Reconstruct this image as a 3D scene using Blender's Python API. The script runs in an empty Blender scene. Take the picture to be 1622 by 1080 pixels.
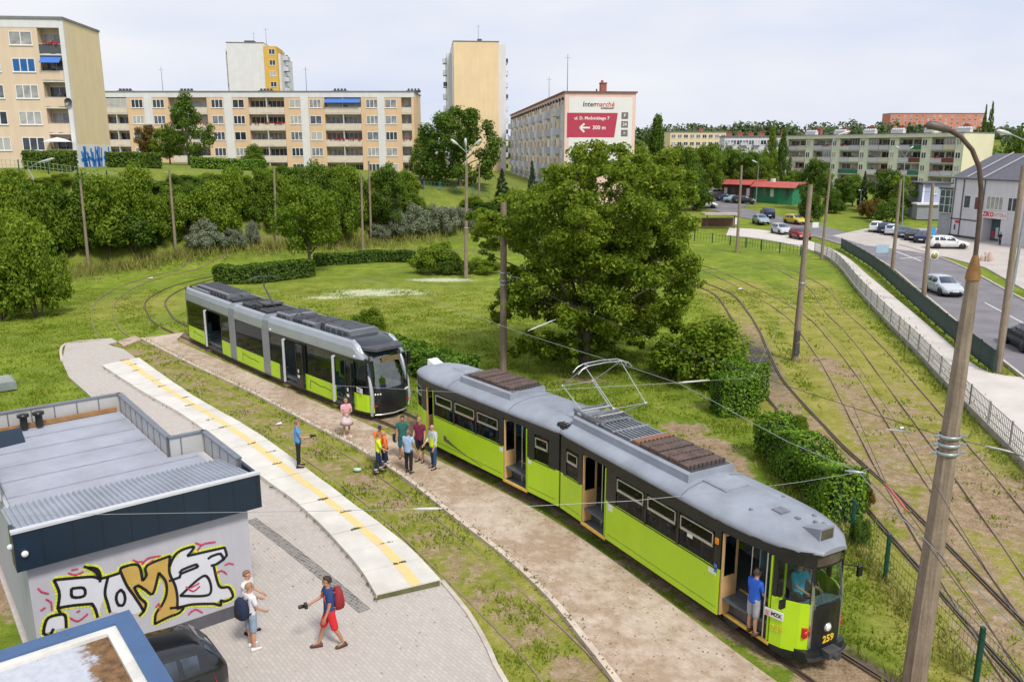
import bpy, bmesh, math, random
import numpy as np
from mathutils import Vector, Matrix
rnd = random.Random(7)
RNG = np.random.default_rng(11)
sc = bpy.context.scene
COL = sc.collection
PI = math.pi
# ------------------------------------------------------------------ camera geometry (used to read real positions off the ground)
CH, CF = 11.4, 1300.0
CP = math.atan(300 / 1300)
_s, _c = math.sin(CP), math.cos(CP)
def ray(px, py):
    a = (px - 811) / CF; b = (540 - py) / CF
    return (a, _c + b * _s, -_s + b * _c)
def P(px, py, z=0.0):
    d = ray(px, py); t = (z - CH) / d[2]
    return Vector((d[0] * t, d[1] * t, z))
def PD(px, py, D):
    d = ray(px, py); t = D / d[1]
    return Vector((d[0] * t, D, CH + d[2] * t))
def ZAT(py, D):
    d = ray(811, py); return CH + d[2] * D / d[1]
def sstep(t):
    t = min(1.0, max(0.0, t)); return t * t * (3 - 2 * t)
def lerp_tab(x, tab):
    if x <= tab[0][0]: return tab[0][1]
    for (a, va), (b, vb) in zip(tab, tab[1:]):
        if x <= b: return va + (vb - va) * (x - a) / (b - a)
    return tab[-1][1]
def H(x, y):
    "ground height"
    if y < 60: return 0.0
    az = x / y
    L = lerp_tab(az, [(-.7, 9.6), (-.45, 9.7), (-.3, 9.0), (-.12, 7.8), (-.05, 7.0), (.03, 6.3), (.09, 3.5), (.15, .6), (.2, 0)])
    Yf = lerp_tab(az, [(-.7, 74), (-.4, 80), (-.3, 84), (-.2, 92), (-.1, 97), (0, 99), (.15, 110)])
    W = lerp_tab(az, [(-.4, 14), (-.2, 16), (-.12, 22), (0, 26), (.15, 30)])
    h = L * sstep((y - Yf) / W)
    r = sstep((az - .1) / .1)
    h += r * 2.6 * sstep((y - 116) / 80)
    h += 17 * sstep((y - 300) / 320) * sstep((az - .0) / .2)
    return h
def PH(px, py):
    "pixel -> point on the terrain"
    d = ray(px, py); t0 = 5.0
    for i in range(6000):
        t = t0 + i * .12
        if CH + d[2] * t <= H(d[0] * t, d[1] * t): break
    return Vector((d[0] * t, d[1] * t, H(d[0] * t, d[1] * t)))
# ------------------------------------------------------------------ objects
def tag(o, label=None, cat=None, group=None, kind=None):
    if label: o['label'] = label
    if cat: o['category'] = cat
    if group: o['group'] = group
    if kind: o['kind'] = kind
    return o
def empty(name, loc=(0, 0, 0), rz=0.0, label=None, cat=None, group=None):
    o = bpy.data.objects.new(name, None); COL.objects.link(o)
    o.location = loc; o.rotation_euler = (0, 0, rz); o.empty_display_size = .2
    return tag(o, label, cat, group)
def link(name, me, parent=None, loc=(0, 0, 0), rz=0.0, scale=None):
    o = bpy.data.objects.new(name, me); COL.objects.link(o)
    o.location = loc; o.rotation_euler = (0, 0, rz)
    if scale is not None: o.scale = scale
    if parent is not None: o.parent = parent
    return o
def copy_tree(o, parent=None):
    c = o.copy(); COL.objects.link(c)
    if parent is not None: c.parent = parent
    for ch in list(o.children): copy_tree(ch, c)
    return c
class MB:
    def __init__(s, M=None): s.v = []; s.f = []; s.m = []; s.s = []; s.M = M
    def add(s, vs, fs, mi=0, smooth=False):
        n = len(s.v)
        if s.M is not None: vs = [tuple(s.M @ Vector(v)) for v in vs]
        s.v += [tuple(v) for v in vs]
        for f in fs: s.f.append(tuple(i + n for i in f)); s.m.append(mi); s.s.append(smooth)
    def box(s, x0, x1, y0, y1, z0, z1, mi=0):
        s.add([(x0, y0, z0), (x1, y0, z0), (x1, y1, z0), (x0, y1, z0), (x0, y0, z1), (x1, y0, z1), (x1, y1, z1), (x0, y1, z1)],
              [(0, 3, 2, 1), (4, 5, 6, 7), (0, 1, 5, 4), (1, 2, 6, 5), (2, 3, 7, 6), (3, 0, 4, 7)], mi)
    def cbox(s, c, size, rz=0.0, mi=0):
        M = Matrix.Translation(c) @ Matrix.Rotation(rz, 4, 'Z'); a, b, d = size[0] / 2, size[1] / 2, size[2] / 2
        vs = [M @ Vector(v) for v in [(-a, -b, -d), (a, -b, -d), (a, b, -d), (-a, b, -d), (-a, -b, d), (a, -b, d), (a, b, d), (-a, b, d)]]
        s.add(vs, [(0, 3, 2, 1), (4, 5, 6, 7), (0, 1, 5, 4), (1, 2, 6, 5), (2, 3, 7, 6), (3, 0, 4, 7)], mi)
    def beam(s, p, q, w, h, mi=0, up=(0, 0, 1)):
        p, q = Vector(p), Vector(q); d = (q - p).normalized(); u = Vector(up)
        sd = d.cross(u)
        if sd.length < 1e-4: sd = d.cross(Vector((1, 0, 0)))
        sd.normalize(); u = sd.cross(d)
        vs = []
        for c in (p, q):
            for a, b in ((-1, -1), (1, -1), (1, 1), (-1, 1)): vs.append(c + sd * (a * w / 2) + u * (b * h / 2))
        s.add(vs, [(3, 2, 1, 0), (4, 5, 6, 7), (0, 1, 5, 4), (1, 2, 6, 5), (2, 3, 7, 6), (3, 0, 4, 7)], mi)
    def prism(s, poly, z0, z1, mi=0, top=None):
        n = len(poly); a = 0
        for i in range(n):
            x, y = poly[i][0], poly[i][1]; x2, y2 = poly[(i + 1) % n][0], poly[(i + 1) % n][1]; a += x * y2 - x2 * y
        if a < 0: poly = list(reversed(poly))
        vs = [(p[0], p[1], z0) for p in poly] + [(p[0], p[1], z1) for p in poly]
        s.add(vs, [tuple(reversed(range(n)))] + [(i, (i + 1) % n, n + (i + 1) % n, n + i) for i in range(n)], mi)
        s.add([(p[0], p[1], z1) for p in poly], [tuple(range(n))], mi if top is None else top)
    def tube(s, p, q, r0, r1=None, n=8, mi=0, caps=True, smooth=True):
        s.path([p, q], [r0, r0 if r1 is None else r1], n, mi, caps, smooth)
    def path(s, pts, r, n=8, mi=0, caps=True, smooth=True):
        pts = [Vector(p) for p in pts]
        rs = list(r) if hasattr(r, '__len__') else [r] * len(pts)
        vs = []; fs = []; ref = None
        for i, p in enumerate(pts):
            d = (pts[min(i + 1, len(pts) - 1)] - pts[max(i - 1, 0)])
            d = d.normalized() if d.length > 1e-9 else Vector((0, 0, 1))
            if ref is None: ref = Vector((1, 0, 0)) if abs(d.x) < .9 else Vector((0, 1, 0))
            a = (ref - d * ref.dot(d)); a.normalize(); b = d.cross(a); ref = a
            for k in range(n):
                t = 2 * PI * k / n; vs.append(p + (a * math.cos(t) + b * math.sin(t)) * rs[i])
        for i in range(len(pts) - 1):
            for k in range(n): fs.append((i * n + k, i * n + (k + 1) % n, (i + 1) * n + (k + 1) % n, (i + 1) * n + k))
        s.add(vs, fs, mi, smooth)
        if caps:
            s.add(vs[:n], [tuple(reversed(range(n)))], mi); s.add(vs[-n:], [tuple(range(n))], mi)
    def lathe(s, prof, c=(0, 0, 0), n=16, mi=0, axis='Z', smooth=True):
        vs = []; fs = []
        for r, h in prof:
            for k in range(n):
                t = 2 * PI * k / n; x, y = r * math.cos(t), r * math.sin(t)
                v = (x, y, h) if axis == 'Z' else ((x, h, y) if axis == 'Y' else (h, x, y))
                vs.append((c[0] + v[0], c[1] + v[1], c[2] + v[2]))
        for i in range(len(prof) - 1):
            for k in range(n):
                f = (i * n + k, i * n + (k + 1) % n, (i + 1) * n + (k + 1) % n, (i + 1) * n + k)
                fs.append(f if axis != 'Y' else f[::-1])
        s.add(vs, fs, mi, smooth)
    def rings(s, rings, mi=0, smooth=True, cap=True, closed=True):
        n = len(rings[0]); vs = [p for r in rings for p in r]; fs = []
        for i in range(len(rings) - 1):
            for k in range(n if closed else n - 1):
                fs.append((i * n + k, i * n + (k + 1) % n, (i + 1) * n + (k + 1) % n, (i + 1) * n + k))
        s.add(vs, fs, mi, smooth)
        if cap: s.add(rings[0], [tuple(reversed(range(n)))], mi, smooth); s.add(rings[-1], [tuple(range(n))], mi, smooth)
    def quad(s, a, b, c, d, mi=0): s.add([a, b, c, d], [(0, 1, 2, 3)], mi)
    def slab(s, pts, t, mi=0):
        "polygon in space given a thickness t along its normal"
        pts = [Vector(p) for p in pts]; n = (pts[1] - pts[0]).cross(pts[2] - pts[0]).normalized(); k = len(pts)
        vs = pts + [p - n * t for p in pts]
        s.add(vs, [tuple(range(k)), tuple(reversed(range(k, 2 * k)))] + [(i, k + i, k + (i + 1) % k, (i + 1) % k) for i in range(k)], mi)
    def me(s, name, mats):
        me = bpy.data.meshes.new(name); me.from_pydata(s.v, [], s.f)
        for m in (mats if isinstance(mats, (list, tuple)) else [mats]): me.materials.append(m)
        me.polygons.foreach_set('material_index', s.m); me.polygons.foreach_set('use_smooth', s.s); me.update()
        return me
    def build(s, name, mats, parent=None, loc=(0, 0, 0), rz=0.0, bevel=0, fix=False):
        me = s.me(name, mats)
        if fix:
            bm = bmesh.new(); bm.from_mesh(me); bmesh.ops.remove_doubles(bm, verts=bm.verts, dist=1e-4)
            bmesh.ops.recalc_face_normals(bm, faces=bm.faces); bm.to_mesh(me); bm.free()
        o = link(name, me, parent, loc, rz)
        if bevel:
            b = o.modifiers.new('bevel', 'BEVEL'); b.width = bevel; b.segments = 2; b.limit_method = 'ANGLE'; b.angle_limit = .6
        return o
def one(name, mats, parent, fn, **k):
    m = MB(); fn(m); return m.build(name, mats, parent, **k)
def crom(pts, step=.8):
    "Catmull-Rom through 2-D/3-D points"
    pts = [Vector(p) for p in pts]; out = []
    for i in range(len(pts) - 1):
        p0, p1, p2, p3 = pts[max(i - 1, 0)], pts[i], pts[i + 1], pts[min(i + 2, len(pts) - 1)]
        n = max(1, int((p2 - p1).length / step))
        for k in range(n):
            t = k / n
            out.append(.5 * ((2 * p1) + (p2 - p0) * t + (2 * p0 - 5 * p1 + 4 * p2 - p3) * t * t + (3 * p1 - p0 - 3 * p2 + p3) * t ** 3))
    out.append(pts[-1]); return out
def offset(line, d):
    "shift a plan polyline sideways (left is +)"
    out = []
    for i, p in enumerate(line):
        t = line[min(i + 1, len(line) - 1)] - line[max(i - 1, 0)]; n = Vector((-t.y, t.x, 0)).normalized()
        out.append(Vector((p.x + n.x * d, p.y + n.y * d, p.z)))
    return out
def resample(line, n):
    line = [Vector(p) for p in line]; L = [0]
    for a, b in zip(line, line[1:]): L.append(L[-1] + (b - a).length)
    out = []; j = 0
    for i in range(n):
        s = L[-1] * i / (n - 1)
        while j < len(L) - 2 and L[j + 1] < s: j += 1
        t = (s - L[j]) / max(1e-9, L[j + 1] - L[j]); out.append(line[j].lerp(line[j + 1], min(1, max(0, t))))
    return out
# ------------------------------------------------------------------ materials
def C(h):
    h = h.lstrip('#'); r = []
    for i in (0, 2, 4):
        v = int(h[i:i + 2], 16) / 255; r.append(v / 12.92 if v <= .04045 else ((v + .055) / 1.055) ** 2.4)
    return tuple(r)
MATS = {}
class NT:
    def __init__(s, m): s.t = m.node_tree; s.n = s.t.nodes; s.l = s.t.links
    def new(s, ty, **k):
        nd = s.n.new(ty)
        for a, b in k.items():
            if a.startswith('i_'): nd.inputs[a[2:].replace('_', ' ')].default_value = b
            else: setattr(nd, a, b)
        return nd
    def noise(s, vec, scale, detail=4, rough=.6):
        nd = s.new('ShaderNodeTexNoise'); nd.inputs['Scale'].default_value = scale; nd.inputs['Detail'].default_value = detail
        nd.inputs['Roughness'].default_value = rough; s.l.new(vec, nd.inputs['Vector']); return nd.outputs['Fac']
    def ramp(s, fac, stops):
        nd = s.new('ShaderNodeValToRGB'); e = nd.color_ramp.elements
        while len(e) < len(stops): e.new(.5)
        for i, (p, c) in enumerate(stops):
            e[i].position = p; e[i].color = (*c, 1) if len(c) == 3 else c
        s.l.new(fac, nd.inputs['Fac']); return nd.outputs['Color']
    def mix(s, a, b, fac, mode='MIX'):
        nd = s.new('ShaderNodeMix'); nd.data_type = 'RGBA'; nd.blend_type = mode
        for sock, v in ((nd.inputs[0], fac), (nd.inputs[6], a), (nd.inputs[7], b)):
            if hasattr(v, 'links') or isinstance(v, bpy.types.NodeSocket): s.l.new(v, sock)
            else: sock.default_value = (*v, 1) if isinstance(v, tuple) and len(v) == 3 else v
        return nd.outputs[2]
    def math(s, op, a, b=0.0, clamp=False):
        nd = s.new('ShaderNodeMath', operation=op, use_clamp=clamp)
        for i, v in enumerate((a, b)):
            if isinstance(v, bpy.types.NodeSocket): s.l.new(v, nd.inputs[i])
            else: nd.inputs[i].default_value = v
        return nd.outputs[0]
    def coord(s, kind='Object'): return s.new('ShaderNodeTexCoord').outputs[kind]
    def attr(s, name): return s.new('ShaderNodeAttribute', attribute_name=name).outputs['Fac']
    def bump(s, h, strength=.3, dist=.02):
        nd = s.new('ShaderNodeBump'); nd.inputs['Strength'].default_value = strength; nd.inputs['Distance'].default_value = dist
        s.l.new(h, nd.inputs['Height']); return nd.outputs['Normal']
def newmat(name):
    m = bpy.data.materials.new(name); m.use_nodes = True; nt = NT(m); b = nt.n['Principled BSDF']; return m, nt, b
def mat(name, col, rough=.6, metal=0.0, var=.12, scale=2.5, bump=0.0, dirt=0.0, spec=.5, dirtcol=(.09, .075, .055), bscale=None, streak=0.0):
    if name in MATS: return MATS[name]
    if isinstance(col, str): col = C(col)
    m, nt, b = newmat(name); co = nt.coord()
    f = nt.noise(co, scale, 5)
    c = nt.ramp(f, [(.3, tuple(x * (1 - var) for x in col)), (.7, tuple(min(1, x * (1 + var)) for x in col))])
    if dirt:
        g = nt.noise(co, scale * .45, 8, .7)
        g = nt.ramp(g, [(.48, (0, 0, 0)), (.75, (dirt,) * 3)])
        c = nt.mix(c, dirtcol, g)
    if streak:
        mp = nt.new('ShaderNodeMapping'); nt.l.new(co, mp.inputs[0]); mp.inputs['Scale'].default_value = (1.3, 1.3, .07)
        c = nt.mix(c, nt.ramp(nt.noise(mp.outputs[0], 1.4, 6, .7), [(.40, (1 - streak,) * 3), (.58, (1, 1, 1))]), 1.0, 'MULTIPLY')
    nt.l.new(c, b.inputs['Base Color']); b.inputs['Metallic'].default_value = metal
    r = nt.ramp(nt.noise(co, scale * 2.3, 4), [(.3, (max(.02, rough * .8),) * 3), (.75, (min(1, rough * 1.2),) * 3)])
    nt.l.new(r, b.inputs['Roughness']); b.inputs['Specular IOR Level'].default_value = spec
    if bump: nt.l.new(nt.bump(nt.noise(co, bscale or scale * 8, 6), bump, .02), b.inputs['Normal'])
    MATS[name] = m; return m
def glass(name, tint=(.02, .025, .03), rough=.06, alpha=None, refl=.45):
    if name in MATS: return MATS[name]
    m, nt, b = newmat(name); co = nt.coord()
    c = nt.ramp(nt.noise(co, 1.5, 3), [(.3, tuple(x * .6 for x in tint)), (.7, tuple(x * 1.5 for x in tint))])
    nt.l.new(c, b.inputs['Base Color']); b.inputs['Roughness'].default_value = rough; b.inputs['Specular IOR Level'].default_value = .6
    if alpha is not None:   # see-through pane: tinted, glossy
        out = nt.n['Material Output']; tr = nt.new('ShaderNodeBsdfTransparent'); tr.inputs['Color'].default_value = (*alpha, 1)
        mx = nt.new('ShaderNodeMixShader'); fr = nt.new('ShaderNodeLayerWeight'); fr.inputs['Blend'].default_value = .5
        gl = nt.new('ShaderNodeBsdfGlossy'); gl.inputs['Roughness'].default_value = rough
        k = nt.math('ADD', nt.math('MULTIPLY', nt.math('POWER', fr.outputs['Facing'], 4.0), .6), refl, True)
        nt.l.new(k, mx.inputs[0]); nt.l.new(tr.outputs[0], mx.inputs[1]); nt.l.new(gl.outputs[0], mx.inputs[2]); nt.l.new(mx.outputs[0], out.inputs[0])
    MATS[name] = m; return m
def leafmat(name, dark, light, alt=None, trans=.46):
    m, nt, b = newmat(name); geo = nt.new('ShaderNodeNewGeometry'); co = nt.coord()
    oi = nt.new('ShaderNodeObjectInfo')
    f = nt.math('ADD', nt.math('MULTIPLY', geo.outputs['Random Per Island'], .55), nt.math('MULTIPLY', nt.noise(co, .55, 3), .6))
    f = nt.math('ADD', f, nt.math('MULTIPLY', oi.outputs['Random'], .18)); f = nt.math('SUBTRACT', f, .15)
    c = nt.ramp(f, [(.12, dark), (.62, light)] + ([(.9, alt)] if alt else []))
    nt.l.new(c, b.inputs['Base Color']); b.inputs['Roughness'].default_value = .6; b.inputs['Specular IOR Level'].default_value = .25
    out = nt.n['Material Output']; t = nt.new('ShaderNodeBsdfTranslucent'); nt.l.new(c, t.inputs['Color'])
    mx = nt.new('ShaderNodeMixShader'); mx.inputs[0].default_value = trans
    nt.l.new(b.outputs[0], mx.inputs[1]); nt.l.new(t.outputs[0], mx.inputs[2]); nt.l.new(mx.outputs[0], out.inputs[0])
    MATS[name] = m; return m
# ------------------------------------------------------------------ light, sky, camera
SUN_EL, SUN_AZ = math.radians(52), math.radians(152)   # azimuth clockwise from +Y : sun stands behind the camera, to the right
def setup_world():
    w = bpy.data.worlds.new('World'); sc.world = w; w.use_nodes = True
    nt = NT(w); nt.n.clear()
    sky = nt.new('ShaderNodeTexSky', sky_type='NISHITA'); sky.sun_disc = False
    sky.sun_elevation = SUN_EL; sky.sun_rotation = SUN_AZ; sky.air_density = 1.0; sky.dust_density = 2.0
    co = nt.coord('Generated')
    mp = nt.new('ShaderNodeMapping'); nt.l.new(co, mp.inputs[0]); mp.inputs['Scale'].default_value = (1.2, 1.2, 4.5); mp.inputs['Location'].default_value = (.3, .1, 0)
    n1 = nt.noise(mp.outputs[0], 1.6, 7, .55)
    cloud = nt.ramp(n1, [(.30, (5.0, 5.6, 7.1)), (.48, (5.95, 6.25, 7.1)), (.66, (6.75, 6.85, 7.2))])
    sep = nt.new('ShaderNodeSeparateXYZ'); nt.l.new(co, sep.inputs[0])
    cover = nt.ramp(n1, [(.25, (.9,) * 3), (.6, (.98,) * 3)])
    c = nt.mix(sky.outputs[0], cloud, cover)
    bg = nt.new('ShaderNodeBackground'); bg.inputs['Strength'].default_value = .1; nt.l.new(c, bg.inputs['Color'])
    out = nt.new('ShaderNodeOutputWorld'); nt.l.new(bg.outputs[0], out.inputs[0])
    L = bpy.data.lights.new('sun', 'SUN'); L.energy = 2.5; L.angle = math.radians(12); L.color = (1, .95, .87)
    o = bpy.data.objects.new('sun', L); COL.objects.link(o)
    d = Vector((math.sin(SUN_AZ) * math.cos(SUN_EL), math.cos(SUN_AZ) * math.cos(SUN_EL), math.sin(SUN_EL)))
    o.rotation_euler = d.to_track_quat('Z', 'Y').to_euler(); o.location = (0, -30, 60)
    cam = bpy.data.cameras.new('camera'); co_ = bpy.data.objects.new('camera', cam); COL.objects.link(co_); sc.camera = co_
    cam.sensor_width = 36; cam.lens = 36 * CF / 1622; cam.clip_start = .2; cam.clip_end = 5000
    co_.location = (0, 0, CH); co_.rotation_euler = (PI / 2 - CP, 0, 0)
    sc.view_settings.view_transform = 'Standard'; sc.view_settings.look = 'None'; sc.view_settings.exposure = .42; sc.view_settings.gamma = 1
    sc.cycles.max_bounces = 6; sc.cycles.transparent_max_bounces = 12; sc.cycles.diffuse_bounces = 3; sc.cycles.glossy_bounces = 3
    sc.cycles.use_denoising = True
    sc.render.resolution_x, sc.render.resolution_y = 1024, 681
setup_world()
# ================================================================== SETTING: ground, pavements, tracks
def V2(pts, z=0.0): return [P(x, y, z) for x, y in pts]
# --- edges read off the photograph, as real ground positions
plat_edge = crom([P(x, y, .2) for x, y in [(220, 566), (300, 622), (400, 680), (480, 737), (560, 797), (640, 858), (698, 917)]], .5)
plat_back = crom([P(x, y, .2) for x, y in [(161, 577), (225, 618), (300, 662), (400, 742), (480, 802), (560, 885), (596, 940)]], .5)
walk_edge = crom([P(x, y) for x, y in [(224, 536), (300, 575), (400, 622), (500, 675), (560, 705), (640, 755), (720, 818), (800, 880), (870, 945), (930, 1018), (985, 1090), (1040, 1180)]], .5)
side_A = [P(x, y, .4) for x, y in [(657, 690), (885, 804)]]
trackA = crom([P(400, 428), P(330, 441), P(280, 455), P(248, 475), P(252, 497), P(275, 516), Vector((-14.6, 44.8, 0)), Vector((-9.6, 39.3, 0)), Vector((-5.0, 34.3, 0)), Vector((-2.9, 31.65, 0)), Vector((2.5, 24.9, 0)), Vector((6.86, 17.1, 0)), Vector((9.2, 12.9, 0)), Vector((11.5, 9, 0))], .6)
def nearest(line, p): return min(line, key=lambda q: (q.x - p.x) ** 2 + (q.y - p.y) ** 2)
LEFT_LOOP = [P(x, y) for x, y in [(172, 522), (163, 492), (176, 470), (215, 449), (270, 433), (340, 419), (420, 409), (520, 401), (640, 397), (780, 397), (930, 402), (1060, 412), (1120, 426), (1205, 466), (1263, 502)]]
midB = [(p + nearest(walk_edge, p)) / 2 for p in plat_edge]; midB = [Vector((p.x, p.y, 0)) for p in midB]
trackB = crom([P(1180, 1300), P(1010, 1180), P(925, 1085), P(850, 1000)] + list(reversed(midB[4:-3:6])) + [P(198, 541)] + LEFT_LOOP + [P(1297, 541), P(1332, 590), P(1361, 640), P(1390, 690), P(1440, 775), P(1560, 960), P(1660, 1100)], .6)
track1 = crom([P(1080, 440), P(1141, 463), P(1166, 490), P(1184, 521), P(1196, 552), P(1211, 588), P(1226, 612), P(1251, 642), P(1282, 677), P(1310, 708), P(1375, 770), P(1470, 870), P(1600, 1010), P(1700, 1110)], .6)
track3 = crom([P(1230, 420), P(1290, 452), P(1322, 492), P(1352, 520), P(1390, 562), P(1421, 601), P(1455, 643), P(1497, 695), P(1560, 775), P(1640, 880), P(1720, 990)], .6)
rail_pale = mat('rail_rust_pale', (.30, .225, .155), .6, .3, .25, 3); rail_m = mat('rail_steel', (.20, .15, .11), .45, .6, .25, 4)
def rail_track(name, line, label, z=-.045, guard=True, low=None, m=None):
    t = empty(name, line[0], 0, label, 'tram track')
    for d in (.72, -.72):
        l = offset(line, d); mb_ = MB()
        for a, b in (((.035, .05), (-.045, .03)) if guard else ((.035, .05),)):   # running head and guard flange
            L1 = offset(l, a + .026 if a > 0 else a + .015); L2 = offset(l, a - .026 if a > 0 else a - .015)
            zz = [low(p) if low else 0 for p in L1]; r = [[(p.x, p.y, H(p.x, p.y) - .12), (p.x, p.y, H(p.x, p.y) + b + z - w), (q.x, q.y, H(q.x, q.y) + b + z - w), (q.x, q.y, H(q.x, q.y) - .12)] for p, q, w in zip(L1, L2, zz)]
            mb_.rings(r, 0, False)
        o = mb_.build('rail', m or rail_m, t); o.location = -Vector(t.location)
    return t
rail_track('tram_track', trackA, 'tram track under both green trams beside the sandy walkway')
rail_track('tram_track', trackB, 'tram track in the grass strip beside the platform that runs round the loop', -.045, False, lambda p: .062 if p.x < 9 and p.y < 48 else (.0 if p.x < 9 else .025), rail_pale)
rail_track('tram_track', track1, 'curved tram track with dark ballast nearest the clipped hedges')
rail_track('tram_track', track3, 'straight tram track closest to the concrete fence and footpath', -.07, False, None, rail_pale)
# --- the ground sheet
def ground():
    def steps(a, b, n, p=1.0): return [a + (b - a) * (i / n) ** p for i in range(n)]
    xs = [-v for v in steps(62, 1500, 26, 2.2)][::-1] + list(np.arange(-61.5, 62, .5)) + steps(62.5, 1500, 26, 2.2)[0:]
    ys = list(np.arange(-30, 6, 4)) + list(np.arange(6, 122, .5)) + list(np.arange(122, 210, 3)) + steps(210, 2600, 34, 2.0)
    xs = sorted(set(round(x, 3) for x in xs)); ys = sorted(set(round(y, 3) for y in ys))
    X, Y = np.meshgrid(np.array(xs), np.array(ys)); nx, ny = len(xs), len(ys)
    Z = np.array([[H(x, y) for x in xs] for y in ys])
    nz = np.sin(X * .9 + 1.3 * np.sin(Y * .37)) * np.sin(Y * .8 + 1.1 * np.sin(X * .41)) * .5 + .5
    Z = Z - .05 - .05 * nz * (Y < 125)
    co = np.stack([X.ravel(), Y.ravel(), Z.ravel()], 1)
    me = bpy.data.meshes.new('ground'); me.vertices.add(len(co)); me.vertices.foreach_set('co', co.ravel())
    idx = np.arange(nx * ny).reshape(ny, nx)
    q = np.stack([idx[:-1, :-1], idx[:-1, 1:], idx[1:, 1:], idx[1:, :-1]], -1).reshape(-1, 4)
    me.loops.add(q.size); me.loops.foreach_set('vertex_index', q.ravel().astype(np.int32))
    me.polygons.add(len(q)); me.polygons.foreach_set('loop_start', np.arange(0, q.size, 4, dtype=np.int32))
    me.update(calc_edges=True); me.polygons.foreach_set('use_smooth', np.ones(len(q), bool))
    # where the soil, dry grass and clover are
    def dist(line, step=2):
        d = np.full(X.shape, 1e9)
        for p in line[::step]: d = np.minimum(d, (X - p.x) ** 2 + (Y - p.y) ** 2)
        return np.sqrt(d)
    def blob(px, py, rx, ry):
        c = P(px, py); return np.exp(-(((X - c.x) / rx) ** 2 + ((Y - c.y) / ry) ** 2))
    dA, dB, d1, d3 = dist(trackA), dist(trackB), dist(track1), dist(track3)
    near_right = (X > 9) & (Y < 75)
    fade = np.clip((60 - Y) / 24, 0, 1)
    dirt = 1.05 * np.clip(1.5 - dA / 1.15, 0, 1) * (Y < 52)
    dirt = np.maximum(dirt, .62 * np.clip(1.7 - dB / .8, 0, 1) * (X < 9) * (Y < 48))
    dirt = np.maximum(dirt, 0.66 * np.clip(1.75 - dB / 1.1, 0, 1) * near_right * fade); dirt = np.maximum(dirt, .22 * ((dB + d3) < 4.6) * near_right * fade)
    dirt = np.maximum(dirt, 0.55 * np.clip(1.6 - d3 / 1.1, 0, 1) * near_right * fade)
    dirt = np.maximum(dirt, 0.70 * np.clip(1.6 - d1 / .9, 0, 1) * near_right * np.clip((66 - Y) / 15, 0, 1))
    dirt = np.maximum(dirt, .22 * np.clip(1.5 - dB / 1.2, 0, 1) * (Y > 48))
    for b, k in ((blob(1500, 720, 2.5, 5), .8), (blob(1600, 800, 4, 4), 1.0), (blob(1400, 640, 1.6, 4), .7), (blob(1320, 580, 1.5, 3.5), .9), (blob(1130, 715, 1.0, 1.8), 1.1), (blob(1100, 690, .7, 1.2), 1.0), (blob(1150, 745, .7, 1.0), .9),
                 (blob(1088, 676, 1.0, .9), 1.3), (blob(1118, 700, 1.1, 1.0), 1.3), (blob(1150, 728, 1.0, .9), 1.3), (blob(1172, 748, .8, .8), 1.2), (blob(930, 600, 2.2, 1.2), .75), (blob(1080, 640, 2.4, 1.1), .5), (blob(410, 470, 0.1, .1), 0), (blob(430, 385, 7, 4), .45), (blob(150, 440, 5, 4), .35), (blob(590, 370, 6, 4), .4), (blob(10, 900, 3.2, 3.2), 1.2), (blob(1500, 405, 3, 2), .3)):
        dirt = np.maximum(dirt, k * b)
    dry = .25 + .5 * np.clip(1.8 - dB / 2.2, 0, 1) * (Y < 50) + .6 * near_right * np.clip(1.7 - np.minimum(dB, np.minimum(d1, d3)) / 1.6, 0, 1) + .35 * blob(570, 480, 14, 10)
    for b in (blob(700, 745, 5, 2.5), blob(660, 690, 3, 2), blob(230, 480, 6, 8), blob(1060, 700, 3, 2)): dry = np.maximum(dry, .75 * b)
    clover = np.maximum.reduce([blob(600, 462, 6, 2.6), .9 * blob(700, 442, 5, 1.8), .8 * blob(520, 470, 4, 1.5)])
    emb = np.clip(Z / 1.5, 0, 1)
    ballast = np.clip(1.8 - d1 / .65, 0, 1) * blob(1215, 570, 2.5, 5)
    for nm, a in (('dirt', dirt), ('dry', dry), ('clover', clover), ('bank', emb), ('ballast', ballast)):
        at = me.attributes.new(nm, 'FLOAT', 'POINT'); at.data.foreach_set('value', np.clip(a, 0, 1.3).ravel().astype(np.float32))
    m, nt, b = newmat('grass_ground'); co = nt.coord()
    n0, n1, n2, n3 = nt.noise(co, .13, 5, .6), nt.noise(co, .7, 6, .65), nt.noise(co, 3.2, 6, .7), nt.noise(co, 14, 4, .7)
    f = nt.math('ADD', nt.math('MULTIPLY', n1, .5), nt.math('MULTIPLY', n2, .35)); f = nt.math('ADD', f, nt.math('MULTIPLY', n3, .3))
    g = nt.ramp(f, [(.40, (.065, .125, .010)), (.55, (.15, .225, .018)), (.70, (.27, .33, .04))])
    d = nt.ramp(f, [(.40, (.15, .17, .025)), (.55, (.27, .25, .05)), (.7, (.40, .34, .11))])
    k = nt.math('MULTIPLY', nt.attr('dry'), nt.math('MULTIPLY', nt.math('ADD', n0, n2), 1.15), True)
    g = nt.mix(g, nt.mix(g, (.055, .135, .012), .6), nt.ramp(n0, [(.42, (0,) * 3), (.62, (1,) * 3)])); c = nt.mix(g, d, nt.math('SUBTRACT', k, .12, True))
    soil = nt.ramp(nt.math('ADD', nt.math('MULTIPLY', n2, .6), nt.math('MULTIPLY', n3, .45)), [(.38, (.17, .115, .062)), (.55, (.33, .24, .15)), (.72, (.50, .40, .29))])
    k = nt.math('ADD', nt.attr('dirt'), nt.math('MULTIPLY', nt.math('SUBTRACT', nt.math('ADD', nt.math('MULTIPLY', n1, .6), nt.math('MULTIPLY', n2, .5)), .56), 2.4))
    k = nt.math('MULTIPLY', nt.math('SUBTRACT', k, .42), 4.0, True)
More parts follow.
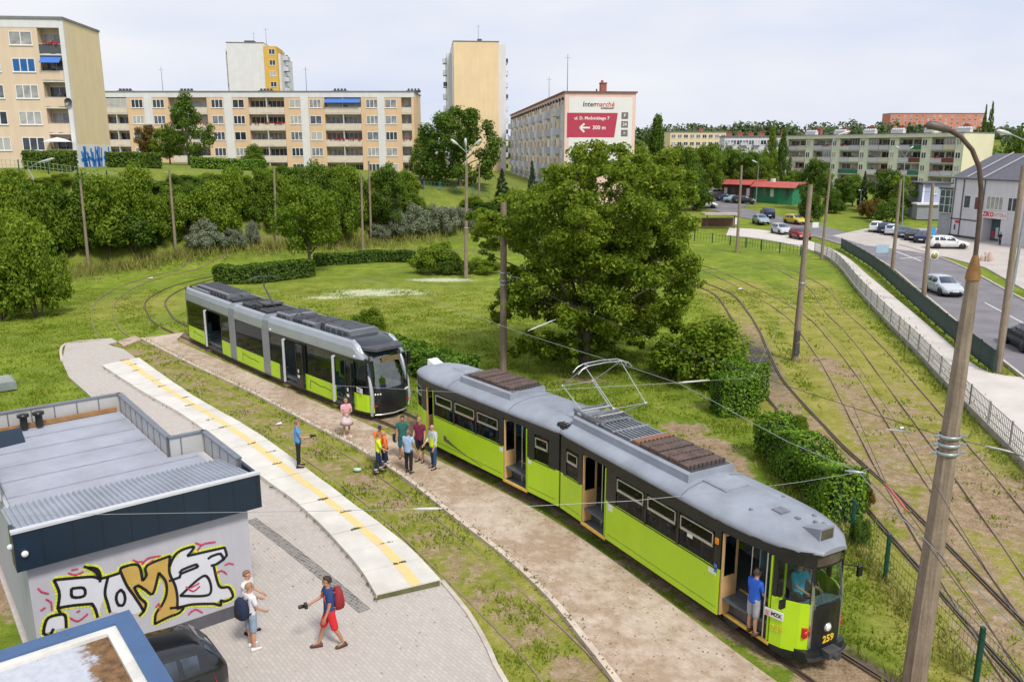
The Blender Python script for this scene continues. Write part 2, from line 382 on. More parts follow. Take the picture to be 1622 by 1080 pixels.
    k = nt.math('MULTIPLY', k, nt.math('GREATER_THAN', nt.attr('dirt'), .02))
    c = nt.mix(c, soil, k)
    bal = nt.ramp(nt.noise(co, 9, 3), [(.35, (.03, .028, .03)), (.65, (.14, .13, .13))])
    c = nt.mix(c, bal, nt.math('MULTIPLY', nt.attr('ballast'), 1.2, True))
    k = nt.math('MULTIPLY', nt.math('SUBTRACT', nt.math('ADD', nt.math('MULTIPLY', nt.attr('clover'), .75), nt.math('MULTIPLY', n2, .75)), .78), 6.0, True)
    k = nt.math('MULTIPLY', k, nt.math('GREATER_THAN', nt.attr('clover'), .05))
    c = nt.mix(c, (.55, .58, .42), nt.math('MULTIPLY', k, .8))
    c = nt.mix(c, nt.mix(c, (.16, .14, .06), .5), nt.math('MULTIPLY', nt.attr('bank'), n1))
    nt.l.new(c, b.inputs['Base Color']); b.inputs['Roughness'].default_value = .95; b.inputs['Specular IOR Level'].default_value = .1
    nt.l.new(nt.bump(nt.math('ADD', nt.math('MULTIPLY', n2, .5), n3), .55, .12), b.inputs['Normal'])
    me.materials.append(m)
    o = link('ground', me); tag(o, kind='structure')
    return o
ground()
# --- paving sheets
def pavers(name, base, w, h, mortar, var=.18, scale=1.0, dirt=0.0, dirtcol=(.2, .15, .1), rot=0.0):
    m, nt, b = newmat(name); co = nt.coord()
    mp = nt.new('ShaderNodeMapping'); nt.l.new(co, mp.inputs[0]); mp.inputs['Rotation'].default_value = (0, 0, rot)
    br = nt.new('ShaderNodeTexBrick'); nt.l.new(mp.outputs[0], br.inputs['Vector']); br.inputs['Scale'].default_value = scale
    br.inputs['Brick Width'].default_value = w; br.inputs['Row Height'].default_value = h; br.inputs['Mortar Size'].default_value = .008
    br.inputs['Color1'].default_value = (*[x * (1 - var) for x in base], 1); br.inputs['Color2'].default_value = (*[min(1, x * (1 + var)) for x in base], 1)
    br.inputs['Mortar'].default_value = (*mortar, 1)
    n1, n2, n3 = nt.noise(co, .35, 6, .65), nt.noise(co, 2.2, 6, .7), nt.noise(co, 11, 4, .7)
    c = nt.mix(br.outputs[0], nt.ramp(nt.math('ADD', nt.math('MULTIPLY', n1, .6), nt.math('MULTIPLY', n2, .4)), [(.35, (.68, .66, .62)), (.62, (1, 1, 1))]), .8, 'MULTIPLY')
    if dirt:
        k = nt.math('ADD', nt.math('MULTIPLY', n1, .5), nt.math('MULTIPLY', n2, .5)); k = nt.ramp(k, [(.44 - (.06 if dirt > .5 else 0), (0,) * 3), (.60 - (.04 if dirt > .5 else 0), (dirt,) * 3)])
        c = nt.mix(c, nt.mix(dirtcol, tuple(x * .5 for x in dirtcol), n3), k)
    nt.l.new(c, b.inputs['Base Color']); b.inputs['Roughness'].default_value = .9; b.inputs['Specular IOR Level'].default_value = .2
    nt.l.new(nt.bump(nt.math('ADD', br.outputs[1], nt.math('MULTIPLY', n3, -.6)), -.35, .012), b.inputs['Normal'])
    MATS[name] = m; return m
def poly_sheet(name, pts, z, m, thick=.18, kind='structure'):
    mb = MB(); mb.prism([(p.x, p.y) for p in pts], z - thick, z); o = mb.build(name, m); tag(o, kind=kind); return o
def strip_sheet(name, L1, L2, dz, m, n=None, thick=.2, across=4):
    n = n or max(2, int(max(sum((b - a).length for a, b in zip(L, L[1:])) for L in (L1, L2)) / 1.5))
    A, B = resample(L1, n), resample(L2, n); rows = []
    for a, b in zip(A, B):
        r = [a.lerp(b, i / across) for i in range(across + 1)]
        r = [(q.x, q.y, H(q.x, q.y) + dz) for q in r]
        rows.append([(r[0][0], r[0][1], r[0][2] - thick)] + r + [(r[-1][0], r[-1][1], r[-1][2] - thick)])
    mb = MB(); mb.rings(rows, 0, False, False, False)
    o = mb.build(name, m, fix=True); tag(o, kind='structure'); return o
plaza_m = pavers('plaza_pavers', (.555, .51, .475), .2, .1, (.44, .405, .37), .06, 1.0, .25, (.24, .21, .18), .9)
walk_m = pavers('walk_pavers', (.70, .595, .51), .2, .1, (.60, .50, .415), .07, 1.0, .78, (.36, .235, .135), .85)
concrete_m = mat('platform_concrete', (.61, .585, .535), .85, 0, .10, 1.1, .25, .28, dirtcol=(.30, .26, .19))
kerb_m = mat('kerb_concrete', (.52, .46, .40), .9, 0, .15, 2, .2, .25)
asph_m = mat('road_asphalt', (.175, .165, .18), .85, 0, .2, .5, .2, .25, dirtcol=(.27, .25, .25))
path_m = mat('path_concrete', (.55, .51, .47), .9, 0, .10, .6, .2, .3, dirtcol=(.36, .33, .29))
lot_m = mat('lot_concrete', (.45, .41, .375), .9, 0, .14, .35, .2, .35, dirtcol=(.3, .26, .23))
pl = [P(x, y) for x, y in [(178, 537), (104, 545), (98, 572), (109, 597), (135, 620), (150, 634)]]
plaza_pts = [Vector((-15.5, 30.2, 0))][:0] + [P(150, 634), P(60, 760)] + [Vector((-15.4, 22.2, 0)), Vector((-10.45, 15.9, 0)), Vector((-10.45, 7, 0)), Vector((1.5, 7, 0)), Vector((1.3, 13.2, 0)), P(800, 1080), P(775, 1030), P(742, 972), P(699, 921)]
plaza_pts += list(reversed([Vector((p.x, p.y, 0)) for p in plat_edge[::4]]))[0:] + [P(196, 553), P(170, 546), P(186, 541)] + pl
poly_sheet('plaza_pavement', plaza_pts, .012, plaza_m)
walk_far = offset(trackA, -1.45)
wf = [p for p in walk_far if 5 < p.y < 50.6 and p.x > -21]
strip_sheet('tram_walkway', walk_edge, [Vector((-21.2, 51.9, 0))] + wf, .02, walk_m, 80, .2, 3)
poly_sheet('track_crossing', [P(186, 541), P(214, 532), P(224, 538), P(196, 549)], .03, walk_m)
def kerb_line(name, line, w, z0, z1, m):
    a, b = offset(line, w / 2), offset(line, -w / 2); mb = MB()
    mb.rings([[(p.x, p.y, H(p.x, p.y) + z0), (p.x, p.y, H(p.x, p.y) + z1), (q.x, q.y, H(q.x, q.y) + z1), (q.x, q.y, H(q.x, q.y) + z0)] for p, q in zip(a, b)], 0, False)
    return tag(mb.build(name, m, fix=True), kind='structure')
kerb_line('walkway_kerb', [p for p in walk_edge], .16, -.2, .055, mat('kerb_sandy', (.56, .47, .38), .9, 0, .15, 1.5, .2, .4, dirtcol=(.33, .24, .15)))
kerb_line('plaza_kerb', crom([P(700, 921), P(742, 972), P(775, 1030), P(803, 1085), Vector((1.4, 13, 0))], .6), .12, -.2, .05, kerb_m)
kerb_line('plaza_kerb', crom([P(178, 537), P(104, 545), P(98, 572)], .8), .14, -.2, .05, kerb_m)
# platform: slabs with open joints, yellow guiding strip
def platform():
    n = 23; A, B = resample(plat_edge, n * 4 + 1), resample(plat_back, n * 4 + 1); mb = MB()
    for i in range(n):
        rows = []
        for k in range(5):
            a, b = A[i * 4 + k], B[i * 4 + k]
            t = .012 if k == 0 else (-.012 if k == 4 else 0)
            if t: a2 = A[i * 4 + k + (1 if t > 0 else -1)]; b2 = B[i * 4 + k + (1 if t > 0 else -1)]; a = a.lerp(a2, abs(t) * 2.5); b = b.lerp(b2, abs(t) * 2.5)
            z = .2 + .008 * math.sin(i * 2.7); rows.append([(a.x, a.y, -.1), (a.x, a.y, z), (b.x, b.y, z - .03), (b.x, b.y, -.1)])
        mb.rings(rows, 0, False)
    tag(mb.build('platform_slabs', concrete_m, fix=True), kind='structure')
    mb = MB(); mb.rings([[(a.x, a.y, -.1), (a.x, a.y, .165), (b.x, b.y, .14), (b.x, b.y, -.1)] for a, b in zip([p.lerp(q, .015) for p, q in zip(A, B)], [q.lerp(p, .015) for p, q in zip(A, B)])], 0, False)
    tag(mb.build('platform_base', mat('joint_soil', (.12, .12, .05), .95, 0, .3, 3), fix=True), kind='structure')
    m, nt, b = newmat('yellow_strip'); co = nt.coord(); n1 = nt.noise(co, 2.5, 6, .7)
    c = nt.ramp(n1, [(.3, (.60, .53, .38)), (.46, (.72, .52, .22)), (.7, (.78, .58, .24))]); nt.l.new(c, b.inputs['Base Color']); b.inputs['Roughness'].default_value = .85
    mb = MB()
    for i in range(n):
        rows = []
        for k in range(5):
            a, b_ = A[i * 4 + k], B[i * 4 + k]; z = .206 + .008 * math.sin(i * 2.7)
            f = lambda t: (a.lerp(b_, t).x, a.lerp(b_, t).y, z - .03 * t)
            if k == 0: a, b_ = a.lerp(A[i * 4 + 1], .06), b_.lerp(B[i * 4 + 1], .06)
            if k == 4: a, b_ = a.lerp(A[i * 4 + 3], .06), b_.lerp(B[i * 4 + 3], .06)
            rows.append([f(.30), f(.47)])
        mb.rings(rows, 0, False, False, False)
    tag(mb.build('tactile_marking', m), kind='structure')
platform()
# darker cobbled gutter across the plaza
gm = pavers('gutter_cobbles', (.20, .19, .185), .11, .1, (.42, .39, .36), .35, 1.0, .3, (.35, .33, .3), .7)
g1 = crom([P(398, 823), P(450, 862), P(510, 910), P(578, 968)], .5); strip_sheet('plaza_gutter', offset(g1, .17), offset(g1, -.17), .02, gm, 30, .1, 2)
# road, footpath, parking
road_c = crom([P(1860, 680), P(1652, 548), P(1583, 500), P(1519, 458), P(1460, 420), P(1398, 394), P(1318, 372), P(1244, 355)] + [Vector((p.x, p.y, 0)) for p in (PH(1190, 341), PH(1150, 331), PH(1105, 322), PH(1040, 312))], 2.0)
strip_sheet('road', offset(road_c, 3.4), offset(road_c, -3.5), .03, asph_m, None, .15, 6)
kerb_line('road_kerb', offset(road_c, -3.58)[:34], .15, -.1, .13, kerb_m)
kerb_line('road_kerb', offset(road_c, 3.48)[:44], .15, -.1, .13, kerb_m)
fp_l = crom([P(1800, 930), P(1622, 733), P(1558, 668), P(1496, 604), P(1452, 556), P(1407, 511), P(1363, 463), P(1321, 415), P(1270, 392), P(1200, 378), P(1150, 373)], 1.0)
fp_r = crom([P(1850, 660), P(1700, 612), P(1622, 599), P(1572, 593), P(1535, 573), P(1508, 549), P(1467, 513), P(1425, 478), P(1378, 439), P(1335, 404), P(1285, 383), P(1215, 366), P(1155, 362)], 1.0)
strip_sheet('footpath', fp_l, fp_r, .04, path_m, 110, .2, 4)
park = [PH(x, y) for x, y in [(1318, 374), (1370, 362), (1440, 352), (1530, 366), (1640, 386), (1720, 420), (1700, 500), (1622, 459), (1560, 424), (1500, 408), (1440, 398), (1370, 389)]]
poly_sheet('parking_apron', park, .045, lot_m)
lot2 = [PH(x, y) for x, y in [(1090, 318), (1120, 300), (1240, 306), (1195, 322), (1170, 331), (1120, 330)]]
mb = MB(); mb.slab([p + Vector((0, 0, .12)) for p in reversed(lot2)], .3)
tag(mb.build('parking_lot', asph_m, fix=True), kind='structure')
drive = [PH(x, y) for x, y in [(1300, 376), (1400, 369), (1462, 352), (1310, 352), (1255, 362)]]
white_m = mat('road_paint', (.62, .62, .6), .8, 0, .2, 3, 0, .4, dirtcol=(.25, .25, .25))
def marking(px0, px1, w):
    a, b = P(*px0), P(*px1); mb = MB(); mb.beam(a + Vector((0, 0, .034)), b + Vector((0, 0, .034)), w, .012); tag(mb.build('road_marking', white_m), kind='structure')
marking((1420, 399), (1459, 414), .2); marking((1425, 410), (1460, 408), .2); marking((1560, 480), (1620, 512), .12)
# ================================================================== TRAMS
lime = mat('lime_paint', (.44, .68, .012), .32, 0, .06, 1.2, .03, .08, dirtcol=(.28, .36, .03))
tram_black = mat('tram_black_paint', (.014, .015, .017), .3, 0, .25, 2)
tram_roof = mat('tram_roof_paint', (.27, .295, .345), .5, 0, .16, 1.1, .15, .6, dirtcol=(.13, .14, .16))
chrome = mat('bright_metal', (.62, .63, .66), .28, .9, .08, 4)
alu = mat('alu_paint', (.46, .48, .51), .38, .35, .07, 1.5)
tan_m = mat('door_tan', (.60, .38, .17), .5, 0, .12, 3, .05, .15)
yel_edge = mat('step_edge_yellow', (.72, .45, .08), .5, 0, .15, 5)
floor_m = mat('tram_floor', (.10, .105, .11), .8, 0, .2, 4)
rubber = mat('rubber', (.02, .02, .021), .8, 0, .2, 5)
steel = mat('dark_steel', (.10, .10, .105), .5, .5, .25, 4)
rust_m = mat('resistor_rust', (.115, .075, .06), .75, .2, .35, 5, .2)
tram_glass = glass('tram_glass', alpha=(.52, .57, .60), refl=.02); wind_glass = glass('windscreen_glass', alpha=(.86, .92, .92), refl=.03); rake_glass = glass('raked_glass', alpha=(.78, .86, .88), refl=.22)
blue_seat = mat('seat_blue', (.10, .22, .38), .7, 0, .2, 6); grey_seat = mat('seat_grey', (.22, .23, .25), .6, 0, .2, 6)
white_p = mat('white_plastic', (.72, .72, .70), .45, 0, .06, 3)
red_lens = mat('red_lens', (.55, .02, .015), .15, 0, .1, 6); amber = mat('amber_lens', (.75, .25, .02), .2, 0, .1, 6)
lamp_lens = mat('lamp_lens', (.85, .85, .82), .08, .2, .05, 6)
yellow_txt = mat('yellow_lettering', (.80, .52, .03), .5, 0, .05, 3); white_txt = mat('white_lettering', (.75, .75, .74), .5, 0, .05, 3)
black_txt = mat('black_lettering', (.015, .015, .017), .5, 0, .05, 3); red_txt = mat('red_lettering', (.60, .02, .03), .5, 0, .05, 3)
pale_txt = mat('faded_lettering', (.72, .55, .06), .5, 0, .3, 9)
def text(name, s, size, M, m, parent=None, ext=.003, align='CENTER', shear=0.0, space=1.0, bold=0.0):
    cu = bpy.data.curves.new(name, 'FONT'); cu.body = s; cu.size = size; cu.extrude = ext; cu.align_x = align; cu.align_y = 'CENTER'
    cu.shear = shear; cu.space_character = space; cu.offset = bold; cu.resolution_u = 2
    cu.materials.append(m); o = bpy.data.objects.new(name, cu); COL.objects.link(o)
    if parent is not None: o.parent = parent
    o.matrix_local = M; return meshed(o)
def meshed(o):
    "turn lettering into a plain mesh object"
    bpy.context.view_layer.update(); dg = bpy.context.evaluated_depsgraph_get()
    me = bpy.data.meshes.new_from_object(o.evaluated_get(dg)); nm, par, M = o.name.split('.')[0], o.parent, o.matrix_local.copy()
    cu = o.data; bpy.data.objects.remove(o); bpy.data.curves.remove(cu)
    me.name = nm; n = link(nm, me, par); n.matrix_local = M; return n
def face_M(o, xdir, up):
    x = Vector(xdir).normalized(); u = Vector(up).normalized(); z = x.cross(u).normalized(); u = z.cross(x)
    return Matrix(((x.x, u.x, z.x, o[0]), (x.y, u.y, z.y, o[1]), (x.z, u.z, z.z, o[2]), (0, 0, 0, 1)))
def wtab(s, tab):
    return lerp_tab(s, tab)
def wall_piece(mb, tab, side, s0, s1, z0, z1, mi=0, t=.045, inset=0.0, lean=0.0):
    "wall between stations s0..s1 following the plan outline"
    ss = sorted([s0, s1] + [a for a, _ in tab if s0 < a < s1]); rows = []
    for s in ss:
        w = wtab(s, tab) - inset
        rows.append([(s, side * w, z0), (s, side * (w - lean), z1), (s, side * (w - t - lean), z1), (s, side * (w - t), z0)])
    mb.rings(rows, mi, False)
def spans(s0, s1, holes):
    out = []; a = s0
    for h0, h1 in sorted(holes):
        if h0 > a + 1e-4: out.append((a, h0))
        a = max(a, h1)
    if a < s1 - 1e-4: out.append((a, s1))
    return out
def old_tram():
    ang = math.radians(-60.85)
    T = empty('articulated_tram', (2.48, 24.84, 0), ang, 'older lime green tram with grey roof, open tan doors and raised pantograph', 'tram')
    rearM = Matrix.Rotation(math.radians(9.3), 4, 'Z')
    Z0, ZS, ZW, ZE = .42, 1.62, 2.52, 2.86
    FT = [(-.2, 1.10), (.12, 1.175), (7.1, 1.175), (8.2, 1.08), (8.95, .86), (9.25, .66), (9.40, .47)]
    RT = [(-a, w) for a, w in reversed([(-.2, 1.10), (.12, 1.175), (7.3, 1.175), (8.25, 1.08), (8.9, .88), (9.25, .68), (9.42, .47)])]
    def sect(tab, M, nm, sgn, near_doors, near_win, far_win, smin, smax, nose):
        g = MB(M)
        for side, doors in ((-1, near_doors), (1, [])):
            for a, b in spans(smin, smax, doors): wall_piece(g, tab, side, a, b, Z0, ZS, 0)
        body = g.build('side_panel', lime, T)
        k = MB(M)
        for side, doors, wins in ((-1, near_doors, near_win), (1, [], far_win)):
            for a, b in spans(smin, smax, doors + wins): wall_piece(k, tab, side, a, b, ZS, ZW, 0, .05, .003)
            for a, b in spans(smin, smax, doors): wall_piece(k, tab, side, a, b, ZW, ZE, 0, .05, .002)
            for a, b in doors: wall_piece(k, tab, side, a, b, 2.62, ZE, 0, .05, .002)
        k.build('window_band', tram_black, T)
        for side, wins in ((-1, near_win), (1, far_win)):
            for a, b in wins:
                w = MB(M); wall_piece(w, tab, side, a + .02, b - .02, ZS + .01, ZW - .02, 0, .012, .02)
                wo = w.build('window', wind_glass if a > 8.5 else tram_glass, T)
                if b - a > .55 and not (nose and a > 8) :
                    h = MB(M); za, zb = (2.12, 2.47) if b - a > .9 else (2.10, 2.42)
                    for s0, s1, q0, q1 in ((a + .05, b - .05, zb - .03, zb), (a + .05, b - .05, za - .02, za + .05), (a + .05, a + .085, za, zb), (b - .085, b - .05, za, zb)):
                        wall_piece(h, tab, side, s0, s1, q0, q1, 0, .03, -.012)
                    h.build('hopper_frame', chrome, wo)
        # floor
        f = MB(M); rows = []
        for s in sorted([smin, smax] + [a for a, _ in tab if smin < a < smax]):
            w = wtab(s, tab) - .06; rows.append([(s, -w, .84), (s, -w, .9), (s, w, .9), (s, w, .84)])
        f.rings(rows, 0, False)
        f.build('floor', floor_m, T)
        # underframe box between the skirts
        u = MB(M); u.box(min(smin, smax) + .3, max(smin, smax) - .9 if sgn > 0 else max(smin, smax) - .3, -.85, .85, .35, .80); u.build('underframe', steel, T)
    fd = [(1.32, 2.57), (7.22, 8.67)]; rd = [(-3.0, -1.7), (-7.95, -7.3)]
    sect(FT, None, 'front', 1, fd, [(.45, 1.12), (3.03, 4.32), (4.40, 5.64), (5.72, 7.02), (8.76, 9.36)], [(.3, 1.5), (1.6, 2.9), (3.03, 4.32), (4.40, 5.64), (5.72, 7.02), (7.3, 8.6), (8.76, 9.36)], 0.14, 9.40, True)
    sect(RT, rearM, 'rear', -1, rd, [(-1.35, -.64), (-4.54, -3.24), (-5.92, -4.62), (-7.2, -6.02), (-9.38, -8.2)], [(-1.5, -.4), (-3.0, -1.6), (-4.54, -3.24), (-5.92, -4.62), (-7.3, -6.02), (-9.38, -7.6)], -9.42, -.14, True)
    # ends: dark middle panel, screen, bumper
    for M, s_, nm in ((None, 9.40, 1), (rearM, -9.42, -1)):
        e = nm
        b = MB(M); rows = []
        prof = [(-.47, 0), (-.38, .055), (-.2, .09), (0, .10), (.2, .09), (.38, .055), (.47, 0)]
        def curve(z0, z1, dz=0, lean=0, mi=0, tgt=None, off=0.0, t=.05):
            r = [[(s_ + e * (d + off), y, z0), (s_ + e * (d + off - lean), y * (1 - lean * .3), z1), (s_ + e * (d + off - lean - t), y * (1 - lean * .3), z1), (s_ + e * (d + off - t), y, z0)] for y, d in prof]
            tgt.rings(r, mi, False)
        curve(.50, ZS - .04, tgt=b); b.build('end_panel', tram_black, T, fix=True)
        w = MB(M); curve(ZS - .02, 2.46, tgt=w, lean=.10, t=.012); ws = w.build('windscreen', wind_glass if e > 0 else tram_glass, T, fix=True)
        for y, d in (prof[0], prof[-1]):
            ch = MB(M); ch.beam((s_ + e * (d + .01), y, .55), (s_ + e * (d + .01), y, ZS), .05, .05); ch.beam((s_ + e * (d + .02), y, ZS), (s_ + e * (d - .08), y * .97, 2.46), .06, .06); ch.build('corner_trim', chrome, T)
        d_ = MB(M); curve(2.44, 2.80, tgt=d_, off=-.08, t=.16); dd = d_.build('destination_box', tram_black, T, fix=True)
        gl = MB(M); curve(2.50, 2.74, tgt=gl, off=-.073, t=.006); gl.build('display_glass', mat('roll_sign', (.09, .075, .06), .25, 0, .4, 2), dd, fix=True)
        bp = MB(M)
        for z0, z1, o_, wd in ((.22, .50, .06, 1), (.30, .40, .12, 1)):
            r = [[(s_ + e * (d + o_), y * 1.35, z0), (s_ + e * (d + o_ + .03), y * 1.35, (z0 + z1) / 2), (s_ + e * (d + o_), y * 1.35, z1), (s_ + e * (d + o_ - .3), y * 1.5, z1), (s_ + e * (d + o_ - .3), y * 1.5, z0)] for y, d in prof]
            bp.rings(r, 0, False)
        for side in (-1, 1):   # dark lower valance under the cab sides
            wall_piece(bp, FT if e > 0 else RT, side, *((8.72, 9.40) if e > 0 else (-9.42, -8.05)), .24, .44, 0, .05, .01)
        bp.build('bumper', tram_black, T, fix=True)
        cb = MB(M); cb.box(min(s_ + e * .12, s_ + e * .36), max(s_ + e * .12, s_ + e * .36), -.2, .2, .36, .52); cb.tube((s_ + e * .3, 0, .42), (s_ + e * .45, 0, .42), .09); cb.build('coupler', steel, T)
        for y in (-.56, .56):
            tl = MB(M); tl.lathe([(0, .0), (.06, .0), (.06, .05), (.045, .07), (0, .075)], (s_ + (-.06 if e > 0 else -.01), y, .92), 12, 0, 'X'); tl.cbox((s_ - e * .07, y, .92), (.1, .1, .24)); tl.build('tail_light', red_lens, T)
        hl = MB(M); hl.lathe([(0, .0), (.11, .0), (.12, .03), (.1, .05)], (s_ + (.07 if e > 0 else -.12), 0, .98), 18, 0, 'X'); ho = hl.build('headlight', chrome, T)
        h2 = MB(M); h2.lathe([(0, .0), (.095, .0), (.07, .02), (0, .03)], (s_ + (.115 if e > 0 else -.145), 0, .98), 18, 0, 'X'); h2.build('lens', lamp_lens, ho)
        if e > 0:
            for p, q in (((9.50, -.25, ZS + .02), (9.44, -.4, 2.2)), ((9.50, .28, ZS + .02), (9.43, .4, 2.2))):
                wp = MB(); wp.beam(p, q, .02, .02); wp.build('wiper', steel, T)
            mi = MB(); mi.beam((9.3, .55, 2.3), (9.42, .95, 2.2), .025, .025); mi.cbox((9.44, .98, 2.08), (.06, .14, .24)); mi.build('mirror', tram_black, T)
            mi = MB(); mi.beam((9.0, -.88, 1.85), (9.1, -1.05, 1.75), .025, .025); mi.cbox((9.1, -1.08, 1.66), (.06, .16, .2)); mi.build('mirror', tram_black, T)
    text('fleet_number', '259', .24, face_M((9.507, .03, .70), (0, 1, 0), (0, 0, 1)), yellow_txt, T, .004, bold=.006)
    text('fleet_number', '259', .22, face_M((8.86, -.905, .86), Vector((.75, .22, 0)), (0, 0, 1)), pale_txt, T, .003)
    lg = MB(); p0, p1 = Vector((8.55, -.985, 1.2)), Vector((8.98, -.855, 1.2)); n_ = Vector((.28, -.96, 0)).normalized()
    lg.slab([p0 + n_ * .03 + Vector((0, 0, -.09)), p1 + n_ * .03 + Vector((0, 0, -.09)), p1 + n_ * .03 + Vector((0, 0, .1)), p0 + n_ * .03 + Vector((0, 0, .1))], .02)
    lo = lg.build('operator_sign', white_p, T)
    lo2 = text('lettering', 'MZK', .125, face_M((p0 + p1) / 2 + n_ * .034 + Vector((.06, .02, 0)), p1 - p0, (0, 0, 1)), black_txt, lo, .002, bold=.004)
    em = MB(); c0 = p0 + (p1 - p0) * .16 + n_ * .035
    for k in range(3): em.beam(c0 + Vector((0, 0, .045 - .045 * k)) - (p1 - p0) * .1, c0 + Vector((0, 0, .03 - .045 * k)) + (p1 - p0) * .1, .006, .022, up=n_)
    em.build('emblem', red_txt, lo)
    # roofs
    def roof(tab, M, s0, s1, e):
        half = [(1.0, 2.84), (1.015, 2.90), (.965, 3.0), (.80, 3.11), (.5, 3.19), (.2, 3.225), (0, 3.23)]
        prof = [(-y, z) for y, z in half] + [(y, z) for y, z in reversed(half[:-1])]
        g = MB(M); rows = []; n = 26
        for i in range(n + 1):
            s = s0 + (s1 - s0) * i / n
            end = s1 if e > 0 else s0; d = abs(end - s)
            w = wtab(min(max(s, tab[0][0]), tab[-1][0]), tab); fall = 0.0
            if d < 1.6: fall = .30 * (1 - d / 1.6) ** 2.4
            if d < .32: w *= .80 + .20 * math.sin(d / .32 * PI / 2)
            rows.append([(s, y * w * 1.0, z - fall * (z - 2.80) / .43) for y, z in prof])
        g.rings(rows, 0, True); ro = g.build('roof', tram_roof, T)
        for s in ((.06, 5.75) if e > 0 else (-2.7, -6.3)):
            w = wtab(s, tab); q = MB(M); q.rings([[(s - .02, y * w, z + .004), (s - .02, y * w, z + .012), (s + .02, y * w, z + .012), (s + .02, y * w, z + .004)] for y, z in prof], 0, False); q.build('roof_seam', mat('roof_seam', (.19, .21, .25), .5, 0, .2, 2), ro)
        return ro
    rf = roof(FT, None, -.02, 9.50, 1); rr = roof(RT, rearM, -9.54, .02, -1)
    be = MB()
    for i, s in enumerate(np.linspace(-.22, .22, 7)):
        k = 1.0 if i % 2 else .94; be.box(s - .035, s + .035, -1.12 * k, 1.12 * k, .5, 2.86 + .28 * k)
    be.build('bellows', rubber, T)
    # roof gear
    def box_with_grid(M, s0, s1, par, grids):
        g = MB(M); w = .80
        prof = [(-w, 3.02), (-w + .02, 3.36), (-w + .09, 3.40), (w - .09, 3.40), (w - .02, 3.36), (w, 3.02)]
        g.rings([[(s0 if k == 0 else s1, y, z) for y, z in prof] for k in (0, 1)], 0, False)
        bx = g.build('resistor_box', tram_roof, par)
        ed = MB(M); ed.box(s0 + .03, s1 - .03, -w + .13, w - .13, 3.395, 3.412); ed.build('tray', steel, bx)
        gr = MB(M)
        for a, b, m_ in grids:
            n = max(1, int((b - a) / .40))
            for i in range(n):
                x0 = a + (b - a) * i / n
                gr.box(x0 + .02, x0 + (b - a) / n - .03, -w + .16, w - .18, 3.41, 3.50 + .02 * (i % 2), m_)
                for j in range(9): y = -w + .2 + j * .145; gr.box(x0 + (b - a) / n - .04, x0 + (b - a) / n - .005, y, y + .05, 3.41, 3.53, 1)
        gr.build('resistor_grid', [rust_m, steel, mat('resistor_orange', (.24, .11, .06), .7, .1, .25, 5)], bx)
        return bx
    box_with_grid(rearM, -6.05, -3.09, rr, [(-5.75, -3.2, 0)])
    fb = box_with_grid(None, .18, 5.55, rf, [(3.0, 3.35, 2), (3.35, 5.4, 0)])
    ch = MB()
    for j in range(9): ch.beam((.4, -.55 + j * .135, 3.44), (2.95, -.55 + j * .135, 3.44), .035, .04)
    for s in (.35, 1.3, 2.1, 2.95): ch.beam((s, -.66, 3.45), (s, .66, 3.45), .05, .05)
    ch.build('roof_rack', mat('rack_paint', (.33, .35, .38), .5, .3, .2, 4), fb)
    ht = MB(); ht.box(5.75, 6.55, -.42, .34, 3.2, 3.26); ht.box(5.72, 6.58, -.46, -.40, 3.17, 3.25); ht.build('roof_hatch', tram_roof, rf, bevel=.01)
    hr = MB(rearM); hr.box(-7.6, -6.7, -.1, .6, 3.2, 3.25); hr.build('roof_hatch', tram_roof, rr, bevel=.01)
    def lampbox(M, s, e, par, m, m2):
        b = MB(M)
        r = [[(s - e * .75, -.24, 3.05), (s - e * .75, .24, 3.05), (s - e * .75, .22, 3.1), (s - e * .75, -.22, 3.1)], [(s, -.24, 2.98), (s, .24, 2.98), (s, .22, 3.30), (s, -.22, 3.30)]]
        b.rings(r, 0, False); o = b.build('number_box', m, par, fix=True)
        g = MB(M); g.box(min(s, s + e * .012), max(s, s + e * .012), -.18, .18, 3.03, 3.26); g.build('pane', m2, o)
    lampbox(None, 9.25, 1, rf, tram_roof, mat('roll_sign', (.09, .075, .06), .25)); lampbox(rearM, -9.15, -1, rr, white_p, tram_black)
    fg = mat('fitting_grey', (.16, .17, .19), .6, 0, .2, 5)
    for c_, z_ in (((8.0, -.1, 3.2), (.3, .3, .10)), ((8.45, -.05, 3.18), (.12, .1, .1))):
        sm = MB(); sm.cbox(c_, z_); sm.build('roof_fitting', fg, rf)
    for s, y in ((7.4, .62), (8.5, .45), (8.75, .2), (7.55, -.6), (8.9, .3)):
        sm = MB(); sm.lathe([(.05, 3.0), (.05, 3.2), (0, 3.23)], (s, y, 0), 8); sm.build('roof_fitting', fg, rf)
    # pantograph
    pg = MB(); S0 = .65
    for y in (-.55, .55): pg.beam((S0 - .75, y, 3.52), (S0 + .75, y, 3.52), .05, .06)
    for s in (-.7, 0, .7): pg.beam((S0 + s, -.6, 3.5), (S0 + s, .6, 3.5), .06, .05)
    for y in (-.5, .5):
        for s in (-.72, .72): pg.lathe([(.05, 3.3), (.07, 3.36), (.05, 3.41), (.07, 3.46), (.05, 3.5)], (S0 + s, y, 0), 8, 0)
    po = pg.build('pantograph', mat('panto_frame', (.30, .31, .33), .45, .5, .15, 4), rf)
    am = MB()
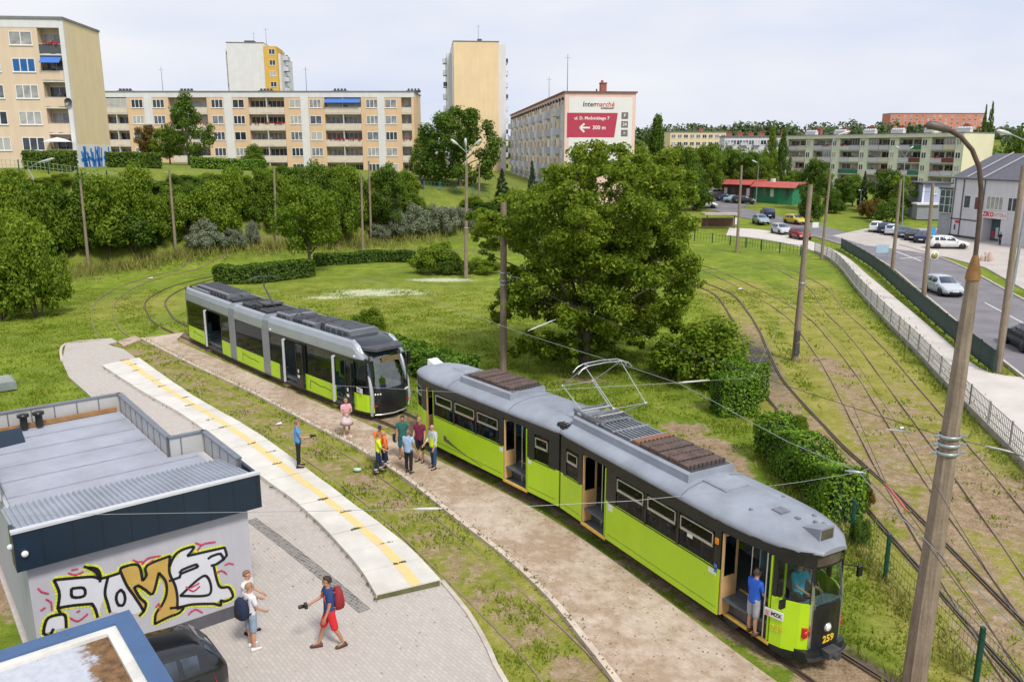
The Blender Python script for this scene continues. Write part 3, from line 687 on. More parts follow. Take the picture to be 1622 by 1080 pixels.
    for sg, kx in ((-1, -.72), (1, 2.02)):
        for y in (-.58, .58):
            am.tube((S0 + sg * .35, y * .9, 3.55), (kx, y, 4.12), .018, .016); am.tube((kx, y, 4.12), (.62, y * 1.15, 5.08), .015, .012); am.lathe([(0, -.05), (.04, -.05), (.04, .05), (0, .05)], (kx, y, 4.12), 8, 0, 'Y')
        am.tube((kx, -.58, 4.12), (kx, .58, 4.12), .009); am.tube((S0 + sg * .35, -.55, 3.56), (S0 + sg * .35, .55, 3.56), .03)
    am.build('arm', mat('panto_arm', (.46, .48, .47), .4, .5, .1, 4), po)
    bw = MB()
    for ds in (-.14, .14): bw.path([(.62 + ds, -1.0, 4.90), (.62 + ds, -.85, 5.04), (.62 + ds, -.62, 5.12), (.62 + ds, 0, 5.15), (.62 + ds, .62, 5.12), (.62 + ds, .85, 5.04), (.62 + ds, 1.0, 4.90)], .021, 8)
    for y in (-.62, .62): bw.tube((.48, y, 5.12), (.76, y, 5.12), .02)
    bw.build('contact_bow', mat('bow_metal', (.45, .46, .48), .35, .7, .15, 4), po)
    # doors: folded leaves, steps, grab poles
    def door(M, s0, s1, first=True):
        def w(s): return wtab(s, FT if M is None else RT)
        st = MB(M); a, b = min(s0, s1), max(s0, s1); ww = min(w(a), w(b))
        st.box(a, b, -ww, -.72, .36, .42); st.box(a, b, -.78, -.45, .42, .66); so = st.build('step', floor_m, T)
        ed = MB(M); ed.box(a, b, -ww - .012, -ww + .05, .36, .435); ed.box(a, b, -.80, -.74, .62, .675); ed.box(a, b, -.47, -.41, .87, .915); ed.build('edge', yel_edge, so)
        for s, e, mm in ((a + .06, 1, tan_m), (b - .06, -1, lime)):
            wv = w(s)
            lf = MB(M); lf.box(s - .02, s + .02, -wv + .01, -wv + .50, .46, 1.45); 
            for y0, y1, z0, z1 in ((-wv + .01, -wv + .07, 1.45, 2.58), (-wv + .44, -wv + .50, 1.45, 2.58), (-wv + .07, -wv + .44, 2.50, 2.58)): lf.box(s - .02, s + .02, y0, y1, z0, z1)
            lo = lf.build('door', tan_m if e > 0 else mm, T)
            gp = MB(M); gp.box(s - .006, s + .006, -wv + .07, -wv + .44, 1.45, 2.50); gp.build('pane', tram_glass, lo)
        gp = MB(M); gp.tube(((a + b) / 2, -.86, .42), ((a + b) / 2, -.86, 2.6), .018); gp.tube((b - .18, -.95, .45), (b - .18, -.95, 2.6), .02); gp.build('grab_pole', chrome, T)
    door(None, *fd[0]); door(None, *fd[1]); door(rearM, *rd[0]); door(rearM, *rd[1])
    pt = MB(); pt.box(8.12, 8.16, -.82, .9, .9, 2.7); pt.build('cab_partition', mat('partition_grey', (.10, .13, .17), .4, 0, .15, 3), T)
    ds = MB(); ds.box(9.05, 9.36, -.42, .42, .9, 1.48); ds.rings([[(8.98, y, 1.45), (9.44, y * .85, 1.60), (9.44, y * .85, 1.50), (8.98, y, 1.38)] for y in (-.5, .5)], 0, False); ds.build('dashboard', mat('dash_green', (.13, .19, .19), .5, 0, .2, 4), T, fix=True)
    # seats
    for M, ss in ((None, [3.3, 4.05, 4.8, 5.55, 6.4]), (rearM, [-3.6, -4.35, -5.1, -5.85, -6.6])):
        for s in ss:
            for y in (-.78, .72):
                q = MB(M); q.box(s, s + .42, y - .22, y + .22, 1.28, 1.36); q.box(s - .05, s + .02, y - .22, y + .22, 1.36, 1.86)
                so = q.build('seat', grey_seat if M is None else blue_seat, T, bevel=.02)
                r = MB(M); r.path([(s - .02, y - .2, 1.84), (s - .03, y - .2, 1.94), (s - .03, y + .2, 1.94), (s - .02, y + .2, 1.84)], .013, 6); r.tube((s + .2, y, .9), (s + .2, y, 1.3), .025); r.beam((s + .2, y, 1.27), (s - .03, y, 1.9), .02, .02); r.build('seat_rail', chrome, so)
    # bogies
    for M, s in ((None, 6.6), (rearM, -6.2), (None, .0)):
        q = MB(M); q.box(s - .9, s + .9, -.62, -.5, .3, .5); q.box(s - .9, s + .9, .5, .62, .3, .5); q.box(s - .2, s + .2, -.6, .6, .32, .46); bo = q.build('bogie', steel, T)
        for ds_ in (-.72, .72):
            for y in (-.72, .72):
                wl = MB(M); wl.lathe([(0, -.06), (.30, -.06), (.33, -.05), (.33, .05), (.30, .06), (0, .06)], (s + ds_, y, .34), 20, 0, 'Y'); wl.build('wheel', steel, bo)
    # details: side markings, stickers, orange repeater
    dt = MB(rearM); wv = 1.178
    for k in range(14):
        x = -6.65 + k * .17; h = [.5, .34, .26, .2, .16, .12, .1, .08, .07, .06, .05, .05, .04, .04][k]; dt.box(x, x + .20, -wv, -wv + .004, .78 - .3 * k / 14, .78 - .3 * k / 14 + h * .42)
    dt.build('skyline_graphic', mat('graphic_grey', (.11, .13, .06), .5, 0, .2, 5), T)
    sk = MB(); sk.box(2.68, 2.9, -wv, -wv + .004, 1.36, 1.56, 0); sk.box(6.85, 7.12, -wv, -wv + .004, 1.42, 1.55, 0); sk.box(7.05, 7.15, -wv - .002, -wv, 1.5, 1.72, 1); sk.box(6.05, 6.25, -1.181, -1.178, 2.0, 2.12, 0); sk.build('sticker', [white_p, mat('sticker_blue', (.06, .2, .5), .5)], T)
    sk = MB(rearM); sk.box(-3.2, -3.02, -wv, -wv + .004, 1.4, 1.56); sk.box(-1.66, -1.5, -wv, -wv + .004, 1.42, 1.55); sk.build('sticker', white_p, T)
    for M, a, b in ((None, 2.65, 7.15), (rearM, -7.2, -3.05), (rearM, -1.62, -.3), (None, .3, 1.25)): q = MB(M); q.box(a, b, -wv - .001, -wv + .002, .60, .615); q.build('panel_seam', mat('seam_olive', (.13, .20, .01), .6), T); q = MB(M); q.box(a, b, -wv - .003, -wv + .002, 1.585, 1.62); q.build('waist_rail', chrome if False else tram_black, T)
    rp = MB(); rp.box(7.05, 7.15, -1.20, -1.17, 2.25, 2.40); rp.build('indicator', amber, T)
    rp = MB(rearM); rp.box(-7.28, -7.2, -1.14, -1.1, 2.2, 2.4); rp.build('indicator', amber, T)
    return T, rearM
TRAM, REARM = old_tram()
TRAM_FRONT_M = Matrix.Translation((2.48, 24.84, 0)) @ Matrix.Rotation(math.radians(-60.85), 4, 'Z')
TRAM_REAR_M = TRAM_FRONT_M @ REARM
def new_tram():
    base = Vector((-11.6475, 41.4439, 0))
    T = empty('low_floor_tram', base, -.814, 'modern silver and lime green low floor tram with large raked windscreen', 'tram')
    inv = (Matrix.Translation(base) @ Matrix.Rotation(-.814, 4, 'Z')).inverted()
    def fr(o, a): return inv @ Matrix.Translation((o[0], o[1], 0)) @ Matrix.Rotation(a, 4, 'Z')
    M1, M2, M3 = fr((-19.4693, 50.6196), -.8745), fr((-14.6495, 44.8532), -.8487), fr((-11.6475, 41.4439), -.814)
    silver = mat('silver_paint', (.40, .43, .47), .34, .45, .06, 1.2, 0, .08, dirtcol=(.25, .27, .29)); gpil = mat('pillar_grey', (.26, .275, .30), .42, .3, .06, 2)
    deck = mat('roof_deck', (.06, .065, .075), .7, 0, .3, 3); unit = mat('roof_unit', (.19, .205, .235), .5, .2, .12, 2, 0, .25, dirtcol=(.15, .15, .17)); dunit = mat('roof_unit_dark', (.045, .05, .06), .5, .2, .3, 3)
    ZB, ZG, ZW, ZT = .2, 1.08, 2.62, 3.36
    st = [(-.1, 1.2), (20, 1.2)]
    FT = [(-.1, 1.2), (8.3, 1.2), (8.9, 1.08), (9.2, .92)]
    RT = [(.1, .9), (.45, 1.08), (1.0, 1.2), (20, 1.2)]
    def section(M, tab, s0, s1, greens, doors, dark):
        g = MB(M)
        for a, b in spans(s0, s1, [d[:2] for d in doors] + dark): wall_piece(g, tab, -1, a, b, ZB + .1, ZG, 0)
        wall_piece(g, tab, 1, s0, s1, ZB + .1, ZG, 0)
        g.build('side_panel', lime, T)
        b_ = MB(M); wall_piece(b_, tab, 1, s0, s1, ZB, ZB + .1, 0)
        for a, b in spans(s0, s1, []): wall_piece(b_, tab, -1, a, b, ZB, ZB + .1, 0, .05, .0)
        for a, b in dark: wall_piece(b_, tab, -1, a, b, ZB + .1, ZG, 0, .04, .002)
        b_.build('sill', tram_black, T)
        # window band: pillars and panes
        ops = [d[:2] for d in doors]; pl_ = MB(M)
        for side in (-1, 1):
            wall_piece(pl_, tab, side, s0, s1, 2.50, ZW, 0, .05, .002)
            for a, b in spans(s0, s1, ops if side < 0 else []):
                wall_piece(pl_, tab, side, a, min(b, a + .07), ZG, 2.5, 0, .06, .002); wall_piece(pl_, tab, side, max(a, b - .07), b, ZG, 2.5, 0, .06, .002)
        pl_.build('window_band', tram_black, T)
        for side in (-1, 1):
            for a, b in spans(s0, s1, ops if side < 0 else []):
                if b - a > .25:
                    w = MB(M); wall_piece(w, tab, side, a + .07, b - .07, ZG, 2.5, 0, .012, .01); w.build('window', tram_glass, T)
        # silver cove
        c = MB(M)
        for side in (-1, 1):
            rows = []
            e1 = min(s1, 8.78)
            for s in sorted([s0, e1] + [a for a, _ in tab if s0 < a < e1] + ([8.0, 8.15, 8.45, 8.6] if s1 > 9 else [])):
                w = wtab(s, tab); dn = 1 - .85 * sstep((s - 7.9) / .95) if s1 > 9 else 1
                rows.append([(s, side * y, ZW + (z - ZW) * dn) for y, z in ((w + .003, ZW), (w + .012, ZW + .12), (w - .02, 3.05), (w - .10, 3.28), (w - .20, ZT), (w - .26, ZT), (w - .26, ZW))])
            c.rings(rows, 0, False)
        c.build('roof_cove', silver, T, fix=True)
        d = MB(M); rows = []
        for s in sorted([s0, s1] + [a for a, _ in tab if s0 < a < s1]):
            w = wtab(s, tab) - .22; rows.append([(s, -w, 3.0), (s, -w, 3.12), (s, w, 3.12), (s, w, 3.0)])
        d.rings(rows, 0, False); d.build('roof_deck', deck, T)
        f = MB(M); f.box(s0 + .15, s1 - .12, -.9, .9, .32, .38); f.build('floor', mat('tram_floor_grey', (.20, .21, .22), .7, 0, .15, 4), T)
        for a, b, leaf_b in doors:
            l = MB(M)
            l.box(a + .03, a + .10, -1.36, -1.27, ZB + .14, 2.48, 0); l.box(a + .02, a + .11, -1.27, -1.21, 2.42, 2.5, 0)
            lo = l.build('door', mat('door_edge_white', (.62, .64, .68), .4, .2, .05, 3), T)
            if leaf_b:
                l = MB(M); x0 = b - leaf_b
                for p, q, z0, z1 in ((x0, x0 + .05, ZB + .14, 2.48), (b - .05, b, ZB + .14, 2.48), (x0 + .05, b - .05, ZB + .14, 1.0), (x0 + .05, b - .05, 2.4, 2.48)): l.box(p, q, -1.33, -1.28, z0, z1, 0)
                lo = l.build('door', tram_black, T)
                g2 = MB(M); g2.box(x0 + .05, b - .05, -1.31, -1.30, 1.0, 2.4); g2.build('pane', tram_glass, lo)
                s2 = MB(M); s2.box(x0 + .12, x0 + .3, -1.338, -1.331, .82, .95); s2.cbox((x0 + .2, -1.334, 1.15), (.12, .006, .16)); s2.build('sticker', white_p, lo)
            ts = MB(M); ts.box(a, b, -1.22, -.9, .30, .37); ts.build('step', steel, T)
    section(M1, RT, .35, 7.62, None, [(4.15, 6.35, 0)], [(.35, .9), (3.65, 4.15)])
    section(M2, st, .72, 4.32, None, [], [])
    section(M3, FT, .40, 9.2, None, [(1.98, 3.88, .62), (6.55, 8.1, .5)], [(1.35, 1.98)])
    def pillar(M, s0, s1):
        p = MB(M); prof = [(-1.17, .25), (-1.215, .4), (-1.215, 2.7), (-1.16, 3.1), (-.98, 3.33), (.98, 3.33), (1.16, 3.1), (1.215, 2.7), (1.215, .4), (1.17, .25)]
        p.rings([[(s, y, z) for y, z in prof] for s in (s0, s1)], 0, False); p.build('gangway', gpil, T, fix=True)
    pillar(M1, 7.62, 8.40); pillar(M3, -.32, .40)
    # cab nose
    n = MB(M3)
    def ring(z, s, w, depth=.26): return [(s - .35, -w, z), (s, -w * .93, z), (s + depth * .55, -w * .66, z), (s + depth, 0, z), (s + depth * .55, w * .66, z), (s, w * .93, z), (s - .35, w, z)]
    low = [ring(.16, 9.10, .90), ring(.35, 9.22, .94), ring(.75, 9.24, .95), ring(1.12, 9.22, .95), ring(1.36, 9.17, .94)]
    n.rings(low, 0, True, True, False); n.build('nose_panel', tram_black, T)
    scr = MB(M3); sr = [ring(1.37, 9.165, .94), ring(1.8, 9.06, .925), ring(2.3, 8.86, .90), ring(2.72, 8.62, .87)]
    scr.rings(sr, 0, True, False, False); scr.build('windscreen', rake_glass, T)
    br = MB(M3); rr = [ring(2.72, 8.63, .90), ring(3.0, 8.42, .92), ring(3.2, 8.18, .93, .22), ring(3.34, 7.75, .94, .15), ring(3.38, 7.2, .94, .05)]
    br.rings(rr, 0, True, False, False); br.build('brow', mat('brow_dark', (.035, .042, .055), .18, 0, .1, 2), T)
    nb = MB(M3)
    for sd in (-1, 1):
        q = [(.16, 9.12, .935), (.75, 9.24, .975), (1.36, 9.17, .965), (1.8, 9.06, .95), (2.3, 8.86, .935), (2.72, 8.62, .93), (3.05, 8.4, .95), (3.3, 7.9, .95)]
        nb.path([(s - .05, sd * w, z) for z, s, w in q], .085, 8)
    nb.path([(9.05, -.9, .17), (9.25, -.6, .17), (9.36, 0, .17), (9.25, .6, .17), (9.05, .9, .17)], .04, 6)
    nb.build('nose_rim', mat('rim_silver', (.60, .62, .65), .3, .5, .05, 3), T)
    sp = MB(M3)
    for sd in (-1, 1):   # cab side quarter
        sp.rings([[(8.85, sd * 1.09, 1.08), (8.85, sd * 1.06, 2.66), (8.87, sd * .98, 2.66), (8.87, sd * .98, 1.08)], [(9.14, sd * .96, 1.08), (8.66, sd * .98, 2.66), (8.66, sd * .9, 2.66), (9.14, sd * .9, 1.08)]], 0, False)
    sp.build('cab_quarter', tram_black, T, fix=True)
    for sd in (-1, 1):
        hl = MB(M3)
        for j, (y, s) in enumerate(((.86, 9.25), (.76, 9.30), (.66, 9.345))): hl.lathe([(0, 0), (.045, 0), (.045, .02), (0, .03)], (s + .0, sd * y, 1.13), 10, 0, 'X')
        hl.build('headlight', lamp_lens, T)
        tl = MB(M3); tl.cbox((9.27, sd * .84, .62), (.04, .12, .06)); tl.build('tail_light', red_lens, T)
    vs = MB(M3); vs.cbox((9.0, .15, 2.55), (.04, .9, .22)); vs.build('destination_display', mat('led_display', (.18, .12, .06), .4, 0, .4, 14), T)
    dr = MB(M3); dr.box(8.55, 9.0, -.75, .75, .9, 1.34); dr.build('dashboard', mat('dash_grey', (.07, .08, .09), .5, 0, .2, 4), T)
    lo = MB(M3); lo.path([(8.6, .92, 2.7), (8.85, 1.15, 2.75)], .02, 6); lo.cbox((8.92, 1.2, 2.4), (.1, .14, .6)); lo.build('mirror', tram_black, T)
    ls = MB(M3); ls.box(8.32, 8.78, -1.21, -1.20, 1.14, 1.36); ls.build('operator_sign', white_p, T)
    text('lettering', 'MZK', .17, M3 @ face_M((8.55, -1.213, 1.25), (1, .15, 0), (0, 0, 1)), black_txt, T, .002)
    # tail
    tl = MB(M1); tl.rings([[(.35, -1.02, .2), (.35, -1.02, 3.3), (.35, 1.02, 3.3), (.35, 1.02, .2)], [(.0, -.8, .25), (.2, -.8, 3.2), (.2, .8, 3.2), (.0, .8, .25)]], 0, False); tl.build('tail_panel', tram_black, T, fix=True)
    # roof equipment
    eq = [(M1, 1.0, 3.6, .82, 3.12, 3.42, 0), (M1, 1.6, 6.4, .66, 3.12, 3.62, 0), (M1, 6.6, 7.5, .7, 3.12, 3.45, 1), (M2, 1.0, 2.1, .75, 3.12, 3.5, 1), (M2, 2.3, 3.0, .6, 3.12, 3.58, 1), (M2, 3.2, 4.2, .78, 3.12, 3.45, 1),
          (M3, .5, 1.9, .76, 3.12, 3.56, 0), (M3, 2.05, 3.0, .7, 3.12, 3.48, 1), (M3, 3.1, 4.3, .78, 3.12, 3.52, 0), (M3, 4.45, 5.0, .55, 3.12, 3.6, 1), (M3, 5.1, 7.3, .74, 3.12, 3.62, 0)]
    for M, a, b, w, z0, z1, dk in eq:
        e = MB(M); e.rings([[(a, -w, z0), (a, -w, z1 - .05), (a, -w + .08, z1), (a, w - .08, z1), (a, w, z1 - .05), (a, w, z0)], [(b, -w, z0), (b, -w, z1 - .05), (b, -w + .08, z1), (b, w - .08, z1), (b, w, z1 - .05), (b, w, z0)]], 0, False)
        for k in range(int((b - a) / .28)): e.box(a + .1 + k * .28, a + .22 + k * .28, -w + .12, w - .12, z1, z1 + .025, 1)
        for k in range(int((b - a) / .5)): e.box(a + .1 + k * .5, a + .45 + k * .5, -w - .015, -w, z0 + .08, z1 - .1, 1)
        e.build('roof_unit', [dunit if dk else unit, deck], T)
    cn = MB()
    for M, a, b in ((M1, .9, 7.4), (M2, .9, 4.2), (M3, .5, 7.2)):
        for y in (-.88, .86, .3): cn.path([M @ Vector((a + (b - a) * i / 8, y + .05 * math.sin(i * 2.1), 3.17 + .05 * (i % 2))) for i in range(9)], .03, 6)
        for k in range(int(b - a)): cn.path([M @ Vector((a + k + .3, -.85, 3.2)), M @ Vector((a + k + .45, -.3, 3.66)), M @ Vector((a + k + .6, .5, 3.3))], .022, 6)
    cn.build('cable', mat('cable_black', (.03, .032, .036), .6, 0, .2, 4), T)
    pg = MB(M2); pg.box(2.4, 3.4, -.5, .5, 3.58, 3.66); pg.beam((3.1, 0, 3.68), (2.2, 0, 4.45), .07, .07); pg.beam((2.2, 0, 4.45), (2.25, 0, 4.9), .05, .05); pg.path([(2.25, -.85, 4.82), (2.25, -.5, 4.95), (2.25, .5, 4.95), (2.25, .85, 4.82)], .03, 6); pg.build('pantograph', steel, T)
    ln = MB(M3)
    for s in (.62, 8.25): ln.lathe([(0, -.02), (.06, -.02), (.06, .02), (0, .02)], (s, -1.22, 2.72), 10, 0, 'Y')
    ln.build('marker_lamp', white_p, T)
    # dark line graphics on the lime panels
    gr = MB()
    for M, a, b in ((M1, 1.8, 3.3), (M2, 1.6, 3.6), (M3, 4.3, 6.2)):
        pts = [(0, .45), (.02, .85), (.2, .82), (.5, .74), (.7, .78), (1, .70)]
        for p, q in zip(pts, pts[1:]): gr.beam(M @ Vector((a + (b - a) * p[0], -1.203, p[1])), M @ Vector((a + (b - a) * q[0], -1.203, q[1])), .006, .035)
    gr.build('line_graphic', mat('graphic_dark', (.05, .07, .01), .5, 0, .2, 5), T)
    # interior seats
    for M, ss in ((M1, [1.4, 2.2, 3.0]), (M2, [1.2, 2.0, 2.8, 3.6]), (M3, [.9, 4.2, 5.0, 5.8])):
        for s in ss:
            for y in (-.75, .75):
                q = MB(M); q.box(s, s + .42, y - .22, y + .22, .75, .84); q.box(s - .05, s + .03, y - .22, y + .22, .84, 1.45); q.box(s + .1, s + .3, y - .1, y + .1, .38, .75); q.build('seat', mat('seat_teal', (.05, .12, .12), .7, 0, .25, 6), T, bevel=.02)
    for M, s in ((M1, 1.9), (M2, 2.5), (M3, 5.4)):
        q = MB(M); q.box(s - .85, s + .85, -.75, .75, .22, .36); bo = q.build('bogie', steel, T)
        for d in (-.7, .7):
            for y in (-.72, .72):
                wl = MB(M); wl.lathe([(0, -.06), (.28, -.06), (.30, 0), (.28, .06), (0, .06)], (s + d, y, .31), 18, 0, 'Y'); wl.build('wheel', steel, bo)
new_tram()
# ================================================================== BUILDINGS
frame_w = mat('window_frame_white', (.74, .74, .74), .5, 0, .04, 3)
def far_glass():
    m, nt, b = newmat('facade_glass'); oi = nt.new('ShaderNodeObjectInfo'); co = nt.coord()
    f = nt.math('ADD', nt.math('MULTIPLY', oi.outputs['Random'], .7), nt.math('MULTIPLY', nt.noise(co, 1.1, 2), .5))
    c = nt.ramp(f, [(.3, (.018, .024, .034)), (.55, (.06, .075, .095)), (.72, (.20, .21, .22)), (.9, (.42, .41, .38))]); nt.l.new(c, b.inputs['Base Color'])
    b.inputs['Roughness'].default_value = .12; b.inputs['Specular IOR Level'].default_value = .55; return m
fglass = far_glass()
curtain_blue = mat('blue_blind', (.01, .10, .30), .4, 0, .2, 2)
_wm = {}
def win_mesh(w, h, n=3, g=None):
    k = (round(w, 2), round(h, 2), n, g)
    if k in _wm: return _wm[k]
    m = MB(); t = .07
    m.box(0, w, -.04, .01, 0, t); m.box(0, w, -.04, .01, h - t, h); m.box(0, t, -.04, .01, t, h - t); m.box(w - t, w, -.04, .01, t, h - t)
    for i in range(1, n): x = w * i / n; m.box(x - .05, x + .05, -.038, .01, t, h - t)
    m.box(-.06, w + .06, -.10, .005, -.07, -.002)
    m.box(t, w - t, -.012, .012, t, h - t, 1)
    _wm[k] = m.me('window', [frame_w, g or fglass]); return _wm[k]
def window(par, x, z, w, h, n=3, M=None, g=None):
    o = link('window', win_mesh(w, h, n, g), par)
    L = Matrix.Translation((x, 0, z))
    o.matrix_local = (M @ L) if M is not None else L
    return o
_lm = {}
def loggia_mesh(w, h, d, par_m, style, seed):
    k = (round(w, 2), round(h, 2), par_m.name, style, seed)
    if k in _lm: return _lm[k]
    r = random.Random(seed); m = MB()
    m.box(0.0, w, -.06, d, -.16, 0, 2)                                  # slab
    m.box(.02, w - .02, -.05, .02, .06, 1.02, 0)                        # parapet
    m.box(0, w, -.07, .05, 1.02, 1.07, 2)
    n = max(1, int(w / 1.5))
    for i in range(n):
        x = .15 + i * (w - .2) / n; a = (w - .2) / n - .15
        m.box(x, x + a, d - .03, d + .01, .1 if i % 2 else .9, 2.25, 1); m.box(x, x + a, d - .05, d, 2.2, 2.28, 2); m.box(x + a * .5 - .03, x + a * .5 + .03, d - .05, d, .2, 2.25, 2)
    if w > 3.2: m.box(w / 2 - .06, w / 2 + .06, .0, d, 0, h - .17, 2)
    for i in range(r.randint(1, 4)):
        x = r.uniform(.1, w - .6); m.box(x, x + r.uniform(.3, .5), .25, .6, 0, r.uniform(1.1, 1.5), 4 + r.randint(0, 1))
    if style == 'flowers':
        for i in range(int(w * 6)): x = r.uniform(.05, w - .2); m.cbox((x, -.14 + r.uniform(-.06, .06), 1.08 + r.uniform(-.12, .2)), (.16, .14, .14), r.uniform(0, 3), 3)
    if style == 'awning': m.slab([(.1, .1, h - .3), (w - .1, .1, h - .3), (w - .1, -.75, h - 1.0), (.1, -.75, h - 1.0)], .03, 6)
    if style == 'glazed':
        for i in range(4): a = w / 4; m.box(i * a + .04, (i + 1) * a - .04, -.02, .0, 1.07, h - .2, 1); m.box((i + 1) * a - .04, (i + 1) * a + .02, -.03, .02, 1.07, h - .2, 2)
    mats = [par_m, fglass, MATS['trim_pale'], MATS['geranium'], MATS['clutter_dark'], MATS['clutter_wood'], MATS['awning_blue']]
    _lm[k] = m.me('loggia', mats); return _lm[k]
mat('trim_pale', (.60, .56, .50), .8, 0, .08, 1.5, 0, .2, dirtcol=(.38, .35, .32)); mat('geranium', (.40, .02, .03), .7, 0, .4, 8); mat('clutter_dark', (.06, .06, .07), .7, 0, .3, 4); mat('clutter_wood', (.25, .14, .08), .7, 0, .3, 4); mat('awning_blue', (.05, .16, .50), .7, 0, .1, 3)
cream = mat('render_cream', (.66, .52, .38), .9, 0, .05, .4, .08, .10, dirtcol=(.50, .38, .27), streak=.055); yellow_r = mat('render_yellow', (.74, .60, .37), .9, 0, .05, .4, .08, .08, dirtcol=(.62, .49, .30), streak=.055)
peach = mat('render_peach', (.66, .46, .29), .9, 0, .06, .4, .08, .12, dirtcol=(.5, .34, .22), streak=.055); whit = mat('render_white', (.66, .655, .66), .85, 0, .05, .6, .08, .12, dirtcol=(.48, .47, .47), streak=.055)
roof_felt = mat('roof_felt', (.19, .19, .20), .9, 0, .2, .6, .1, .3); brick_red = mat('chimney_brick', (.30, .10, .07), .9, 0, .25, 3); par_pale = mat('parapet_pale', (.62, .55, .46), .85, 0, .06, 1, streak=.055)
pinkm = mat('render_pink', (.74, .52, .45), .9, 0, .06, .4, .08, .1, dirtcol=(.5, .33, .28), streak=.055); bluish = mat('render_pale_blue', (.64, .67, .75), .85, 0, .07, .5, .08, .15, dirtcol=(.4, .4, .44), streak=.055)
greenish = mat('render_pale_green', (.68, .70, .55), .9, 0, .06, .4, .08, .15, dirtcol=(.44, .44, .35), streak=.055); lilac = mat('parapet_lilac', (.54, .54, .62), .85, 0, .1, 1, 0, .2); dkgreen = mat('parapet_green', (.03, .16, .10), .8, 0, .2, 2); ochre = mat('render_ochre', (.62, .38, .07), .9, 0, .06, .5); maroon = mat('parapet_maroon', (.16, .05, .05), .8, 0, .2, 2)
end_yellow = mat('render_pale_yellow', (.72, .67, .48), .9, 0, .05, .4, .08, .1, dirtcol=(.5, .46, .3), streak=.055)
def building(name, label, origin, rz, cat='apartment block', group=None): return empty(name, origin, rz, label, cat, group)
def antenna(par, x, y, z, h):
    m = MB(); m.tube((x, y, z), (x, y, z + h), .05, .03, 6); m.beam((x - .5, y, z + h * .9), (x + .5, y, z + h * .9), .03, .03); m.build('antenna', steel, par)
def stack(par, x, y, z, w, d, h, m_):
    m = MB(); m.box(x, x + w, y, y + d, z, z + h); m.box(x - .08, x + w + .08, y - .08, y + d + .08, z + h, z + h + .12)
    for k in range(int(w / .6)): m.box(x + .15 + k * .6, x + .45 + k * .6, y + .2, y + d - .2, z + h + .12, z + h + .45)
    m.build('chimney', m_, par)
def clip_rects(x0, x1, cuts): return spans(x0, x1, cuts)
# ---- the cream block at the left edge
def left_block():
    D = 96.0; c = PD(97, 27, D); top = c.z; rz = math.radians(5.75); L, dp, d = 15.0, 10.4, 1.3
    base = 9.0; o = Vector((c.x - L * math.cos(rz), c.y - L * math.sin(rz), base)); T = building('apartment_building', 'cream five storey apartment block with a yellow end wall and blue graffiti at its foot', o, rz)
    h = top - base; W = MB(); W.box(0, L, d, dp, -3, h - .25); lg = [(L - 2.75, L - .42)]
    for a, b in spans(0, L, lg): W.box(a, b, 0, d, -3, h - .25) if b < L - .1 else None
    W.box(L - .42, L - .05, 0, d, -3, h - .25, 1); W.box(0, L - .42, -.03, d, h - 1.15, h - .25, 1)
    W.build('wall', [cream, whit], T)
    e = MB(); e.box(L - .05, L + .05, .35, dp, -3, h - .25); e.box(L - .05, L + .055, 0, .35, -3, h - .25, 1); e.box(L + .05, L + .07, .2, dp - .1, -3, 3.15, 2); e.build('end_wall', [yellow_r, whit, mat('base_white', (.66, .66, .68), .85, 0, .06, 1)], T)
    r = MB(); r.box(-.1, L + .15, -.15, dp + .1, h - .25, h); r.build('roof', roof_felt, T)
    fl = 2.83; z0 = h - 1.15 - 2.5
    for i in range(5):
        z = z0 - i * fl
        window(T, L - 5.75, z + .65, 2.4, 1.45, 3 if i != 0 else 2, None, curtain_blue if i == 1 else None); window(T, L - 9.4, z + .65, 2.4, 1.45, 3); window(T, L - 13.0, z + .65, 2.4, 1.45, 3)
        lo = link('loggia', loggia_mesh(2.33, fl, d, mat('parapet_dark', (.07, .08, .085), .6) if i == 0 else cream, ('flowers', 'awning', '', '', '')[i], i + 3), T, (L - 2.75, 0, z - .25))
    sd = MB(); sd.lathe([(.02, .1), (.3, 0), (.42, -.12), (.40, -.10), (.02, .06)], (L - .2, -.2, z0 - 2 * fl + .3), 16, 0, 'Y'); sd.build('satellite_dish', steel, T)
    um = MB(); um.lathe([(1.5, 0), (.9, .28), (0, .5)], (L - 1.6, -.9, z0 - 4 * fl + 1.6), 12); um.lathe([(.03, -1.6), (.03, .4)], (L - 1.6, -.9, z0 - 4 * fl + 1.6), 6); um.build('sun_umbrella', white_p, T)
    g = MB(); rr = random.Random(5)
    for k in range(4):   # blue letters on the white base of the end wall
        y0 = .9 + k * 2.25
        for s in range(5):
            a = y0 + rr.uniform(-.1, 1.7); b = a + rr.uniform(-.7, .7); g.beam((L + .075, a, rr.uniform(.2, .6)), (L + .075, b, rr.uniform(2.2, 3.0)), .012, rr.uniform(.35, .5), up=(0, 1, 0))
        g.beam((L + .075, y0 - .1, 1.4 + .3 * (k % 2)), (L + .075, y0 + 1.8, 1.5 - .3 * (k % 2)), .012, .4, up=(0, 0, 1))
    g.build('graffiti', mat('graffiti_blue', (.01, .18, .60), .6, 0, .2, 3), T)
left_block()
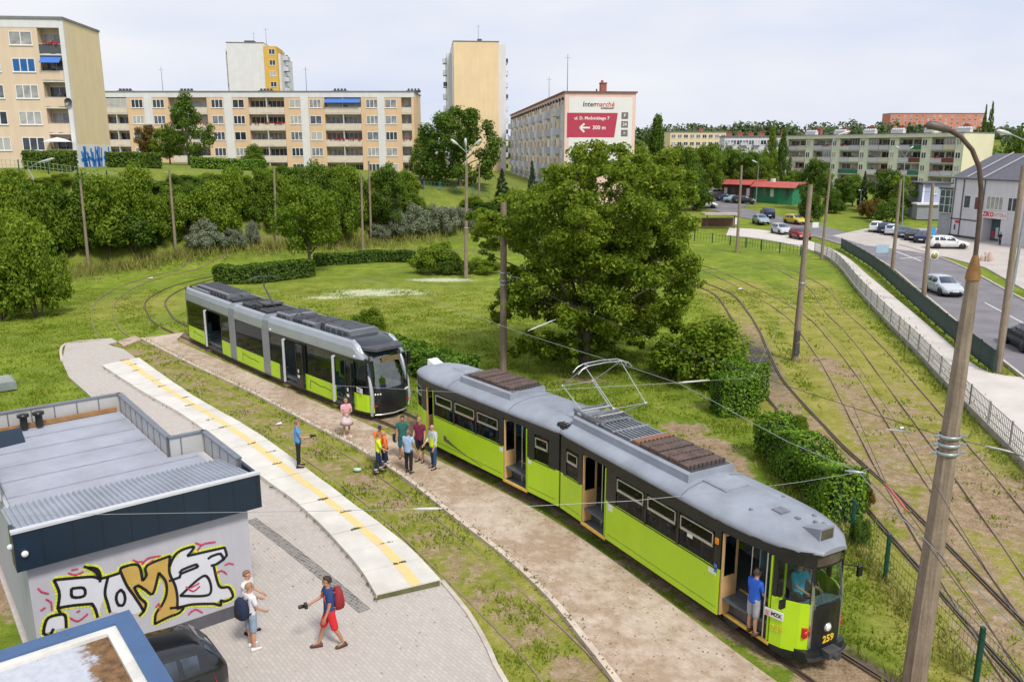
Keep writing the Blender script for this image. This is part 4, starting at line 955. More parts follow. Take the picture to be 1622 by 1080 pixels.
# ---- the long five storey block
def long_block():
    D = 151.0; rz = math.radians(.5); mpp = D / 1267 * 1.0
    a, b = PD(150, 146, D), PD(655, 147, D); L = (b - a).length; top = a.z; base = 7.2; h = top - base; dp, d = 11, 1.2
    T = building('apartment_building', 'long five storey peach apartment block with white stair strips behind the thicket', Vector((a.x, a.y, base)), 0)
    X = lambda px: (px - 150) / 505 * L
    logs = [(162, 199), (265, 326), (392, 449), (513, 571), (635, 651)]; strips = [(226, 239), (353, 366), (475, 487), (597, 608)]
    W = MB(); W.box(0, L, d, dp, -2, h); 
    for p, q in spans(0, L, [(X(u), X(v)) for u, v in logs]): W.box(p, q, 0, d, -2, h - .9, 0)
    W.box(-.05, L + .05, -.04, d, h - .9, h, 1)
    for u, v in strips: W.box(X(u), X(v), -.08, .0, -2, h - .9, 1)
    W.build('wall', [peach, whit], T)
    r = MB(); r.box(-.1, L + .15, -.15, dp + .1, h, h + .18); r.build('roof', roof_felt, T)
    fl = 2.78; r_ = random.Random(3)
    for i in range(5):
        z = h - .9 - 2.55 - i * fl
        for u in (206, 240, 333, 367, 457, 489, 579, 609): window(T, X(u), z + .75, 2.05, 1.45, 3 if r_.random() < .6 else 2)
        for j, (u, v) in enumerate(logs):
            w = X(v) - X(u); st = r_.choice(['', '', 'glazed', '', '', '', 'flowers'] if (i, j) != (0, 3) else ['awning'])
            link('loggia', loggia_mesh(w, fl, d, par_pale, st, r_.randint(0, 5)), T, (X(u), 0, z - .2))
    for u in (170, 270, 400, 520, 640): stack(T, X(u), 4, h + .18, 2.4, .9, .25, MATS['clutter_dark'])
    for u in (240, 475): antenna(T, X(u), 5, h + .18, 4.5)
long_block()
def tower(name, label, D, x0, x1, top_py, base, facing, cols, side_px=0):
    a, b = PD(x0, top_py, D), PD(x1, top_py, D); L = b.x - a.x; h = a.z - base
    return building(name, label, Vector((a.x, a.y, base)), math.radians(5.75)), L, h
def left_tower():
    T, L, h = tower('tower_block', 'white tower block with an ochre corner strip rising behind the long block', 232, 358, 436, 68, 8, 0, 0); dp = 22
    W = MB(); W.box(0, L * .74, 0, dp, -2, h); W.box(L * .74, L, -.3, dp * .45, -2, h - .8, 1); W.box(L, L + .6, 1.5, dp, -2, h - 2.5, 0); W.box(-1.0, 0, 3, dp - 2, -2, h - 1.2, 0); W.build('wall', [whit, ochre], T)
    r = MB(); r.box(-.1, L * .74, -.1, dp, h, h + .2); r.build('roof', roof_felt, T); fl = 2.8
    for i in range(9):
        z = h - 3.6 - i * fl
        m = MB(); m.box(L + .6, L + 1.9, 6, 9.5, z - .15, z); m.box(L + 1.85, L + 1.9, 6, 9.5, z, z + 1); m.box(L + .6, L + 1.9, 6, 6.05, z, z + 1); m.box(L + .6, L + .62, 6.4, 9, z + .2, z + 2.2, 1); m.box(L + 1.2, L + 1.7, 6.5, 7, z, z + 1.3, 2); m.build('balcony', [lilac, fglass, MATS['clutter_dark']], T)
        window(T, 0, z, 1.6, 1.4, 2, Matrix.Translation((L * .84, -.3, .7))); window(T, 0, z, .9, 1.0, 1, Matrix.Translation((-.95, 3.0, .8)))
    antenna(T, L * .5, 4, h + .2, 3); antenna(T, L * .72, 6, h + .2, 4.5)
    m = MB(); m.box(L * .3, L * .5, 4, 7, h + .2, h + 1.1); m.build('roof_hut', steel, T)
left_tower()
def mid_tower():
    T, L, h = tower('tower_block', 'tall yellow tower block with balconies on both flanks behind the large round tree', 205, 716, 802, 66, 4, 0, 0); dp = 24
    W = MB(); W.box(.3, L * .86, 0, dp, -2, h); W.box(L * .86, L, .3, dp, -2, h - .5, 1); W.box(0, .3, .5, dp, -2, h - .3, 1); W.box(-1.2, 0, 4, dp - 2, -2, h - 2.2, 1); W.build('wall', [mat('render_apricot', (.75, .58, .35), .9, 0, .05, .3, .06, .08, dirtcol=(.52, .38, .2), streak=.055), whit], T)
    r = MB(); r.box(.2, L * .87, -.1, dp, h, h + .2); r.build('roof', roof_felt, T); fl = 2.8
    for i in range(11):
        z = h - 4.2 - i * fl
        for x0, x1 in ((-2.1, -1.2), (L, L + .95)):
            m = MB(); m.box(x0, x1, 5, 9, z - .15, z); xo = x0 if x0 < 0 else x1 - .05; m.box(xo, xo + .05, 5, 9, z, z + 1.0, 0 if i % 3 else 3); m.box(x0, x1, 5, 5.05, z, z + 1.0, 0 if (i + (x0 < 0)) % 3 else 3); xi = x1 - .03 if x0 < 0 else x0; m.box(xi, xi + .03, 5.4, 8.6, z + .2, z + 2.2, 1); m.build('balcony', [whit, fglass, steel, MATS['clutter_dark']], T)
        g = MB(); g.box(L - .01, L + .02, 2, 3.4, z + .8, z + 2.2); g.build('window', fglass, T)
    antenna(T, L * .5, 3, h + .2, 4); m = MB(); m.box(L * .48, L * .56, 2, 4, h + .2, h + .9); m.build('roof_hut', steel, T)
mid_tower()
def pink_block():
    D = 124.0; c = PD(895, 147, D); e = PD(1010, 147, D); rz = math.radians(5.75); W_ = (e.x - c.x) * 1.0; base = 4.5; h = c.z - base; Lg = 80.0
    T = building('apartment_building', 'pink and pale blue apartment block with a supermarket advert painted on its end wall', Vector((c.x, c.y, base)), rz)
    # local: end wall along +x at y=0, long facade along +y at x=0 (facing -x)
    w = MB(); w.box(0, W_, 0, Lg, -3, h); w.build('wall', pinkm, T)
    p = MB(); p.box(.6, W_ - .5, -.03, 0, 4.2, h - .6); p.build('advert_field', mat('advert_white', (.70, .69, .68), .85, 0, .04, .5), T)
    r = MB(); r.box(-.25, W_ + .2, -.2, Lg, h, h + .22); r.build('roof', mat('roof_edge_maroon', (.22, .08, .07), .8, 0, .2, 1), T)
    fl = 2.75; FM = Matrix.Rotation(-PI / 2, 4, 'Z')
    for k in range(8):
        y0 = 1.2 + k * 9.9
        s = MB(); s.box(-.06, 0, y0, y0 + 2.3, -3, h - 1.6); s.box(-.06, 0, y0 + 3.0, y0 + 6.6, -3, h - 1.6); s.build('facade_strip', bluish, T)
        for i in range(5):
            z = h - 3.0 - i * fl
            o = window(T, 0, 0, 1.5, 1.4, 2); o.matrix_local = Matrix.Translation((-.07, y0 + 2.0, z + .6)) @ FM
            o = window(T, 0, 0, 1.3, 1.4, 2); o.matrix_local = Matrix.Translation((-.07, y0 + 8.6, z + .6)) @ FM
            b = MB(); b.box(-.95, -.06, y0 + 3.1, y0 + 6.5, z - .14, z); b.box(-.95, -.9, y0 + 3.1, y0 + 6.5, z, z + .95, 0 if (i * 3 + k) % 4 else 2); b.box(-.95, -.06, y0 + 3.1, y0 + 3.15, z, z + .95); b.box(-.09, -.06, y0 + 3.4, y0 + 6.2, z + .2, z + 2.2, 1); b.build('balcony', [bluish, fglass, pinkm], T)
    m = MB()
    for k in range(26): m.box(-.28, -.02, 1 + k * 3.0, 1.5 + k * 3.0, h - 1.0, h - .55)
    m.build('attic_vents', MATS['clutter_dark'], T)
    stack(T, W_ * .52, 1.2, h + .22, .9, .9, 1.2, brick_red); antenna(T, .5, 1.0, h + .2, 5.2); antenna(T, 2.0, 30, h + .2, 4.5)
    m = MB(); m.tube((W_ * .46, 1.0, h), (W_ * .46, 1.0, h + .6), .12); m.build('vent_pipe', steel, T)
    # advert: lettering, red board, arrow, pictograms
    S = lambda px: (px - 895) / 115 * W_
    Z = lambda py: h - (py - 147) / 1300 * D * 1.0
    b = MB(); y = -.045
    b.add([(S(899), y, Z(213)), (S(976), y, Z(213)), (S(981), y, Z(176.5)), (S(899), y, Z(176.5)), (S(899), -.03, Z(213)), (S(976), -.03, Z(213)), (S(981), -.03, Z(176.5)), (S(899), -.03, Z(176.5))], [(0, 1, 2, 3), (0, 3, 7, 4), (1, 0, 4, 5), (2, 1, 5, 6), (3, 2, 6, 7)])
    bo = b.build('advert_board', mat('advert_red', (.42, .035, .075), .7, 0, .06, .6), T)
    fm = lambda px, py, off=-.05: face_M((S(px), off, Z(py)), (1, 0, 0), (0, 0, 1))
    text('lettering', 'ul. D. Mośnickiego 7', .62, fm(939, 184.5), white_txt, bo, .005, bold=.012)
    text('lettering', '300 m', .78, fm(951, 198.5), white_txt, bo, .005, bold=.015)
    a = MB()
    a.beam((S(920), -.052, Z(198.5)), (S(936), -.052, Z(198.5)), .01, .24); a.beam((S(919.5), -.052, Z(198.8)), (S(927), -.052, Z(192.5)), .012, .26); a.beam((S(919.5), -.052, Z(198.2)), (S(927), -.052, Z(205)), .012, .26); a.build('arrow', white_txt, bo)
    text('lettering', 'Inter', .98, fm(923.5, 164), black_txt, T, .005, 'LEFT', .12, bold=.012)
    text('lettering', 'marché', .98, fm(943, 164), red_txt, T, .005, 'LEFT', .12, bold=.012)
    text('lettering', 'SUPERMARKET', .30, fm(964, 169.8), black_txt, T, .005, bold=.01)
    text('lettering', 'Zakupy codziennie', .74, fm(953, 226.5), red_txt, T, .005, bold=.008)
    for py, ch in ((180.5, 'P'), (193.5, '24'), (206.5, '=')):
        q = MB(); q.box(S(987), S(998), -.045, -.03, Z(py + 5), Z(py - 5)); qo = q.build('pictogram', mat('picto_grey', (.16, .14, .14), .7), T); text('lettering', ch, .62, fm(992.5, py), white_txt, qo, .004, bold=.01)
pink_block()
def green_block():
    a, b = PD(1247, 216.5, 214), PD(1529, 209.5, 176); top = (a.z + b.z) / 2; base = 1.0; h = top - base; v = b - a; L = math.hypot(v.x, v.y); rz = math.atan2(v.y, v.x)
    T = building('apartment_building', 'long pale green apartment block with many balconies and brick chimneys on its roof', Vector((a.x, a.y, base)), rz); d = 1.3; dp = 11.5
    bays = 6; bw = L / bays; W = MB(); logs = []
    for k in range(bays): logs += [(k * bw + .5, k * bw + bw - 1.75)]
    W.box(0, L, d, dp, -2, h)
    for p, q in spans(0, L, logs): W.box(p, q, 0, d, -2, h - .8)
    W.box(-.05, L + .05, -.5, d, h - .8, h, 1); W.build('wall', [greenish, mat('attic_pale', (.60, .58, .48), .85, 0, .06, .6)], T)
    e = MB(); e.box(L, L + .08, -.1, dp, -2, h); e.build('end_wall', end_yellow, T)
    r = MB(); r.box(-.1, L + .2, -.55, dp + .1, h, h + .16); r.build('roof', roof_felt, T); rr = random.Random(9); fl = 2.72
    for i in range(5):
        z = h - .8 - 2.55 - i * fl
        for p, q in logs:
            w = (q - p)
            for j in range(2):
                link('loggia', loggia_mesh(w / 2 - .05, fl, d, rr.choice([lilac, lilac, lilac, par_pale, par_pale, whit, whit, lilac, maroon, dkgreen]), rr.choice(['', '', '', 'glazed', 'flowers']), rr.randint(0, 4)), T, (p + j * w / 2, 0, z - .1))
        for k in range(bays): window(T, (k + 1) * bw - 1.55, z + .8, 1.1, 1.3, 2)
    for k in range(bays): stack(T, k * bw + 2 + rr.uniform(0, 2), 4, h + .16, 3.0, 1.1, .8, whit); stack(T, k * bw + 3, 7, h + .16, 1.4, 1.0, 1.5, brick_red)
green_block()
def plain_block(name, label, px0, px1, py_top, D, base, wallm, floors, cols, dp=11, roofm=None, rz=0.0, chim=3):
    a, b = PD(px0, py_top, D), PD(px1, py_top, D); L = (b - a).length; h = a.z - base; T = building(name, label, Vector((a.x, a.y, base)), rz)
    W = MB(); W.box(0, L, 0, dp, -4, h); W.build('wall', wallm, T)
    r = MB(); r.box(-.2, L + .2, -.3, dp + .2, h, h + .3); r.build('roof', roofm or roof_felt, T)
    fl = 2.8
    for i in range(floors):
        for k in range(cols): window(T, (k + .5) * L / cols - .8, h - 2.4 - i * fl, 1.7, 1.4, 2)
    for k in range(chim): stack(T, (k + .6) * L / max(1, chim) - 1, 3, h + .3, 1.6, 1, 1.0, brick_red)
    return T, L, h
plain_block('apartment_building', 'low cream building half hidden by trees beyond the bushes at the horizon', 1062, 1152, 209, 330, 8, yellow_r, 3, 9, 10, None, .06, 1)
T_, L_, h_ = plain_block('apartment_building', 'whitish flat roofed row with chimneys beyond the poplars', 1148, 1250, 217, 262, 3, whit, 4, 11, 11, None, -.1, 6)
for k in range(5):
    m = MB(); m.box(k * L_ / 5 + .8, k * L_ / 5 + L_ / 5 - 1.2, -.9, 0, h_ - 5.4, h_ - 4.4); m.box(k * L_ / 5 + .8, k * L_ / 5 + L_ / 5 - 1.2, -.9, 0, h_ - 2.6, h_ - 1.7); m.build('balcony_row', lilac, T_)
plain_block('apartment_building', 'far red and white apartment building on the wooded ridge', 1411, 1560, 180, 640, 22, mat('render_salmon', (.55, .22, .15), .9, 0, .15, .05), 4, 16, 14, mat('roof_salmon', (.42, .15, .10), .8), 0, 0)
# ---- pharmacy
def pharmacy():
    a = P(1502, 374); b = Vector((63.6, 94.0, 0)); v = b - a; rz = math.atan2(v.y, v.x); L = v.length
    T = building('shop_building', 'white two storey pharmacy building with slate roof beside the car park', a, rz, 'shop building')
    wm = mat('shop_white', (.64, .63, .66), .8, 0, .05, .5, .06, .15, dirtcol=(.5, .48, .48), streak=.055); slate = mat('slate_roof', (.10, .10, .125), .6, 0, .15, 2, .15, .15)
    hE, hR, dp = 8.0, 11.0, 12
    W = MB()
    for p, q in spans(0, L, [(6.2, 9.4)]): W.box(p, q, 0, dp, 0, hE)
    W.box(6.2, 9.4, 1.4, dp, 0, 3.0); W.box(6.2, 9.4, 0, dp, 3.0, hE); W.add([(0, 0, hE), (0, dp, hE), (0, 6, hR), (L, 0, hE), (L, dp, hE), (L, 6, hR)], [(0, 2, 1), (3, 4, 5)]); W.build('wall', wm, T)
    r = MB()
    for s0, s1 in ((-.3, 2.9), (2.95, 5.9), (5.95, L + .3)): r.slab([(s0, -.45, hE - .05), (s1, -.45, hE - .05), (s1, 6, hR + .12), (s0, 6, hR + .12)], .16); r.slab([(s1, dp + .4, hE - .05), (s0, dp + .4, hE - .05), (s0, 6, hR + .12), (s1, 6, hR + .12)], .16)
    r.build('roof', slate, T)
    g = MB()
    for s in (2.92, 5.92): g.beam((s, -.45, hE + .12), (s, 6, hR + .28), .14, .12)
    g.build('roof_rib', mat('rib_pale', (.5, .5, .52), .5, .3), T)
    for x, z, w, h_, n in ((2.3, 4.0, 1.25, 1.7, 1), (4.3, 3.9, 1.3, 1.7, 1)): window(T, x, z, w, h_, n, None, None if x < 3 else maroon)
    window(T, 6.5, 4.1, 2.9, 1.7, 4); window(T, 10.2, 4.1, 2.2, 1.7, 3)
    gl = MB(); gl.box(-3.4, -.1, .6, 6, 3.0, 6.2, 0)
    gl.build('stair_glazing', glass('shop_glass', (.05, .09, .10), .08), T)
    gb = MB()
    for k in range(4): gb.box(-3.42 + k * 1.08, -3.34 + k * 1.08, .52, .6, 3.0, 6.2)
    for z in (3.0, 4.1, 5.2, 6.15): gb.box(-3.42, -.1, .52, .6, z, z + .07)
    gb.build('glazing_bar', frame_w, T)
    lr = MB(); lr.box(-3.5, 0, .4, 6, 6.25, 6.5); lr.build('stair_roof', steel, T)
    lo = MB(); lo.box(-3.4, -.1, .7, 6, 0, 3.0); lo.build('stair_base', mat('stair_grey', (.34, .36, .37), .7, 0, .1, 1), T)
    for x in (.3, 2.0, 5.9): pi = MB(); pi.tube((x, -.08, 0), (x, -.08, hE - .2), .06, None, 6); pi.build('downpipe', steel, T)
    sg = MB(); sg.box(6.0, 10.4, -.09, -.01, 3.05, 3.95); so = sg.build('shop_sign', mat('sign_white', (.72, .71, .70), .6, 0, .03, 1), T)
    text('lettering', 'ZIKO', .82, face_M((7.15, -.10, 3.5), (1, 0, 0), (0, 0, 1)), red_txt, so, .01, bold=.03); text('lettering', 'APTEKA', .6, face_M((9.25, -.10, 3.5), (1, 0, 0), (0, 0, 1)), mat('pale_red_lettering', (.72, .30, .28), .6, 0, .05, 2), so, .01)
    sf = MB(); sf.box(6.3, 9.3, 1.30, 1.38, .1, 2.9, 0); sf.build('shop_front', glass('shop_glass', (.05, .09, .10), .08), T)
    for k, (x, c_) in enumerate(((6.5, (.5, .05, .06)), (7.2, (.55, .56, .6)), (8.0, (.06, .1, .3)), (8.7, (.6, .6, .62)))):
        po = MB(); po.box(x, x + .5, 1.24, 1.29, .4, 1.3 + .5 * (k % 2)); po.build('shop_poster', mat('poster_%d' % k, c_, .6, 0, .3, 3), T)
    cv = MB(); cv.box(.0, 5.6, -.06, .0, 2.4, 2.55); cv.build('ledge', steel, T); pl_ = MB(); pl_.box(.0, 5.9, -.05, .0, 0, .35); pl_.build('plinth', steel, T)
    rs = MB(); rs.box(1.1, 2.0, -.09, -.01, 1.95, 2.25); rs.build('door_sign', red_txt, T); dk = MB(); dk.box(.9, 1.2, -.03, 0, 1.0, 1.7); dk.build('letter_box', steel, T)
    # pale blue annex behind
    A = building('annex_building', 'pale blue flat roofed annex with a low white canopy left of the pharmacy', PH(1457, 346), math.radians(-8), 'building'); bl = mat('annex_blue', (.36, .40, .55), .8, 0, .06, 1)
    w = MB(); w.box(0, 4.2, 0, 8, 0, 5.6); w.box(-.02, .25, -.06, 0, 0, 5.6, 1); w.box(1.3, 2.0, -.06, 0, 3.8, 5.2, 1); w.build('wall', [bl, frame_w], A); r = MB(); r.box(-.25, 4.5, -.4, 8.2, 5.6, 5.85); r.build('roof', steel, A)
    window(A, 1.4, 4.0, .8, 1.2, 2, Matrix.Translation((0, -.06, 0))); dd = MB(); dd.box(3.0, 3.8, -.05, 0, .1, 2.3); dd.build('door', maroon, A)
    cp = MB(); cp.box(-1.6, 4.8, -2.9, -.02, 2.35, 2.62, 0); cp.box(-1.4, 4.6, -2.6, -.1, 0, 2.35, 1); cp.build('canopy', [whit, mat('shutter_grey', (.30, .31, .36), .6, .2, .1, 2)], A)
pharmacy()
def pavilion():
    a, b = PH(1143, 316), PH(1268, 326); v = b - a; rz = math.atan2(v.y, v.x); L = math.hypot(v.x, v.y) * .9
    T = building('pavilion', 'low red roofed pavilion with brown and green walls behind the parked cars', a, rz, 'pavilion'); h = 2.9
    W = MB(); W.box(0, L * .44, 0, 6, -.5, h, 0); W.box(L * .44, L * .80, .3, 6, -.5, h, 1); W.box(L * .80, L, -.2, 6, -.5, h, 1); W.build('wall', [mat('pavilion_brown', (.10, .05, .045), .7, 0, .2, 1), mat('pavilion_green', (.025, .21, .10), .7, 0, .12, 1)], T)
    red = mat('pavilion_red', (.42, .085, .07), .6, 0, .12, 1); r = MB()
    for s0, s1, dz in ((-.5, L * .44, .35), (L * .44, L * .72, .05), (L * .72, L + .8, 0)): r.slab([(s0, -1.0, h + dz - .15), (s1, -1.0, h + dz - .15), (s1, .8, h + dz + .75), (s0, .8, h + dz + .75)], .12); r.box(s0, s1, .8, 6.2, h + dz + .45, h + dz + .7)
    r.build('roof', red, T)
    for k in range(9):
        x = .5 + k * L / 9.2; g = MB(); g.box(x, x + L / 9 - 1.0, -.04 if x < L * .44 else (.26 if x < L * .8 else -.24), .31 if .44 * L < x < .8 * L else .0, .9, 2.4); g.build('window', fglass if k % 3 else frame_w, T)
    m = MB(); m.box(L * .62, L * .66, 2, 3, h + .7, h + 1.4); m.build('roof_box', whit, T)
pavilion()
# ---- kiosk with graffiti, and the low roof in the foreground
KU = math.atan2(.62, .785); KO = Vector((-6.55, 18.85, 0)); KM = Matrix.Translation(KO) @ Matrix.Rotation(KU, 4, 'Z'); KI = KM.inverted()
def kiosk():
    T = building('kiosk_building', 'flat roofed grey kiosk with navy fascia and large spray painted letters', KO, KU, 'kiosk')
    wm = mat('kiosk_wall', (.45, .445, .49), .85, 0, .04, .8, .06, .12, dirtcol=(.34, .33, .35), streak=.055); navy = mat('navy_panel', (.012, .026, .045), .38, .2, .12, 1.5); metal = mat('parapet_metal', (.45, .45, .44), .5, .1, .08, 1.2, 0, .3, dirtcol=(.27, .27, .25)); trim = mat('parapet_cap', (.20, .22, .25), .45, .4, .1, 3)
    poly = [(-4.78, 0), (0, 0), (0, 3.35), (-.8, 3.35), (-.8, 8.65), (-4.78, 8.65)]
    w = MB(); w.prism(poly, 0.12, 3.28); w.build('wall', wm, T)
    pl_ = MB(); pl_.box(-2.3, .012, -.014, -.001, .012, .34); pl_.box(-2.3, -5.1, -.010, -.001, .012, .12) if 0 else None; pl_.build('plinth', mat('plinth_grey', (.09, .09, .105), .8, 0, .15, 2), T)
    memb = mat('roof_membrane', (.33, .35, .41), .8, 0, .12, .9, .15, .55, dirtcol=(.22, .21, .23)); rf = MB(); rf.prism([(-4.7, 1.9), (-.15, 1.9), (-.15, 3.3), (-.9, 3.3), (-.9, 8.55), (-4.7, 8.55)], 3.2, 3.34); rf.build('roof', memb, T)
    for k_ in range(5): q = MB(); q.beam((-4.7, 2.9 + k_ * 1.15, 3.343), (-.95 if k_ else -.2, 2.95 + k_ * 1.15, 3.343), .07, .012); q.build('felt_seam', mat('felt_seam', (.24, .25, .30), .8, 0, .2, 3), T)
    # corrugated lean-to sheet
    cs = MB(); n = 84; rows = []
    for i in range(n * 2 + 1):
        x = -4.92 + (5.06) * i / (n * 2); z = .055 if (i // 2) % 2 else 0
        rows.append([(x, -.2, 3.70 + z), (x, 2.15, 3.40 + z), (x, 2.15, 3.36 + z), (x, -.2, 3.66 + z)])
    cs.rings(rows, 0, False); cs.build('corrugated_sheet', mat('corrugated_metal', (.36, .39, .45), .5, .25, .12, 1.1, 0, .35, dirtcol=(.20, .19, .19)), T)
    f = MB(); f.box(-4.98, .28, -.26, -.18, 2.86, 3.72); f.box(.20, .28, -.18, .95, 2.86, 3.72); f.box(-4.98, -4.9, -.18, .3, 2.86, 3.72); fo = f.build('fascia', navy, T)
    for k in range(9): s = MB(); x = -4.45 + k * .58; s.box(x - .012, x + .012, -.264, -.258, 2.86, 3.72); s.build('fascia_seam', mat('seam_dark', (.006, .012, .02), .5), fo)
    fl = MB(); fl.box(-5.0, .30, -.28, -.12, 3.72, 3.775); fl.build('flashing', mat('flashing_white', (.62, .63, .66), .4, .3, .06, 3), fo)
    # parapet of metal cassettes
    def para(p, q, z0=3.28, z1=3.83, nm='parapet'):
        p, q = Vector((*p, 0)), Vector((*q, 0)); u = (q - p).normalized(); nn = Vector((-u.y, u.x, 0)); L = (q - p).length
        m = MB(Matrix(((u.x, nn.x, 0, p.x), (u.y, nn.y, 0, p.y), (0, 0, 1, 0), (0, 0, 0, 1)))); m.box(0, L, -.05, .05, z0, z1, 0); m.box(-.02, L + .02, -.08, .08, z1, z1 + .05, 1)
        for k in range(int(L / .62) + 1): m.box(k * .62, k * .62 + .035, -.062, .062, z0, z1, 1)
        m.build(nm, [metal, trim], T)
    para((.14, .75), (.14, 3.42)); para((.14, 3.42), (-.78, 3.42)); para((-.78, 3.5), (-.78, 8.72)); para((-.78, 8.72), (-4.85, 8.72)); para((-4.85, 8.72), (-4.85, 3.0))
    bm_ = MB(); bm_.beam((-4.6, 8.40, 3.42), (-.95, 8.55, 3.42), .12, .12); bm_.build('timber', mat('timber_tan', (.30, .16, .06), .7, 0, .25, 3), T)
    for x in (-3.55, -3.15): v = MB(); v.lathe([(.10, 3.4), (.10, 3.75), (.16, 3.76), (.16, 3.84), (.0, 3.86)], (x, 8.25, 0), 10); v.build('roof_vent', tram_black, T)
    pn = MB(); pn.slab([(-4.75, 6.9, 3.36), (-3.7, 7.1, 3.36), (-3.7, 7.7, 3.62), (-4.75, 7.6, 3.62)], .04); pn.build('loose_panel', navy, T)
    for x, y, z in ((-5.0, .12, 3.3), (-4.8, -.29, 3.25)): l = MB(); l.lathe([(0, -.05), (.06, -.05), (.07, .0), (.05, .05), (0, .06)], (x, y, z), 10, 0, 'Y'); l.build('wall_lamp', white_p, T)
    # graffiti: traced onto the wall plane
    o_ = KM.translation; nrm = (KM.to_3x3() @ Vector((0, -1, 0)))
    def wp(zx, zy, off):
        d = Vector(ray(zx / 2.25, 600 + zy / 2.25)); cam = Vector((0, 0, CH)); t = (o_ + nrm * off - cam).dot(nrm) / d.dot(nrm); return KI @ (cam + d * t)
    def strokes(nm, m_, lst, w, off):
        g = MB()
        for s in lst:
            pts = [wp(x, y, off) for x, y in s]
            if len(pts) > 2: pts = [p for p in crom(pts, .06)]
            for p, q in zip(pts, pts[1:]): e = (q - p) * .12; g.beam(p - e, q + e, w, .006, up=(0, -1, 0))
        return g.build(nm, m_, T)
    def fill(nm, m_, polys, off):
        g = MB()
        for s in polys: pts = [wp(x, y, off) for x, y in s]; k = len(pts); g.add(pts + [p + Vector((0, off * .8, 0)) for p in pts], [tuple(range(k))] + [(i, k + i, k + (i + 1) % k, (i + 1) % k) for i in range(k)])
        me = g.me(nm, m_); bm = bmesh.new(); bm.from_mesh(me); bmesh.ops.triangulate(bm, faces=bm.faces); bm.to_mesh(me); bm.free(); return link(nm, me, T)
    blk = [[(192, 716), (228, 712), (330, 704), (352, 712)], [(352, 712), (345, 690), (315, 672), (300, 668)], [(315, 672), (345, 676), (358, 700), (356, 722)], [(192, 716), (206, 745), (212, 770), (206, 815)], [(206, 815), (260, 806), (328, 800)], [(328, 800), (340, 820), (348, 848)], [(255, 746), (298, 744), (300, 772), (258, 776), (255, 746)], [(352, 712), (385, 704), (428, 690)],
           [(385, 704), (374, 760), (384, 800), (392, 830)], [(430, 750), (418, 762), (414, 785), (424, 806), (438, 806), (446, 785), (441, 760), (430, 750)], [(155, 905), (158, 880), (172, 850), (212, 838), (232, 842), (236, 885)], [(206, 815), (214, 832)], [(155, 905), (175, 915), (190, 890)],
           [(428, 682), (432, 672), (492, 662), (508, 718)], [(508, 718), (522, 700), (524, 664), (606, 630)], [(428, 682), (452, 735), (480, 775), (512, 828), (498, 842)], [(606, 630), (604, 688), (624, 735), (632, 775), (632, 818)], [(632, 818), (655, 812), (640, 832), (600, 848), (552, 872)], [(478, 742), (492, 735), (520, 752), (545, 764), (566, 690)], [(566, 690), (590, 720), (594, 760), (580, 800), (556, 835), (552, 872)], [(478, 742), (498, 778), (520, 800), (512, 828)],
           [(612, 648), (628, 622), (655, 606), (692, 598), (668, 630)], [(612, 648), (604, 668)], [(668, 630), (720, 618), (800, 600)], [(800, 600), (808, 628), (796, 642)], [(796, 642), (786, 622), (752, 632), (742, 640)], [(640, 690), (648, 680), (700, 660), (706, 668), (644, 694), (640, 706)], [(606, 718), (640, 706)], [(642, 772), (730, 700), (747, 766), (642, 772)], [(800, 640), (770, 660), (752, 664)], [(762, 668), (782, 738), (816, 742), (830, 776), (800, 792), (786, 788), (788, 806), (764, 800)], [(764, 800), (690, 802), (640, 812), (606, 816)]]
    strokes('graffiti_halo', mat('spray_yellow', (.66, .70, .05), .6, 0, .15, 5), [s for k, s in enumerate(blk) if k not in (22, 24, 25, 26, 27, 29)], .15, .004)
    whites = [[(196, 718), (330, 708), (350, 716), (384, 708), (376, 760), (350, 840), (330, 800), (212, 810), (212, 760)], [(160, 905), (172, 855), (228, 842), (234, 884)], [(388, 706), (426, 692), (452, 738), (508, 826), (480, 838), (392, 830), (378, 770)], [(614, 650), (655, 608), (690, 600), (670, 630), (798, 604), (804, 630), (760, 662), (780, 740), (816, 745), (826, 774), (784, 788), (764, 798), (608, 812), (632, 775), (608, 700)]]
    fill('graffiti_fill', mat('spray_silver', (.62, .63, .68), .5, 0, .06, 2), whites, .008)
    gold = [[(432, 676), (492, 664), (508, 720), (524, 702), (526, 666), (604, 634), (604, 690), (566, 692), (545, 764), (520, 752), (490, 736), (452, 732)], [(452, 732), (478, 742), (520, 800), (512, 826), (480, 775)], [(566, 692), (604, 690), (624, 735), (632, 818), (650, 814), (600, 846), (554, 870), (556, 835), (594, 760)]]
    fill('graffiti_fill', mat('spray_gold', (.52, .34, .085), .5, 0, .12, 3), gold, .012)
    for nm_, ks in (('graffiti_outline', [k for k in range(len(blk)) if k not in (6, 9)]), ('graffiti_letter', [9]), ('graffiti_letter', [6])): strokes(nm_, mat('spray_black', (.012, .012, .016), .55, 0, .2, 5), [blk[k] for k in ks], .062, .017)
    pink = [[(136, 746), (148, 758), (172, 764)], [(164, 784), (182, 796), (184, 822)], [(146, 824), (160, 814)], [(244, 690), (268, 698), (296, 686)], [(256, 680), (276, 676)], [(474, 644), (492, 652), (508, 650)], [(506, 660), (528, 638), (572, 630)], [(530, 655), (545, 645)], [(704, 610), (724, 588), (768, 580)], [(698, 584), (716, 590)], [(802, 662), (816, 656), (832, 660)], [(770, 692), (790, 682), (808, 694)], [(250, 850), (278, 862), (312, 836)], [(274, 830), (284, 824)], [(672, 838), (695, 820), (722, 832)], [(664, 740), (688, 756), (712, 738)], [(684, 742), (708, 728)], [(556, 812), (566, 800), (570, 822)]]
    for s in pink: strokes('graffiti_mark', mat('spray_pink', (.55, .05, .12), .6, 0, .15, 5), [s], .036, .02)
